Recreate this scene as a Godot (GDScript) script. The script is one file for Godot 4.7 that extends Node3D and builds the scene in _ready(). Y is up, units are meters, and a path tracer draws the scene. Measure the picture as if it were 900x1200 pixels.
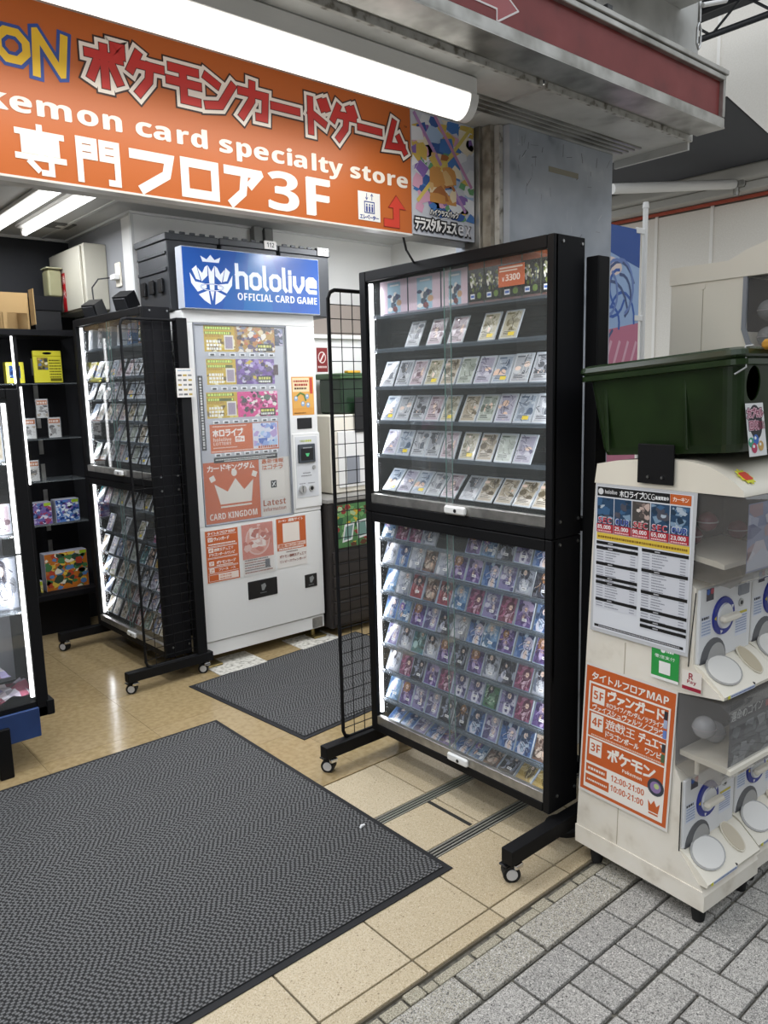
extends Node3D

# ---------------------------------------------------------------- mesh builder
class MB:
	var v := PackedVector3Array()
	var n := PackedVector3Array()
	var c := PackedColorArray()
	var uv := PackedVector2Array()
	var t := Transform3D()
	var col := Color.WHITE
	func tri(a: Vector3, b: Vector3, d: Vector3, na: Vector3, nb: Vector3, nd: Vector3, ua := Vector2.ZERO, ub := Vector2.ZERO, ud := Vector2.ZERO) -> void:
		var g := (b - a).cross(d - a)
		var flip := g.dot(na + nb + nd) > 0.0
		v.append(t * a); n.append((t.basis * na).normalized()); uv.append(ua); c.append(col)
		if flip:
			v.append(t * d); n.append((t.basis * nd).normalized()); uv.append(ud); c.append(col)
			v.append(t * b); n.append((t.basis * nb).normalized()); uv.append(ub); c.append(col)
		else:
			v.append(t * b); n.append((t.basis * nb).normalized()); uv.append(ub); c.append(col)
			v.append(t * d); n.append((t.basis * nd).normalized()); uv.append(ud); c.append(col)
	func quad(a: Vector3, b: Vector3, d: Vector3, e: Vector3, nn: Vector3, u0 := Rect2(0, 0, 1, 1)) -> void:
		# a b d e go round; uv: a top-left, b top-right, d bottom-right, e bottom-left
		var p := u0.position
		var q := u0.end
		tri(a, b, d, nn, nn, nn, p, Vector2(q.x, p.y), q)
		tri(a, d, e, nn, nn, nn, p, q, Vector2(p.x, q.y))
	func box(ce: Vector3, s: Vector3, r := 0.0) -> MB:
		var h := s / 2.0
		r = minf(r, minf(h.x, minf(h.y, h.z)) * 0.9)
		for ax in 3:
			var bx := (ax + 1) % 3
			var cx := (ax + 2) % 3
			for sg in [-1.0, 1.0]:
				var nn := Vector3.ZERO
				nn[ax] = sg
				var p := []
				for k in [[-1, -1], [1, -1], [1, 1], [-1, 1]]:
					var q := Vector3.ZERO
					q[ax] = sg * h[ax]
					q[bx] = k[0] * (h[bx] - r)
					q[cx] = k[1] * (h[cx] - r)
					p.append(ce + q)
				quad(p[0], p[1], p[2], p[3], nn)
		if r > 0.0:
			for ax in 3:
				var bx := (ax + 1) % 3
				var cx := (ax + 2) % 3
				for sb in [-1.0, 1.0]:
					for sc in [-1.0, 1.0]:
						var p := []
						for k in [[-1, 0], [1, 0], [1, 1], [-1, 1]]:
							var q := Vector3.ZERO
							q[ax] = k[0] * (h[ax] - r)
							q[bx] = sb * (h[bx] - (r if k[1] else 0.0))
							q[cx] = sc * (h[cx] - (0.0 if k[1] else r))
							p.append(ce + q)
						var n1 := Vector3.ZERO
						n1[bx] = sb
						var n2 := Vector3.ZERO
						n2[cx] = sc
						tri(p[0], p[1], p[2], n1, n1, n2)
						tri(p[0], p[2], p[3], n1, n2, n2)
			for sx in [-1.0, 1.0]:
				for sy in [-1.0, 1.0]:
					for sz in [-1.0, 1.0]:
						var a := ce + Vector3(sx * h.x, sy * (h.y - r), sz * (h.z - r))
						var b := ce + Vector3(sx * (h.x - r), sy * h.y, sz * (h.z - r))
						var d := ce + Vector3(sx * (h.x - r), sy * (h.y - r), sz * h.z)
						tri(a, b, d, Vector3(sx, 0, 0), Vector3(0, sy, 0), Vector3(0, 0, sz))
		return self
	func bx2(a: Vector3, b: Vector3, r := 0.0) -> MB:
		return box((a + b) / 2.0, (b - a).abs(), r)
	func cyl(p0: Vector3, p1: Vector3, r0: float, r1: float, seg := 16, caps := true) -> MB:
		var ax := (p1 - p0).normalized()
		var s := ax.cross(Vector3.UP if absf(ax.y) < 0.9 else Vector3.RIGHT).normalized()
		var w := ax.cross(s)
		for k in seg:
			var a0 := TAU * k / seg
			var a1 := TAU * (k + 1) / seg
			var d0 := s * cos(a0) + w * sin(a0)
			var d1 := s * cos(a1) + w * sin(a1)
			tri(p0 + d0 * r0, p0 + d1 * r0, p1 + d1 * r1, d0, d1, d1)
			tri(p0 + d0 * r0, p1 + d1 * r1, p1 + d0 * r1, d0, d1, d0)
			if caps:
				tri(p0, p0 + d0 * r0, p0 + d1 * r0, -ax, -ax, -ax)
				tri(p1, p1 + d0 * r1, p1 + d1 * r1, ax, ax, ax)
		return self
	func tube(pts: Array, r: float, seg := 8) -> MB:
		for i in pts.size() - 1:
			cyl(pts[i], pts[i + 1], r, r, seg, i == 0 or i == pts.size() - 2)
			if i > 0:
				ball(pts[i], Vector3(r, r, r), seg, 4)
		return self
	func ball(ce: Vector3, r: Vector3, seg := 16, rings := 10) -> MB:
		for j in rings:
			for k in seg:
				var q := []
				for e in [[j, k], [j, k + 1], [j + 1, k + 1], [j + 1, k]]:
					var th: float = PI * e[0] / rings
					var ph: float = TAU * e[1] / seg
					q.append(Vector3(sin(th) * cos(ph), cos(th), sin(th) * sin(ph)))
				if j > 0:
					tri(ce + q[0] * r, ce + q[1] * r, ce + q[2] * r, q[0], q[1], q[2])
				if j < rings - 1:
					tri(ce + q[0] * r, ce + q[2] * r, ce + q[3] * r, q[0], q[2], q[3])
		return self
	# polygon in the x/y plane pushed out from z0 to z1; smooth rounds the side normals
	func prism(poly: PackedVector2Array, z0: float, z1: float, smooth := false) -> MB:
		var idx := Geometry2D.triangulate_polygon(poly)
		for i in range(0, idx.size(), 3):
			var a := poly[idx[i]]
			var b := poly[idx[i + 1]]
			var d := poly[idx[i + 2]]
			for z in [[z0, -1.0], [z1, 1.0]]:
				if z0 == z1 and z[1] < 0:
					continue
				var nn := Vector3(0, 0, z[1])
				tri(Vector3(a.x, a.y, z[0]), Vector3(b.x, b.y, z[0]), Vector3(d.x, d.y, z[0]), nn, nn, nn)
		if z0 == z1:
			return self
		var sg := -1.0 if Geometry2D.is_polygon_clockwise(poly) else 1.0
		var m := poly.size()
		var en := []
		for i in m:
			var e := poly[(i + 1) % m] - poly[i]
			en.append(Vector3(e.y * sg, -e.x * sg, 0).normalized())
		for i in m:
			var a := poly[i]
			var b := poly[(i + 1) % m]
			var na: Vector3 = en[i]
			var nb: Vector3 = en[i]
			if smooth:
				if en[i].dot(en[(i + m - 1) % m]) > 0.7:
					na = (en[i] + en[(i + m - 1) % m]).normalized()
				if en[i].dot(en[(i + 1) % m]) > 0.7:
					nb = (en[i] + en[(i + 1) % m]).normalized()
			tri(Vector3(a.x, a.y, z0), Vector3(b.x, b.y, z0), Vector3(b.x, b.y, z1), na, nb, nb)
			tri(Vector3(a.x, a.y, z0), Vector3(b.x, b.y, z1), Vector3(a.x, a.y, z1), na, nb, na)
		return self
	func mesh() -> ArrayMesh:
		var arr := []
		arr.resize(Mesh.ARRAY_MAX)
		arr[Mesh.ARRAY_VERTEX] = v
		arr[Mesh.ARRAY_NORMAL] = n
		arr[Mesh.ARRAY_COLOR] = c
		arr[Mesh.ARRAY_TEX_UV] = uv
		var m := ArrayMesh.new()
		m.add_surface_from_arrays(Mesh.PRIMITIVE_TRIANGLES, arr)
		return m
	# ------------------------------------------------ flat print, x right, y up, facing +z, layer steps of 0.3 mm
	var step := 0
	func lay(l: float) -> float:
		step = (step + 1) % 24
		return l * 0.0003 + step * 0.000012
	func ink(k) -> void:
		var q: Color = Color(k) if k is String else k
		col = q.srgb_to_linear()
	func rect(x: float, y: float, w: float, h: float, k, l := 1.0) -> MB:
		ink(k)
		var z := lay(l)
		quad(Vector3(x, y + h, z), Vector3(x + w, y + h, z), Vector3(x + w, y, z), Vector3(x, y, z), Vector3(0, 0, 1))
		return self
	func poly(pts: Array, k, l := 1.0) -> MB:
		ink(k)
		var z := lay(l)
		prism(PackedVector2Array(pts), z, z)
		return self
	func ell(x: float, y: float, rx: float, ry: float, k, l := 1.0, seg := 20) -> MB:
		ink(k)
		var z := lay(l)
		var zz := Vector3(0, 0, 1)
		for i in seg:
			var a := TAU * i / seg
			var b := TAU * (i + 1) / seg
			tri(Vector3(x, y, z), Vector3(x + cos(a) * rx, y + sin(a) * ry, z), Vector3(x + cos(b) * rx, y + sin(b) * ry, z), zz, zz, zz)
		return self
	func line(pts: Array, w: float, k, l := 1.0, ext := 0.5) -> MB:
		ink(k)
		if pts.size() > 2 and pts[0] != pts[-1]:
			var big := PackedVector2Array()
			for p in pts:
				big.append(p * 1000.0)
			for g in Geometry2D.offset_polyline(big, w * 500.0, Geometry2D.JOIN_MITER, Geometry2D.END_SQUARE):
				if not Geometry2D.is_polygon_clockwise(g):
					var out := PackedVector2Array()
					for p in g:
						out.append(p / 1000.0)
					var zz := lay(l)
					prism(out, zz, zz)
			return self
		if pts.size() > 3 and pts[0] == pts[-1]:
			var m := pts.size() - 1
			var off := []
			for i in m:
				var d0: Vector2 = (pts[i] - pts[(i + m - 1) % m]).normalized()
				var d1: Vector2 = (pts[i + 1] - pts[i]).normalized()
				var n0 := Vector2(-d0.y, d0.x)
				var n1 := Vector2(-d1.y, d1.x)
				off.append((n0 + n1) / maxf(1.0 + n0.dot(n1), 0.3) * w / 2.0)
			var zc := lay(l)
			for i in m:
				var j := (i + 1) % m
				var q := [pts[i] + off[i], pts[j] + off[j], pts[j] - off[j], pts[i] - off[i]]
				quad(Vector3(q[0].x, q[0].y, zc), Vector3(q[1].x, q[1].y, zc), Vector3(q[2].x, q[2].y, zc), Vector3(q[3].x, q[3].y, zc), Vector3(0, 0, 1))
			return self
		for i in pts.size() - 1:
			var z := lay(l)
			var a: Vector2 = pts[i]
			var b: Vector2 = pts[i + 1]
			var d := (b - a).normalized()
			var s := Vector2(-d.y, d.x) * w / 2.0
			a -= d * w * ext
			b += d * w * ext
			quad(Vector3(a.x + s.x, a.y + s.y, z), Vector3(b.x + s.x, b.y + s.y, z), Vector3(b.x - s.x, b.y - s.y, z), Vector3(a.x - s.x, a.y - s.y, z), Vector3(0, 0, 1))
		return self
	# rows of dashes: print too fine to read in the photograph
	func dashes(x: float, y: float, w: float, h: float, k, rng: RandomNumberGenerator, l := 2.0) -> MB:
		var at := x
		while at < x + w - h * 0.4:
			var q := minf(rng.randf_range(0.5, 1.3) * h, x + w - at)
			rect(at, y, q, h, k, l)
			at += q + h * 0.3
		return self

# ---------------------------------------------------------------- helpers
var numbers := {}
var mats := {}
var fonts := {}
var print_mat: StandardMaterial3D
var gloss_mat: StandardMaterial3D
var R := RandomNumberGenerator.new()

func numbered(called: String) -> String:
	if not numbers.has(called):
		numbers[called] = 0
		return called
	numbers[called] += 1
	return "%s_%03d" % [called, numbers[called]]

func tag(o: Node, label: String, category: String, group := "") -> void:
	o.set_meta("label", label)
	o.set_meta("category", category)
	if group:
		o.set_meta("group", group)

func thing(called: String, label: String, category: String, at := Vector3.ZERO, turn := 0.0, group := "") -> Node3D:
	var o := Node3D.new()
	o.name = numbered(called)
	add_child(o)
	o.position = at
	o.rotation.y = turn
	tag(o, label, category, group)
	return o

func put(called: String, m: Mesh, mt: Material, parent: Node = null) -> MeshInstance3D:
	var o := MeshInstance3D.new()
	o.mesh = m
	o.material_override = mt
	if parent == null:
		o.name = numbered(called)
		add_child(o)
	else:
		o.name = called
		parent.add_child(o, true)
	return o

func part(called: String, b: MB, mt: Material, parent: Node = null) -> MeshInstance3D:
	return put(called, b.mesh(), mt, parent)

func struct(called: String, b: MB, mt: Material) -> MeshInstance3D:
	var o := part(called, b, mt)
	o.set_meta("kind", "structure")
	return o

func mat(key: String, k = null, rough := 0.6, metal := 0.0) -> StandardMaterial3D:
	if mats.has(key):
		return mats[key]
	var m := StandardMaterial3D.new()
	m.resource_name = key
	m.albedo_color = Color(k) if k is String else k
	m.roughness = rough
	m.metallic = metal
	mats[key] = m
	return m

func glow(key: String, k: String, energy: float) -> StandardMaterial3D:
	var m := mat(key, k, 0.5)
	m.emission_enabled = true
	m.emission = Color(k)
	m.emission_energy_multiplier = energy
	return m

func glass(key: String, k: String, alpha: float) -> StandardMaterial3D:
	var m := mat(key, k, 0.02)
	m.transparency = BaseMaterial3D.TRANSPARENCY_ALPHA
	m.albedo_color.a = alpha
	return m

func noise_tex(sd: int, freq: float, stops: Array, size := 256, normal := false, octaves := 4) -> NoiseTexture2D:
	var f := FastNoiseLite.new()
	f.seed = sd
	f.frequency = freq
	f.fractal_octaves = octaves
	var t := NoiseTexture2D.new()
	t.width = size
	t.height = size
	t.seamless = true
	t.noise = f
	t.as_normal_map = normal
	if stops and not normal:
		var g := Gradient.new()
		var offs := PackedFloat32Array()
		var cols := PackedColorArray()
		for s in stops:
			offs.append(s[0])
			cols.append(Color(s[1]))
		g.offsets = offs
		g.colors = cols
		t.color_ramp = g
	return t

# a worn or speckled surface: world-space triplanar noise
func grains(key: String, tones: Array, rough: float, metres: float, sd: int, size := 256) -> StandardMaterial3D:
	# stone grain: every pixel one of a few mineral tones, with a few larger grains
	var rg := RandomNumberGenerator.new()
	rg.seed = sd
	var cols := []
	for t in tones:
		for k in t[1]:
			cols.append(Color(t[0]))
	var im := Image.create(size, size, false, Image.FORMAT_RGB8)
	for j in size:
		for i in size:
			im.set_pixel(i, j, cols[rg.randi() % cols.size()])
	for k in size * size / 26:
		var w := rg.randi_range(1, 3)
		im.fill_rect(Rect2i(rg.randi() % (size - 3), rg.randi() % (size - 3), w, rg.randi_range(1, 3)), cols[rg.randi() % cols.size()])
	var m := mat(key, "#ffffff", rough)
	m.albedo_texture = ImageTexture.create_from_image(im)
	m.uv1_triplanar = true
	m.uv1_world_triplanar = true
	m.uv1_scale = Vector3.ONE / metres
	return m

func worn(key: String, stops: Array, rough: float, metal: float, scale: float, freq := 0.02, sd := 1, bump := 0.0) -> StandardMaterial3D:
	var m := mat(key, "#ffffff", rough, metal)
	m.albedo_texture = noise_tex(sd, freq, stops)
	m.uv1_triplanar = true
	m.uv1_world_triplanar = true
	m.uv1_scale = Vector3.ONE * scale
	if bump > 0.0:
		m.heightmap_enabled = true
		m.heightmap_texture = noise_tex(sd + 9, freq, [])
		m.heightmap_scale = bump
	return m

var bolt_m: ArrayMesh
func bolt(at: Vector3, dir: Vector3, r: float, parent: Node) -> void:
	part("bolt", MB.new().cyl(at, at + dir * 0.003, r, r * 0.7, 10), mat("steel"), parent)

func roundrect(x0: float, y0: float, x1: float, y1: float, r: float, seg := 4) -> PackedVector2Array:
	var p := PackedVector2Array()
	for k in [[x1 - r, y1 - r, 0.0], [x0 + r, y1 - r, PI / 2], [x0 + r, y0 + r, PI], [x1 - r, y0 + r, PI * 1.5]]:
		for i in seg + 1:
			var a: float = k[2] + PI / 2 * i / seg
			p.append(Vector2(k[0] + cos(a) * r, k[1] + sin(a) * r))
	return p

# ---------------------------------------------------------------- lettering
# strokes on a 10 x 10 grid, y down
const DK := ";7.2,0.4 7.9,2;8.9,0 9.6,1.6"
const HK := ";7.8,0 9.6,0 9.6,1.8 7.8,1.8 7.8,0"
const WALK := "1,1 2,2;0.5,4 2,4 2,8 0.6,9.6;2,8 3.4,9.6 9.6,9.6;"
const MAN := "3,0.4 0.8,5;2.2,3 2.2,9.8;"
var G := {
	"ホ": "1,3 9,3;5,1 5,10;3,5 1.5,8.5;7,5 8.5,8.5", "ケ": "3,0.5 1,4.5;2.3,2.8 9.3,2.8;6.3,2.8 5.8,6.5 3,10", "モ": "1.5,1.3 8.5,1.3;0.8,4.8 9.2,4.8;4.8,1.3 4.8,9.2 8.8,9.2",
	"ン": "1,1.5 4,3;1,9.2 5,8.5 9,2.5", "カ": "0.8,3 9,3 8.5,9.3 6.5,9.3;4.6,0.5 4.3,5 1,9.8", "ー": "0.8,5 9.2,5", "ト": "3.2,0.5 3.2,9.8;3.2,4.2 8.2,6.6",
	"ム": "4.5,0.8 1.8,8.8 8.6,8.3;6.6,5.5 9.2,9.6", "エ": "1.5,1.5 8.5,1.5;5,1.5 5,8.8;0.8,8.8 9.2,8.8", "レ": "2.5,0.8 2.5,9.2 9,4.5", "ヘ": "0.6,6.5 3.6,3 9.4,8.6",
	"タ": "4,0.5 1,5;3.2,2.2 8.8,2.2 7.5,6 2.5,9.8;3,4.5 6.8,7", "ハ": "3.5,2 1,9;6.5,2 9.2,9", "イ": "8.8,0.8 1,5.5;5.6,3.2 5.6,9.8", "ク": "4,0.5 1.2,4.6;3.3,2.2 8.8,2.2 7,7 2.6,9.8",
	"ラ": "2,1.2 8,1.2;1.2,4.2 8.8,4.2 7.6,7.5 3.5,9.8", "ス": "1.5,1.5 8.3,1.5 5.5,6 1,9.5;5.5,5.6 9.2,9.4", "ッ": "1.8,4.6 2.6,6.6;4.6,4.2 5.3,6.2;8.6,4.4 7.4,8 4.5,9.8",
	"テ": "2,1.2 8,1.2;0.8,4.3 9.2,4.3;5.2,4.3 4.8,7.5 2.5,9.8", "ル": "3,1.5 3,5.5 1,9.5;5.8,0.8 5.8,9 9.4,5.5", "フ": "1.2,1.8 8.8,1.8 8,5.8 3,9.8", "ェ": "2.2,4.6 8,4.6;5.1,4.6 5.1,9.2;1.6,9.2 8.6,9.2",
	"ロ": "1.5,1.5 8.5,1.5 8.5,9.2 1.5,9.2 1.5,1.5", "チ": "7.8,0.8 2,2.2;0.8,4.8 9.2,4.8;5.2,1.6 5.2,6 2.8,9.8", "ャ": "2,5.8 8.4,5 7.4,7;4,3.8 5.2,9.8", "キ": "1.5,2.8 8.5,2.2;0.8,6 9.2,5.3;4.6,0.4 5.8,9.8",
	"コ": "1.3,1.5 8.7,1.5 8.7,9.3;1,8.7 8.7,8.7", "ァ": "1.8,4.5 8.6,4.5 6.6,6.6;5,5.8 4.6,8 2.6,9.8", "ア": "1,1.5 9,1.5 6.8,4.4;5,3.6 4.6,7 2,9.8", "シ": "2,1 4.4,2.4;1,4 3.4,5.4;1.2,9.2 5,8.4 9,3",
	"ュ": "2.4,4.8 7.4,4.8 7,9.2;1.2,9.2 9,9.2", "ツ": "1,1.8 2.2,4.4;4.4,1.2 5.4,3.8;9,1.5 7.5,6.5 3.5,9.6", "ウ": "5,0.4 5,2.2;1.2,4.8 1.2,2.2 8.8,2.2 8,6.4 3.4,9.8", "マ": "1,1.8 9,1.8 5.4,6.6;3.4,5 6.8,9",
	"ワ": "1.3,5 1.3,1.5 8.8,1.5 7.8,6 3.6,9.8", "ヒ": "2,0.8 2,8.8 8.6,8.8;2,5 7.6,4", "サ": "0.8,3 9.2,3;3,0.6 3,6;7,0.6 7,5.5 4,9.8", "セ": "0.8,4.2 8.8,3 6.6,6;3.4,0.8 3.4,9 8.8,9", "リ": "2.5,1 2.5,6;7.5,1 7.5,6 4.5,9.8",
	"ョ": "2,4.6 8,4.6 8,9.4 2,9.4;2.4,7 8,7", "ナ": "0.8,3.4 9.2,3.4;5,0.6 5,5 2.4,9.8", "／": "8.5,0.8 1.5,9.2",
	"の": "5.2,2 4.6,6 2.6,9 1,6.6 2,3.6 5,2 8,3 9,6 8,8.6 5.8,9.8", "は": "1.8,1 1.4,9.4;3.6,3.2 9,3.2;6.8,1 6.8,8.6 5,9.6 3.8,8.6 5,7.6 7,8 9.2,9.6",
	"専": "1,1.4 9,1.4;5,0 5,6;2,2.7 8,2.7 8,5.3 2,5.3 2,2.7;2,4 8,4;0.8,6.7 9.2,6.7;6.8,5.6 6.8,9.8 5.4,9.8;3,7.8 4.2,9.2", "門": "1.2,0.6 1.2,9.8;1.2,0.6 4.2,0.6 4.2,4.2 1.2,4.2;1.2,2.4 4.2,2.4;8.8,0.6 8.8,9.8 7.4,9.8;8.8,0.6 5.8,0.6 5.8,4.2 8.8,4.2;5.8,2.4 8.8,2.4",
	"遊": WALK + "4.4,0.4 4.4,1.8;3,1.8 6,1.8;4,1.8 3,7.6;4,3.8 5.8,3.8 5.4,7.6;7.4,0.4 6.4,2.4;7,1.8 9.6,1.8;6.6,3.6 9.4,3.6 8,5;8,5 8,8;6.4,6 9.6,6",
	"戯": "2.5,0.3 2.5,2;2.5,1 4.8,1;0.6,2.2 5,2.2;0.6,2.2 0.5,7;1.6,3.6 4.6,3.6;3,3 3,5 4.8,5;1.4,6 2,8;4,6 3.6,8;0.8,8.6 5,8.6;5.4,3.6 9.6,3;6.8,0.4 7.4,6 9.6,9.6;9,4.6 6,9.6;8.6,0.8 9.4,2", "王": "1.2,1.2 8.8,1.2;1.6,5 8.4,5;0.8,9 9.2,9;5,1.2 5,9",
	"高": "5,0 5,1.4;0.8,1.4 9.2,1.4;3,2.6 7,2.6 7,4.2 3,4.2 3,2.6;1.2,9.8 1.2,5.4 8.8,5.4 8.8,9.8 7.6,9.8;3.4,6.8 6.6,6.8 6.6,8.6 3.4,8.6 3.4,6.8", "価": MAN + "3.6,1.2 9.6,1.2;4,3.6 9.4,3.6 9.4,9.2 4,9.2 4,3.6;5.6,1.2 5.6,9.2;7.6,1.2 7.6,9.2",
	"買": "1.2,0.8 8.8,0.8 8.8,3 1.2,3 1.2,0.8;3.8,0.8 3.8,3;6.2,0.8 6.2,3;2.4,4 7.6,4 7.6,8 2.4,8 2.4,4;2.4,5.3 7.6,5.3;2.4,6.7 7.6,6.7;3.6,8 1.4,9.8;6.4,8 8.6,9.8", "取": "0.6,1 5.4,1;1.6,1 1.6,8;4.4,1 4.4,9.8;1.6,3.4 4.4,3.4;1.6,5.6 4.4,5.6;0.6,8.4 5.2,7.4;5.6,2 9.2,2 8,6 5.6,9.6;6,4 9.6,9.6",
	"中": "1.2,2.4 8.8,2.4 8.8,6.6 1.2,6.6 1.2,2.4;5,0.2 5,9.9", "最": "2.4,0.4 7.6,0.4 7.6,3.4 2.4,3.4 2.4,0.4;2.4,1.9 7.6,1.9;0.6,4.6 9.4,4.6;1.8,4.6 1.8,9;4.4,4.6 4.4,9.8;1.8,6.2 4.4,6.2;1.8,7.6 4.4,7.6;0.6,9 5,8.6;5.4,6 9,6 7.8,8.2 5.4,9.8;5.8,6.6 9.6,9.8",
	"新": "2.8,0.2 2.8,1.4;0.6,1.4 5.2,1.4;1.6,2 2,3.6;4.2,2 3.8,3.6;0.6,4 5.2,4;0.8,5.8 5,5.8;2.8,4 2.8,9.8;2.6,6 0.8,8.6;3,6 4.8,8;9,0.6 6.2,1.6 6.2,6 5.4,9.6;6.2,4 9.6,4;8.2,4 8.2,9.8", "情": "2,0.2 2,9.8;0.6,2.4 0.8,4.6;3.2,2 3.4,3.6;4.4,1.2 9.4,1.2;6.9,0.2 6.9,4;4.8,2.6 9,2.6;4,4.1 9.8,4.1;5,9.8 5,5.2 8.8,5.2 8.8,9.6 7.8,9.6;5,6.6 8.8,6.6;5,8 8.8,8",
	"報": "0.8,1.4 4.8,1.4;2.8,0.2 2.8,3;0.4,3 5.2,3;1.6,3.6 2.2,5;4,3.6 3.4,5;0.6,5.4 5,5.4;0.6,7.2 5,7.2;2.8,5.4 2.8,9.8;5.8,9.8 5.8,0.8 9.2,0.8 9.2,3.2 7.4,3.2;6,4.6 9,4.6 7.8,7.4 6,9.6;6.4,5.6 9.6,9.6",
	"支": "0.8,2.6 9.2,2.6;5,0.2 5,4.6;1.6,4.8 8,4.8 6,7.6 1,9.8;2.8,5 5.6,8 9.4,9.8", "付": MAN + "3.8,3 9.6,3;7.8,0.6 7.8,9.6 6.4,9.6;4.6,4.8 5.6,6.6", "信": MAN + "6.4,0.2 6.4,1.4;3.8,1.8 9.6,1.8;4.6,3.4 8.8,3.4;4.6,5 8.8,5;4.6,6.8 8.8,6.8 8.8,9.6 4.6,9.6 4.6,6.8",
	"微": "2.4,0.4 0.6,3;2.6,2.8 0.6,5.6;1.8,4.4 1.8,9.8;3.6,1 3.6,3 6,3 6,1;4.8,0.2 4.8,3;3.4,4.4 6.2,4.4;4,5.6 4,9.6;4,5.6 5.6,5.6 5.6,9 6.4,9;7.6,0.4 6.6,4;7.2,2.4 9.6,2.4 6.4,9.8;7.4,4 9.6,9.8",
	"運": WALK + "3.6,2.2 3.6,0.8 9.4,0.8 9.4,2.2;4.2,3 8.8,3 8.8,6.2 4.2,6.2 4.2,3;4.2,4.6 8.8,4.6;6.5,1.8 6.5,8.4;3.6,7.3 9.6,7.3", "命": "5,0.2 0.6,4;5,0.2 9.4,4;3,3.4 7,3.4;1.2,5 4.4,5 4.4,8.4 1.2,8.4 1.2,5;5.8,9.8 5.8,5 9,5 9,8.4 7.6,8.4",
	"消": "1,1 2,2;0.6,3.6 1.6,4.6;2.2,5.8 0.8,9.6;6.4,0.2 6.4,3.4;4,1 4.8,3;9,1 8.2,3;4,9.8 4,3.6 9,3.6 9,9.6 7.8,9.6;4,5.6 9,5.6;4,7.4 9,7.4", "火": "5,0.4 5,4 1,9.8;5,4 9.2,9.8;1.6,2.8 2.6,5.2;8.4,2.6 7,5",
	"回": "1,1 9,1 9,9.4 1,9.4 1,1;3.4,3.4 6.6,3.4 6.6,6.8 3.4,6.8 3.4,3.4", "収": "1.4,1.2 1.4,7.4 0.6,7.8;3.8,0.4 3.8,9.8;1.4,7.4 3.8,6.4;5,1.6 9.2,1.6 8,6 5,9.6;5.6,3.4 9.6,9.6",
	"通": WALK + "4,0.8 9,0.8 7,2.4;4.2,8.2 4.2,2.8 9.2,2.8 9.2,8.2;4.2,4.4 9.2,4.4;4.2,6 9.2,6;6.7,2.8 6.7,8.2", "販": "1,0.8 4.2,0.8 4.2,7 1,7 1,0.8;1,2.8 4.2,2.8;1,4.8 4.2,4.8;1.8,7 0.6,9.4;3.4,7 4.6,9.4;5.4,1.2 9.6,1.2;5.8,1.2 5.8,6 4.8,9.6;5.8,4 9,4 8,7 5.4,9.8;6.2,5 9.6,9.8",
}
const SPLIT := {"ポ": "ホ+", "ピ": "ヒ+", "パ": "ハ+", "プ": "フ+", "ド": "ト*", "ゲ": "ケ*", "ベ": "ヘ*", "ブ": "フ*", "ガ": "カ*", "グ": "ク*", "ダ": "タ*", "ヴ": "ウ*", "デ": "テ*", "ゴ": "コ*", "ボ": "ホ*", "バ": "ハ*", "ビ": "ヒ*"}

func strokes(ch: String) -> Array:
	var s: String
	if SPLIT.has(ch):
		s = G[SPLIT[ch][0]] + (HK if SPLIT[ch][1] == "+" else DK)
	else:
		s = G.get(ch, "")
	var out := []
	for p in s.split(";", false):
		var pts := []
		for q in p.split(" ", false):
			var xy := q.split(",")
			pts.append(Vector2(float(xy[0]), float(xy[1])))
		out.append(pts)
	return out

# text from the stroke table: x, y is the lower left corner, h the height, pitch the step to the next character
func jp(b: MB, text: String, x: float, y: float, h: float, pitch: float, k, wt := 0.16, l := 2.0) -> void:
	for i in text.length():
		for pts in strokes(text[i]):
			var q := []
			for p in pts:
				q.append(Vector2(x + i * pitch + p.x / 10.0 * pitch * 0.94, y + (10.0 - p.y) / 10.0 * h))
			b.line(q, h * wt, k, l)

# latin text fitted into a width and a cap height
func latin(b: MB, text: String, x: float, y: float, w: float, h: float, k, l := 2.0, bold := true) -> void:
	var key := "b" if bold else "r"
	if not fonts.has(key):
		var f := SystemFont.new()
		f.font_names = PackedStringArray(["Droid Sans"])
		f.font_weight = 700 if bold else 400
		fonts[key] = f
	var tm := TextMesh.new()
	tm.font = fonts[key]
	tm.text = text
	tm.font_size = 32
	tm.pixel_size = 0.01
	tm.depth = 0.0
	tm.curve_step = 2.0
	var arr := tm.get_mesh_arrays()
	var vs: PackedVector3Array = arr[Mesh.ARRAY_VERTEX]
	var ix: PackedInt32Array = arr[Mesh.ARRAY_INDEX] if arr[Mesh.ARRAY_INDEX] != null else PackedInt32Array(range(vs.size()))
	if vs.is_empty():
		return
	var lo := vs[0]
	var hi := vs[0]
	for p in vs:
		lo = lo.min(p)
		hi = hi.max(p)
	var s := Vector3(w / (hi.x - lo.x), h / (hi.y - lo.y), 0)
	b.ink(k)
	var z := b.lay(l)
	var zz := Vector3(0, 0, 1)
	for i in range(0, ix.size() - 2, 3):
		var q := []
		for j in 3:
			var p := (vs[ix[i + j]] - lo) * s
			q.append(Vector3(x + p.x, y + p.y, z))
		b.tri(q[0], q[1], q[2], zz, zz, zz)

func raw_strokes(b: MB, rows: String, x: float, y: float, sx: float, sy: float, w: float, k, l := 2.0) -> void:
	for p in rows.split(";", false):
		var pts := []
		for q in p.split(" ", false):
			var xy := q.split(",")
			pts.append(Vector2(x + float(xy[0]) * sx, y + (10.0 - float(xy[1])) * sy))
		b.line(pts, w, k, l)

const ORD := ["first", "second", "third", "fourth", "fifth", "sixth", "seventh", "eighth", "ninth", "tenth", "eleventh", "twelfth"]

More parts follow.
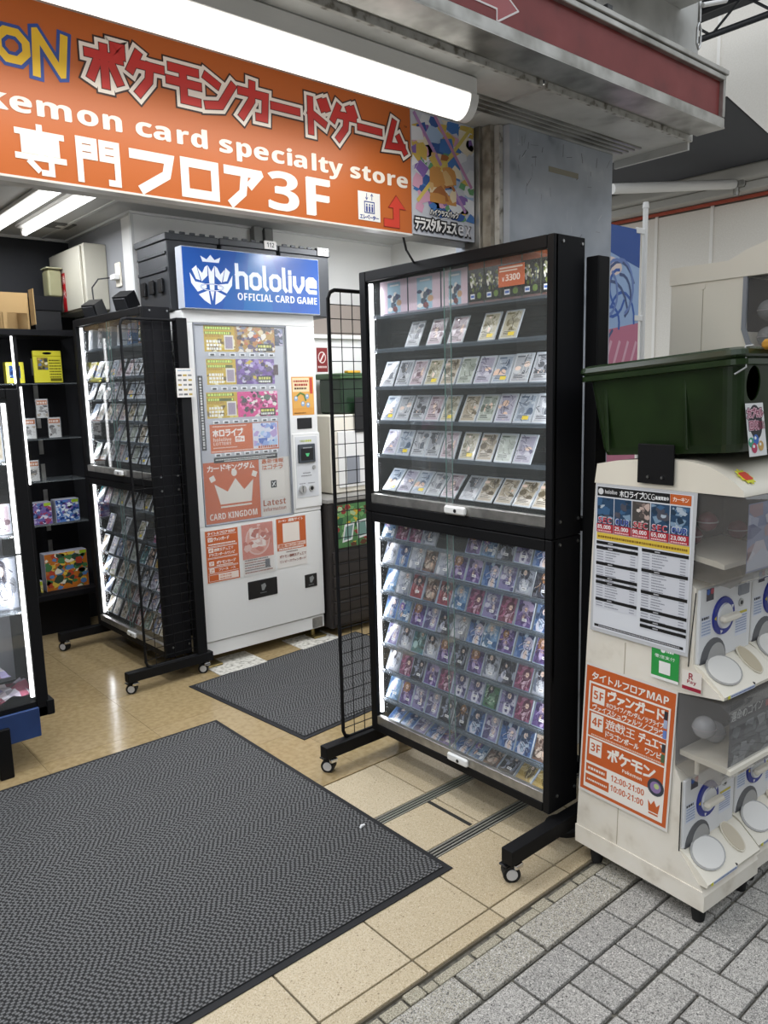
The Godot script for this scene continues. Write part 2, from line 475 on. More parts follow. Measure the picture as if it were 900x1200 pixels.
# ================================================================ scene
func _ready() -> void:
	R.seed = 7
	view_and_light()
	materials()
	shell()
	floors()
	facade()
	neighbour()
	shop_sign()
	art()
	racks()
	vending()
	back_of_shop()
	showcase()
	capsule_corner()
	mats_on_floor()

func view_and_light() -> void:
	var cam := Camera3D.new()
	cam.name = "camera"
	cam.transform = Transform3D(Basis(Vector3(0.75802485, -0.02516483, 0.65174002), Vector3(0.12194867, 0.98710194, -0.10372214), Vector3(-0.64072369, 0.15810279, 0.75131662)), Vector3(0, 1.45, 0))
	cam.fov = 67.02
	cam.near = 0.02
	cam.far = 200.0
	add_child(cam)
	var e := Environment.new()
	var sky := Sky.new()
	var sm := ProceduralSkyMaterial.new()
	sm.sky_top_color = Color("#dfe6ee")
	sm.sky_horizon_color = Color("#e4e6e8")
	sm.ground_bottom_color = Color("#6a6864")
	sm.ground_horizon_color = Color("#8a8884")
	sky.sky_material = sm
	e.background_mode = Environment.BG_SKY
	e.sky = sky
	e.background_energy_multiplier = 1.5
	e.tonemap_mode = Environment.TONE_MAPPER_LINEAR
	e.tonemap_exposure = 1.15
	e.sdfgi_enabled = true
	e.ssao_enabled = true
	e.ssil_enabled = true
	var w := WorldEnvironment.new()
	w.name = "world"
	w.environment = e
	add_child(w)

func area(at: Vector3, towards: Vector3, long: Vector3, size: Vector2, energy: float, k: String, parent: Node = null) -> void:
	var l := AreaLight3D.new()
	l.name = "lamp_light"
	var z := -towards.normalized()
	var x := long.normalized()
	l.transform = Transform3D(Basis(x, z.cross(x), z), at)
	l.area_size = size
	l.light_energy = energy
	l.light_color = Color(k)
	l.shadow_enabled = true
	l.set("area_range", 12.0)
	(parent if parent else self).add_child(l, true)

func materials() -> void:
	print_mat = mat("print", "#ffffff", 0.45)
	print_mat.vertex_color_use_as_albedo = true
	gloss_mat = mat("laminated print", "#ffffff", 0.16)
	gloss_mat.vertex_color_use_as_albedo = true
	mat("steel", "#c4c4c2", 0.3, 1.0)
	mat("chrome", "#d4d4d4", 0.15, 1.0)
	mat("black steel", "#0c0c0e", 0.6).metallic_specular = 0.35
	mat("black panel", "#09090d", 0.65).metallic_specular = 0.35
	mat("black plastic", "#141416", 0.35)
	mat("rubber", "#0c0c0c", 0.7)
	worn("aluminium", [[0.0, "#9a9894"], [0.5, "#b2b0ab"], [1.0, "#c6c4bf"]], 0.38, 0.85, 3.0, 0.02, 5)
	worn("old steel", [[0.0, "#75736c"], [0.42, "#98968f"], [0.6, "#aaa8a2"], [1.0, "#c0beb8"]], 0.34, 0.75, 1.8, 0.012, 6)
	worn("painted soffit", [[0.0, "#a3a29d"], [0.3, "#c2c1bc"], [0.62, "#cccbc6"], [1.0, "#dad9d4"]], 0.6, 0.0, 1.5, 0.01, 8)
	worn("pillar paint", [[0.0, "#868b94"], [0.2, "#a9afb8"], [0.5, "#b7bdc6"], [0.8, "#c0c5cd"], [1.0, "#d2d5da"]], 0.6, 0.0, 1.3, 0.011, 12)
	worn("flaking paint", [[0.0, "#5d574c"], [0.2, "#8f8a80"], [0.34, "#bdbab3"], [1.0, "#d4d2cc"]], 0.6, 0.0, 3.0, 0.025, 14)
	worn("stained trim", [[0.0, "#6b6459"], [0.4, "#8f877a"], [0.6, "#a39c8f"], [1.0, "#b8b2a8"]], 0.6, 0.1, 2.5, 0.02, 13)
	mat("white enamel", "#e6e4e0", 0.32)
	mat("ivory plastic", "#e9e2d2", 0.35)
	worn("scuffed ivory", [[0.0, "#cfc6b5"], [0.2, "#e0d8c9"], [0.4, "#e8e1d3"], [1.0, "#ece6da"]], 0.4, 0.0, 2.2, 0.015, 21)
	glass("clear glass", "#f4fbf8", 0.03)
	glass("smoked window", "#8f8c88", 0.3)
	glass("clear plastic", "#eef2f4", 0.12)
	mat("wall white", "#dcdbd7", 0.75)
	mat("wall grey", "#8f9092", 0.7)
	mat("wall black", "#1f2024", 0.7)
	mat("ceiling paint", "#b9b9b6", 0.8)

func shell() -> void:
	# the shop: wall faces inside; every slab has thickness
	struct("wall_back", MB.new().bx2(Vector3(-2.4, 0, -5.2), Vector3(1.9, 2.6, -5.05)), mat("wall black"))
	for k in 9:
		part("wall_board", MB.new().bx2(Vector3(-2.4 + k * 0.465, 0, -5.05), Vector3(-2.4 + k * 0.465 + 0.46, 2.385, -5.044), 0.002), mat("wall black"), get_node("wall_back"))
	struct("wall_left", MB.new().bx2(Vector3(-2.55, 0, -5.2), Vector3(-2.4, 2.6, -1.7)), mat("wall grey"))
	struct("wall_jog", MB.new().bx2(Vector3(1.79, 0, -5.05), Vector3(1.9, 2.4, -4.23)), mat("wall grey"))  # grey colour carries the shade on this face of the wall
	struct("wall_rear", MB.new().bx2(Vector3(1.79, 0, -4.23), Vector3(3.6, 2.4, -4.08)), mat("wall white"))
	struct("wall_right", MB.new().bx2(Vector3(3.6, 0, -4.1), Vector3(3.75, 2.6, -3.0)), mat("wall white"))
	var b := MB.new()
	b.prism(PackedVector2Array([Vector2(2.63, -1.99), Vector2(3.72, -2.98), Vector2(3.6, -3.05), Vector2(2.55, -2.12)]), 0, 2.6)
	b.t = Transform3D()
	var o := struct("wall_corner", b, mat("wall white"))
	o.transform = Transform3D(Basis(Vector3(1, 0, 0), Vector3(0, 0, 1), Vector3(0, 1, 0)), Vector3.ZERO)
	var cb := MB.new().bx2(Vector3(-2.55, 2.4, -5.2), Vector3(2.62, 2.55, -1.97)).bx2(Vector3(2.62, 2.4, -5.2), Vector3(3.6, 2.55, -3.02))
	cb.t = Transform3D(Basis(Vector3(1, 0, 0), Vector3(0, 0, 1), Vector3(0, 1, 0)), Vector3.ZERO)
	cb.prism(PackedVector2Array([Vector2(2.62, -2.02), Vector2(3.6, -2.94), Vector2(3.6, -3.02), Vector2(2.62, -3.02)]), 2.4, 2.55)
	struct("ceiling", cb, mat("ceiling paint"))
	# light metal edging where ceiling panels and walls meet
	var tm := mat("ceiling trim", "#c9c9c6", 0.6)
	struct("trim_1", MB.new().bx2(Vector3(1.765, 2.388, -5.05), Vector3(1.79, 2.4, -4.08)).bx2(Vector3(1.765, 2.388, -4.085), Vector3(3.6, 2.4, -4.06)), tm)
	struct("trim_2", MB.new().bx2(Vector3(-2.4, 2.385, -5.05), Vector3(1.79, 2.4, -5.03)), tm)
	struct("trim_3", MB.new().bx2(Vector3(1.778, 0, -4.1), Vector3(1.795, 2.388, -4.079)), tm)
	for x in [0.7, 1.62]:
		struct("trim_4", MB.new().bx2(Vector3(x, 2.394, -5.05), Vector3(x + 0.018, 2.4, -1.95)), tm)
	struct("trim_5", MB.new().bx2(Vector3(-2.4, 2.394, -3.62), Vector3(3.6, 2.4, -3.6)), tm)
	for at in [Vector3(1.28, 2.37, -4.11), Vector3(1.435, 2.37, -4.17), Vector3(-0.3, 2.37, -3.2), Vector3(2.9, 2.37, -3.0), Vector3(1.5, 2.37, -2.75), Vector3(0.6, 2.37, -2.75)]:
		tube_lamp(at)

var tube_n := 0
func tube_lamp(at: Vector3) -> void:
	var lab: String = ["white fluorescent tube fixture on ceiling, farther from the wall cabinet", "white fluorescent tube fixture on ceiling, beside the wall cabinet", "white fluorescent tube fixture over the entrance mat", "white fluorescent tube fixture over the dark cabinet", "white fluorescent tube fixture just behind the orange sign, near pillar", "white fluorescent tube fixture just behind the orange sign, near showcase"][tube_n]
	tube_n += 1
	var t := thing("tube_lamp", lab, "lamp", Vector3(at.x, 2.4, at.z), 0, "ceiling tube lamps")
	part("housing", MB.new().bx2(Vector3(-0.045, -0.02, -0.56), Vector3(0.045, 0, 0.56), 0.006), mat("white enamel"), t)
	for s in [-1.0, 1.0]:
		part("socket", MB.new().bx2(Vector3(-0.016, -0.06, s * 0.55 - 0.012), Vector3(0.016, -0.02, s * 0.55 + 0.012), 0.004), mat("white enamel"), t)
	part("tube", MB.new().cyl(Vector3(0, -0.045, -0.54), Vector3(0, -0.045, 0.54), 0.0145, 0.0145, 14), glow("tube glow", "#ffffff", 2.4), t)
	area(Vector3(0, -0.062, 0), Vector3(0, -1, 0), Vector3(0, 0, 1), Vector2(1.06, 0.03), [0.5, 0.5, 1.5, 2.2, 1.5, 1.5][tube_n - 1], "#f4f8ff", t)

func floors() -> void:
	# speckled tiles outside the tracks, smooth vinyl inside, granite pavers in the street
	var grout := mat("grout", "#6a6253", 0.9)
	struct("floor", MB.new().bx2(Vector3(-2.55, -0.1, -5.2), Vector3(3.75, -0.006, -1.262)), grout)
	var fl: Node = get_node("floor")
	var tones := []
	for k in 3:
		tones.append(grains("tile %d" % k, [[["#c4b496", "#bfae8f", "#c9ba9d"][k], 10], [["#baa888", "#b6a382", "#c0ae8f"][k], 8], ["#d0c3a8", 4], ["#a39072", 2], ["#86755a", 1]], 0.45, 0.36, 30 + k))
	var vinyl := []
	for k in 3:
		vinyl.append(worn("vinyl %d" % k, [[0.0, ["#96825c", "#9a8661", "#927e58"][k]], [0.5, ["#a48f69", "#a8936e", "#a08b65"][k]], [1.0, "#ae9a74"]], 0.16, 0.0, 2.2, 0.05, 40 + k))
	var i := 0
	for row in [[-1.322, -1.265], [-1.592, -1.326], [-1.85, -1.64], [-2.19, -1.9]]:
		var x := -1.762
		while x < 2.6:
			var off := 0.0 if row[0] > -1.6 else 0.01
			var b := MB.new().bx2(Vector3(x + 0.0025 + off, -0.008, row[0]), Vector3(x + 0.2925 + off, 0, row[1] - 0.001), 0.0015)
			part("tile", b, tones[(i * 7 + i / 3) % 3], fl)
			x += 0.2948
			i += 1
	var z := -2.195
	while z > -5.05:
		var x := -2.4
		while x < 3.6:
			part("vinyl_tile", MB.new().bx2(Vector3(x + 0.0006, -0.008, maxf(z - 0.455, -5.05)), Vector3(x + 0.4594, 0, z - 0.0008)), vinyl[(i * 5 + i / 4) % 3], fl)
			x += 0.46
			i += 1
		z -= 0.456
	# sliding door tracks
	for zc in [-1.615, -1.874]:
		var b := MB.new()
		b.bx2(Vector3(-2.4, -0.008, zc - 0.022), Vector3(2.6, -0.003, zc + 0.024))
		var t := struct("trim_7", b, mat("track bed", "#2a2926", 0.6))
		for k in 4:
			part("track_rib", MB.new().bx2(Vector3(-2.4, -0.003, zc - 0.02 + k * 0.0125), Vector3(2.6, 0.002, zc - 0.0165 + k * 0.0125), 0.001), mat("track rib", "#a8a49a", 0.35), t)
	struct("trim_8", MB.new().bx2(Vector3(1.742, -0.004, -1.85), Vector3(1.757, 0.001, -1.645)), mat("track bed"))
	# street
	struct("ground", MB.new().bx2(Vector3(-1.7, -0.2, -1.262), Vector3(3.4, -0.014, 0.0)), worn("joint sand", [[0.0, "#4c4a44"], [0.5, "#6a665d"], [1.0, "#8a8476"]], 0.95, 0.0, 3.0, 0.05, 50))
	struct("street", MB.new().bx2(Vector3(-14, -0.2, 0.0), Vector3(14, -0.002, 9)).bx2(Vector3(3.75, -0.2, -14), Vector3(14, -0.002, -1.262)).bx2(Vector3(3.4, -0.2, -1.262), Vector3(14, -0.002, 0)).bx2(Vector3(-14, -0.2, -1.262), Vector3(-1.7, -0.002, 0)), grains("street stone", [["#a8a5a0", 8], ["#bcb9b2", 5], ["#8a8782", 5], ["#6a6864", 3]], 0.8, 0.6, 51))
	var gr: Node = get_node("ground")
	var pav := []
	for k in 4:
		pav.append(grains("paver %d" % k, [[["#a4a09a", "#aaa6a0", "#9a9792", "#aaa494"][k], 9], ["#b9b5ae", 6], ["#d2cec6", 4], [["#85827d", "#8c8983", "#7c7a76", "#8c8677"][k], 5], ["#5c5a57", 3], ["#42413f", 2]], 0.75, 0.36, 60 + k))
	var kerb := worn("kerb stone", [[0.0, "#6a6452"], [0.35, "#958e7b"], [0.55, "#b0a894"], [1.0, "#d6cfbc"]], 0.85, 0.0, 4.5, 0.16, 70, 0.4)
	# crumbled mortar strip beside the tiles
	var x := -1.6
	while x < 3.3:
		var w := R.randf_range(0.035, 0.13)
		var d := R.randf_range(0.0, 0.012)
		part("mortar_piece", MB.new().bx2(Vector3(x, -0.014, -1.26 + d), Vector3(x + w, -0.004 - R.randf() * 0.004, -1.222), 0.004), kerb, gr)
		x += w + R.randf_range(0.002, 0.008)
	x = -1.6 + 0.11
	var kx := [-1.5, -1.2, -0.87, -0.6, -0.25, 0.05, 0.33, 0.66, 0.98, 1.228, 1.472, 1.826, 2.08, 2.4, 2.7, 3.0, 3.3]
	for k in kx.size() - 1:
		part("paver", MB.new().bx2(Vector3(kx[k] + 0.004, -0.014, -1.216), Vector3(kx[k + 1] - 0.004, 0.001, -1.118), 0.004), pav[3], gr)
	var zr := [-1.108, -1.01, -0.88, -0.78, -0.684, -0.585, -0.485, -0.385, -0.285, -0.185, -0.085]
	# row of double blocks, row of single ones, then a mix on a grid of 10 cm
	for row in 2:
		var step := 0.1945 if row == 0 else 0.0985
		x = 1.323 - step * (14 if row == 0 else 28)
		while x < 3.2:
			part("paver", MB.new().bx2(Vector3(x + 0.003, -0.014, zr[row]), Vector3(x + step - 0.003, R.randf_range(-0.001, 0.001), zr[row + 1] - 0.007), 0.003), pav[R.randi() % 3], gr)
			x += step
	var nx := 44
	var x0 := 1.42 - 26 * 0.0985
	var used := {}
	var blocks := [[26, 0, 2, 1], [28, 0, 1, 2], [29, 0, 1, 1], [30, 0, 2, 1], [29, 1, 2, 1], [26, 1, 1, 1], [27, 1, 1, 2], [31, 1, 1, 2], [32, 0, 1, 2]]
	for j in 8:
		for ii in nx:
			var wide := R.randf() < 0.55
			blocks.append([ii, j, 2 if wide else 1, 1 if wide or R.randf() < 0.3 else 2])
	var fit := func(ii: int, j: int, w: int, h: int) -> bool:
		for a in w:
			for c in h:
				if used.has(Vector2i(ii + a, j + c)) or ii + a >= nx or j + c >= 8:
					return false
		return true
	for q in blocks:
		var w: int = q[2]
		var h: int = q[3]
		if not fit.call(q[0], q[1], w, h):
			w = 1
			h = 1
			if not fit.call(q[0], q[1], w, h):
				continue
		for a in w:
			for c in h:
				used[Vector2i(q[0] + a, q[1] + c)] = true
		var xa: float = x0 + q[0] * 0.0985
		part("paver", MB.new().bx2(Vector3(xa + 0.003, -0.014, zr[2 + q[1]] + 0.003), Vector3(xa + w * 0.0985 - 0.003, R.randf_range(-0.001, 0.001), zr[2 + q[1] + h] - 0.004), 0.003), pav[R.randi() % 3], gr)

func mats_on_floor() -> void:
	var im := Image.create(160, 160, false, Image.FORMAT_RGB8)
	var hm := Image.create(160, 160, false, Image.FORMAT_RGB8)
	R.seed = 99
	var shift := 0
	for row in 32:
		shift += [3, 4, 6, 7][R.randi() % 4]
		for jj in 5:
			var j := row * 5 + jj
			for i in 160:
				var ph := posmod(i + shift, 10)
				var up := ph < 6 and jj < 4
				var base := (0.43 if up else 0.15) + (R.randf() - 0.5) * 0.12
				im.set_pixel(i, j, Color(base, base, base))
				var hh := 0.9 if up else 0.15
				hm.set_pixel(i, j, Color(hh, hh, hh))
	var m := mat("mat pile", "#ffffff", 0.95)
	m.albedo_texture = ImageTexture.create_from_image(im)
	m.heightmap_enabled = true
	m.heightmap_texture = ImageTexture.create_from_image(hm)
	m.heightmap_scale = 0.3
	for q in [["near", Vector3(-0.65, 0, -2.995), Vector2(2.187, 1.475), 0.0, "large charcoal ribbed entrance mat crossing the tiles at the shop front", 1.0], ["far", Vector3(1.63, 0, -3.451), Vector2(1.15, 0.9), deg_to_rad(4.9), "smaller charcoal ribbed mat lying before the white vending machine", 0.85]]:
		var t := thing("entrance_mat", q[4], "mat", q[1], q[3])
		var w: float = q[2].x
		var d: float = q[2].y
		part("rubber_edge", MB.new().bx2(Vector3(0, 0, 0), Vector3(w, 0.0035, d), 0.0015), mat("mat edge", "#1b1b1d", 0.8), t)
		var b := MB.new()
		var e := 0.022
		b.box(Vector3(w / 2, 0.0045, d / 2), Vector3(w - 2 * e, 0.005, d - 2 * e))
		b.quad(Vector3(e, 0.0071, e), Vector3(w - e, 0.0071, e), Vector3(w - e, 0.0071, d - e), Vector3(e, 0.0071, d - e), Vector3(0, 1, 0), Rect2(0, 0, (w - 2 * e) / 0.27, (d - 2 * e) / 0.27))
		part("pile", b, m, t)
	# small litter lying on the big mat
	var sc := part("paper_scrap", MB.new().prism(PackedVector2Array([Vector2(0, 0), Vector2(0.014, 0.002), Vector2(0.02, 0.006), Vector2(0.006, 0.008)]), 0, 0.008), mat("paper", "#e8e8e8", 0.8))
	sc.position = Vector3(1.46, 0.0075, -1.88)
	tag(sc, "tiny scrap of white paper on large charcoal mat", "litter")

func facade() -> void:
	# pillar beside the entrance
	struct("pillar", MB.new().bx2(Vector3(2.07, 0, -2.0), Vector3(2.662, 2.29, -1.75), 0.004), mat("pillar paint"))
	var pl: Node = get_node("pillar")
	part("tape_strip", MB.new().box(Vector3(2.36, 2.18, -1.7495), Vector3(0.17, 0.018, 0.001)), mat("old tape", "#a39d8c", 0.7), pl).rotation_degrees.z = 0
	# scuffs scratched into the paint
	R.seed = 58
	var sc := MB.new()
	sc.t = Transform3D(Basis(), Vector3(0, 0, -1.7497))
	for k in 44:
		var x := R.randf_range(2.09, 2.64) if k % 3 else R.randf_range(2.11, 2.19)
		var y := R.randf_range(1.85, 2.26) if k % 3 else R.randf_range(2.14, 2.27)
		var ln := R.randf_range(0.008, 0.04)
		var an: float = [1.5, 1.4, 0.1, 1.7, 0.8][k % 5] + R.randf_range(-0.15, 0.15)
		sc.line([Vector2(x, y), Vector2(x + cos(an) * ln, y + sin(an) * ln)], R.randf_range(0.001, 0.003), ["#6e7076", "#5c5d60", "#868a92", "#cfd2d6"][k % 4], 1)
	part("scuffs", sc, print_mat, pl).set_meta("kind", "stuff")
	# door frame posts between poster and pillar
	struct("trim_10", MB.new().bx2(Vector3(2.048, 0, -1.86), Vector3(2.07, 2.29, -1.775), 0.003), mat("flaking paint"))
	struct("trim_9", MB.new().bx2(Vector3(2.028, 0, -1.88), Vector3(2.048, 2.29, -1.795), 0.003), mat("stained trim"))
	struct("trim_11", MB.new().bx2(Vector3(2.012, 0, -1.9), Vector3(2.028, 2.29, -1.83), 0.002), mat("old steel"))
	# wall above the opening that carries the sign
	struct("wall_front", MB.new().bx2(Vector3(-2.55, 1.93, -1.97), Vector3(2.07, 2.6, -1.885)), mat("painted soffit"))
	# soffit boards with front lips
	var sf := MB.new()
	sf.bx2(Vector3(-2.5, 2.29, -1.89), Vector3(1.912, 2.302, -1.5))
	struct("ceiling_soffit", sf, mat("painted soffit"))
	var so: Node = get_node("ceiling_soffit")
	part("lip", MB.new().bx2(Vector3(-2.5, 2.288, -1.503), Vector3(1.91, 2.322, -1.49), 0.002), mat("flaking paint"), so)
	part("panel", MB.new().bx2(Vector3(1.93, 2.29, -1.89), Vector3(2.757, 2.302, -1.5)), mat("painted soffit"), so)
	part("lip", MB.new().bx2(Vector3(1.93, 2.288, -1.503), Vector3(2.76, 2.324, -1.49), 0.002), mat("flaking paint"), so)
	part("end_board", MB.new().bx2(Vector3(2.744, 2.262, -1.8), Vector3(2.757, 2.29, -1.5)), mat("painted soffit"), so)
	for k in 4:
		part("vent_slat", MB.new().bx2(Vector3(1.76 + k * 0.002, 2.284, -1.725 + k * 0.026), Vector3(2.67, 2.29, -1.716 + k * 0.026)), mat("old steel"), so)
	# steel fascia box with red inlay
	var z := -1.37
	var fb := thing("fascia_sign", "long red fascia panel in a brushed steel box frame above the entrance", "sign", Vector3(0, 2.3, -1.37))
	var off := -fb.position
	var bm := func() -> MB:
		var q := MB.new()
		q.t = Transform3D(Basis(), off)
		return q
	part("underside", bm.call().bx2(Vector3(-2.5, 2.3, -1.47), Vector3(2.75, 2.306, z)), mat("old steel"), fb)
	part("frame", bm.call().bx2(Vector3(-2.5, 2.3, z - 0.02), Vector3(2.75, 2.335, z), 0.004).bx2(Vector3(-2.5, 2.452, z - 0.02), Vector3(2.75, 2.47, z), 0.003).bx2(Vector3(-2.5, 2.47, z - 0.09), Vector3(2.758, 2.487, z + 0.006), 0.003).bx2(Vector3(2.735, 2.335, z - 0.02), Vector3(2.75, 2.455, z), 0.003), mat("old steel"), fb)
	part("end_cap", bm.call().bx2(Vector3(2.735, 2.3, -1.47), Vector3(2.75, 2.487, z - 0.02)), mat("old steel"), fb)
	part("red_panel", bm.call().bx2(Vector3(-2.5, 2.33, z - 0.03), Vector3(2.74, 2.455, z - 0.016)), worn("faded red", [[0.0, "#6a2624"], [0.35, "#7e2c29"], [0.6, "#84302d"], [1.0, "#90403c"]], 0.5, 0.0, 1.6, 0.01, 80), fb)
	part("back_box", bm.call().bx2(Vector3(-2.5, 2.306, -1.488), Vector3(2.735, 2.48, -1.47)), mat("old steel"), fb)
	var pr: MB = bm.call()
	pr.t = Transform3D(Basis(), Vector3(0, 0, z - 0.0155) + off)
	# red arrow with a white outline
	var arrow := [Vector2(1.44, 2.4), Vector2(1.59, 2.4), Vector2(1.59, 2.43), Vector2(1.672, 2.386), Vector2(1.59, 2.34), Vector2(1.59, 2.37), Vector2(1.44, 2.37)]
	pr.poly(arrow, "#a03433", 1)
	for k in arrow.size():
		pr.line([arrow[k], arrow[(k + 1) % arrow.size()]], 0.0045, "#e6d9d4", 2)
	part("arrow_print", pr, gloss_mat, fb)
	# hooks on the top rail
	for x in [1.98, 2.06]:
		part("clip", bm.call().bx2(Vector3(x, 2.483, z - 0.03), Vector3(x + 0.026, 2.512, z - 0.012), 0.002), mat("black plastic"), fb)
	# grey metal front of the storey above
	struct("wall_upper", MB.new().bx2(Vector3(-2.5, 2.487, -1.8), Vector3(2.83, 3.6, -1.52)), mat("painted soffit"))
	struct("trim_12", MB.new().bx2(Vector3(-2.5, 2.53, -1.53), Vector3(2.6, 2.545, -1.5)), mat("old steel"))
	var pa := struct("trim_13", MB.new().bx2(Vector3(2.05, 2.715, -1.52), Vector3(2.7, 2.727, -1.3), 0.002), mat("painted soffit"))
	part("hook_rod", MB.new().tube([Vector3(2.72, 2.9, -1.46), Vector3(2.72, 2.66, -1.46)], 0.006, 8).tube([Vector3(2.72, 2.66, -1.46), Vector3(2.708, 2.64, -1.46), Vector3(2.708, 2.59, -1.46), Vector3(2.72, 2.575, -1.46), Vector3(2.732, 2.59, -1.46), Vector3(2.732, 2.64, -1.46), Vector3(2.72, 2.66, -1.46)], 0.004, 6), mat("steel"), pa)
	part("cable", MB.new().tube([Vector3(2.72, 2.71, -1.45), Vector3(2.84, 2.75, -1.43), Vector3(2.87, 2.82, -1.43), Vector3(2.9, 3.0, -1.43)], 0.008, 8), mat("white enamel"), pa)
	# batten lamp in front of the sign
	var t := thing("batten_lamp", "long white batten lamp glowing above the orange sign", "lamp", Vector3(0.9, 2.29, -1.6))
	var x0 := -1.1
	var x1 := 0.808
	part("housing", MB.new().bx2(Vector3(x0, -0.05, -0.045), Vector3(x1, 0, 0.045), 0.006), mat("white enamel"), t)
	var half := PackedVector2Array()
	for k in 13:
		half.append(Vector2(cos(PI + PI * k / 12) * 0.044, -0.05 + sin(PI + PI * k / 12) * 0.056))
	var b := MB.new()
	b.t = Transform3D(Basis(Vector3(0, 0, -1), Vector3(0, 1, 0), Vector3(1, 0, 0)), Vector3.ZERO)
	b.prism(half, x0 + 0.03, x1 - 0.03, true)
	part("diffuser", b, glow("diffuser glow", "#fffdf8", 1.5), t)
	var big := PackedVector2Array()
	for k in 13:
		big.append(Vector2(cos(PI + PI * k / 12) * 0.0465, -0.048 + sin(PI + PI * k / 12) * 0.0595))
	for e in [[x0, x0 + 0.03], [x1 - 0.03, x1]]:
		b = MB.new()
		b.t = Transform3D(Basis(Vector3(0, 0, -1), Vector3(0, 1, 0), Vector3(1, 0, 0)), Vector3.ZERO)
		part("end_cap", b.prism(big, e[0], e[1], true), mat("white enamel"), t)
	area(Vector3((x0 + x1) / 2, -0.112, 0), Vector3(0, -1, 0), Vector3(1, 0, 0), Vector2(1.8, 0.08), 0.65, "#fffaf0", t)

func neighbour() -> void:
	# building across the side street: pale panels, awning cassette, dark fabric
	var X := 9.6
	struct("wall_neighbour", MB.new().bx2(Vector3(X + 0.03, -0.1, -14), Vector3(X + 0.6, 9.5, 2.5)), mat("panel joint", "#8d877c", 0.8))
	var nb: Node = get_node("wall_neighbour")
	var pm := worn("pale panel", [[0.0, "#e2dcd0"], [0.5, "#e6e0d5"], [1.0, "#ebe6dc"]], 0.7, 0.0, 0.8, 0.2, 90)
	var pitch := 0.7455
	for k in 20:
		for row in [[-0.05, 3.54], [3.59, 9.4]]:
			part("wall_panel", MB.new().bx2(Vector3(X, row[0], -13.09 + k * pitch + 0.01), Vector3(X + 0.05, row[1], -13.09 + (k + 1) * pitch - 0.01)), pm, nb)
	for k in 20:
		part("joint_cover", MB.new().bx2(Vector3(X - 0.016, -0.05, -13.09 + k * pitch - 0.02), Vector3(X, 9.4, -13.09 + k * pitch + 0.02)), mat("joint white", "#f0ece4", 0.6), nb)
	var a := thing("awning", "dark grey fabric awning with white folding arm on the pale building", "awning", Vector3(X, 3.6, -4.8))
	var bm := func() -> MB:
		var q := MB.new()
		q.t = Transform3D(Basis(), -a.position)
		return q
	part("cassette", bm.call().bx2(Vector3(X - 0.32, 3.7, -9), Vector3(X - 0.017, 3.9, -3.8), 0.05), mat("awning housing", "#b5b2aa", 0.5), a)
	part("back_rail", bm.call().bx2(Vector3(X - 0.26, 3.6, -9), Vector3(X - 0.017, 3.7, -3.8), 0.015), mat("awning housing"), a)
	part("trim_line", bm.call().bx2(Vector3(X - 0.06, 3.555, -9), Vector3(X - 0.017, 3.59, -1.4)), mat("rust red", "#a8472f", 0.6), a)
	# sheet from the cassette out over the side street
	var p := [Vector3(X - 0.22, 3.875, -6.6), Vector3(X - 0.22, 3.875, -3.9), Vector3(7.2, 3.931, -3.576), Vector3(7.2, 3.93, -6.6)]
	var q: MB = bm.call()
	for dy in [0.0, 0.015]:
		var up := Vector3(0, dy, 0)
		q.quad(p[0] + up, p[1] + up, p[2] + up, p[3] + up, Vector3(0, 1 if dy > 0 else -1, 0))
	part("fabric", q, mat("awning fabric", "#4a4b4f", 0.9), a)
	part("arm", bm.call().tube([Vector3(X - 0.29, 3.69, -4.5), Vector3(7.6, 3.5, -5.0)], 0.055, 10), mat("awning arm", "#dedcd7", 0.4), a)
	part("elbow", bm.call().box(Vector3(X - 0.22, 3.74, -4.42), Vector3(0.14, 0.2, 0.1), 0.02), mat("old steel"), a)
	part("elbow_pin", bm.call().cyl(Vector3(X - 0.26, 3.56, -4.48), Vector3(X - 0.26, 3.65, -4.48), 0.035, 0.035, 10), mat("old steel"), a)
	# lattice beam and dark gutter of the arcade over the street
	var tr := thing("lattice_beam", "dark steel lattice beam under the dark arcade gutter", "beam", Vector3(8.3, 4.97, -4.0))
	for d in [0.0, 0.26]:
		part("chord", MB.new().tube([Vector3(0, d, -6.4), Vector3(0, d, 4.8)], 0.032, 6), mat("dark steel", "#35373a", 0.5), tr)
	for k in 34:
		part("lattice_bar", MB.new().tube([Vector3(0, 0 if k % 2 else 0.26, -6.4 + k * 0.32), Vector3(0, 0.26 if k % 2 else 0, -6.08 + k * 0.32)], 0.014, 5), mat("dark steel"), tr)
	struct("ceiling_arcade", MB.new().bx2(Vector3(7.7, 5.26, -10.4), Vector3(8.6, 5.4, 0.8)), mat("arcade roof", "#4b4d50", 0.8))
	# shop row on the other side of the street, behind the viewer
	var ow := struct("wall_opposite", MB.new().bx2(Vector3(-14, -0.1, 6.3), Vector3(14, 5.6, 6.8)), mat("opposite wall", "#77726b", 0.8))
	for k in 9:
		var ox := -13.4 + k * 3.05
		part("shop_window", MB.new().bx2(Vector3(ox, 0.1, 6.26), Vector3(ox + 2.5, 2.5, 6.3), 0.02), mat("shop glass", "#3a3f44", 0.15), ow)
		part("shop_board", MB.new().bx2(Vector3(ox - 0.1, 2.65, 6.2), Vector3(ox + 2.6, 3.25, 6.3), 0.02), mat("shop board %d" % (k % 3), ["#6a4038", "#4c5a6a", "#7c745f"][k % 3], 0.6), ow)
	# pale banner and its pole
	var f := thing("nobori_banner", "blue and pink printed cloth banner beside grey pillar", "banner", Vector3(3.76, 0, -2.4))
	var bp := MB.new()
	bp.t = Transform3D(Basis(), Vector3(0, 0, 0.002))
	var sx := -0.30
	bp.rect(sx, 0.75, 0.46, 1.51, "#9db6da", 0)
	R.seed = 5
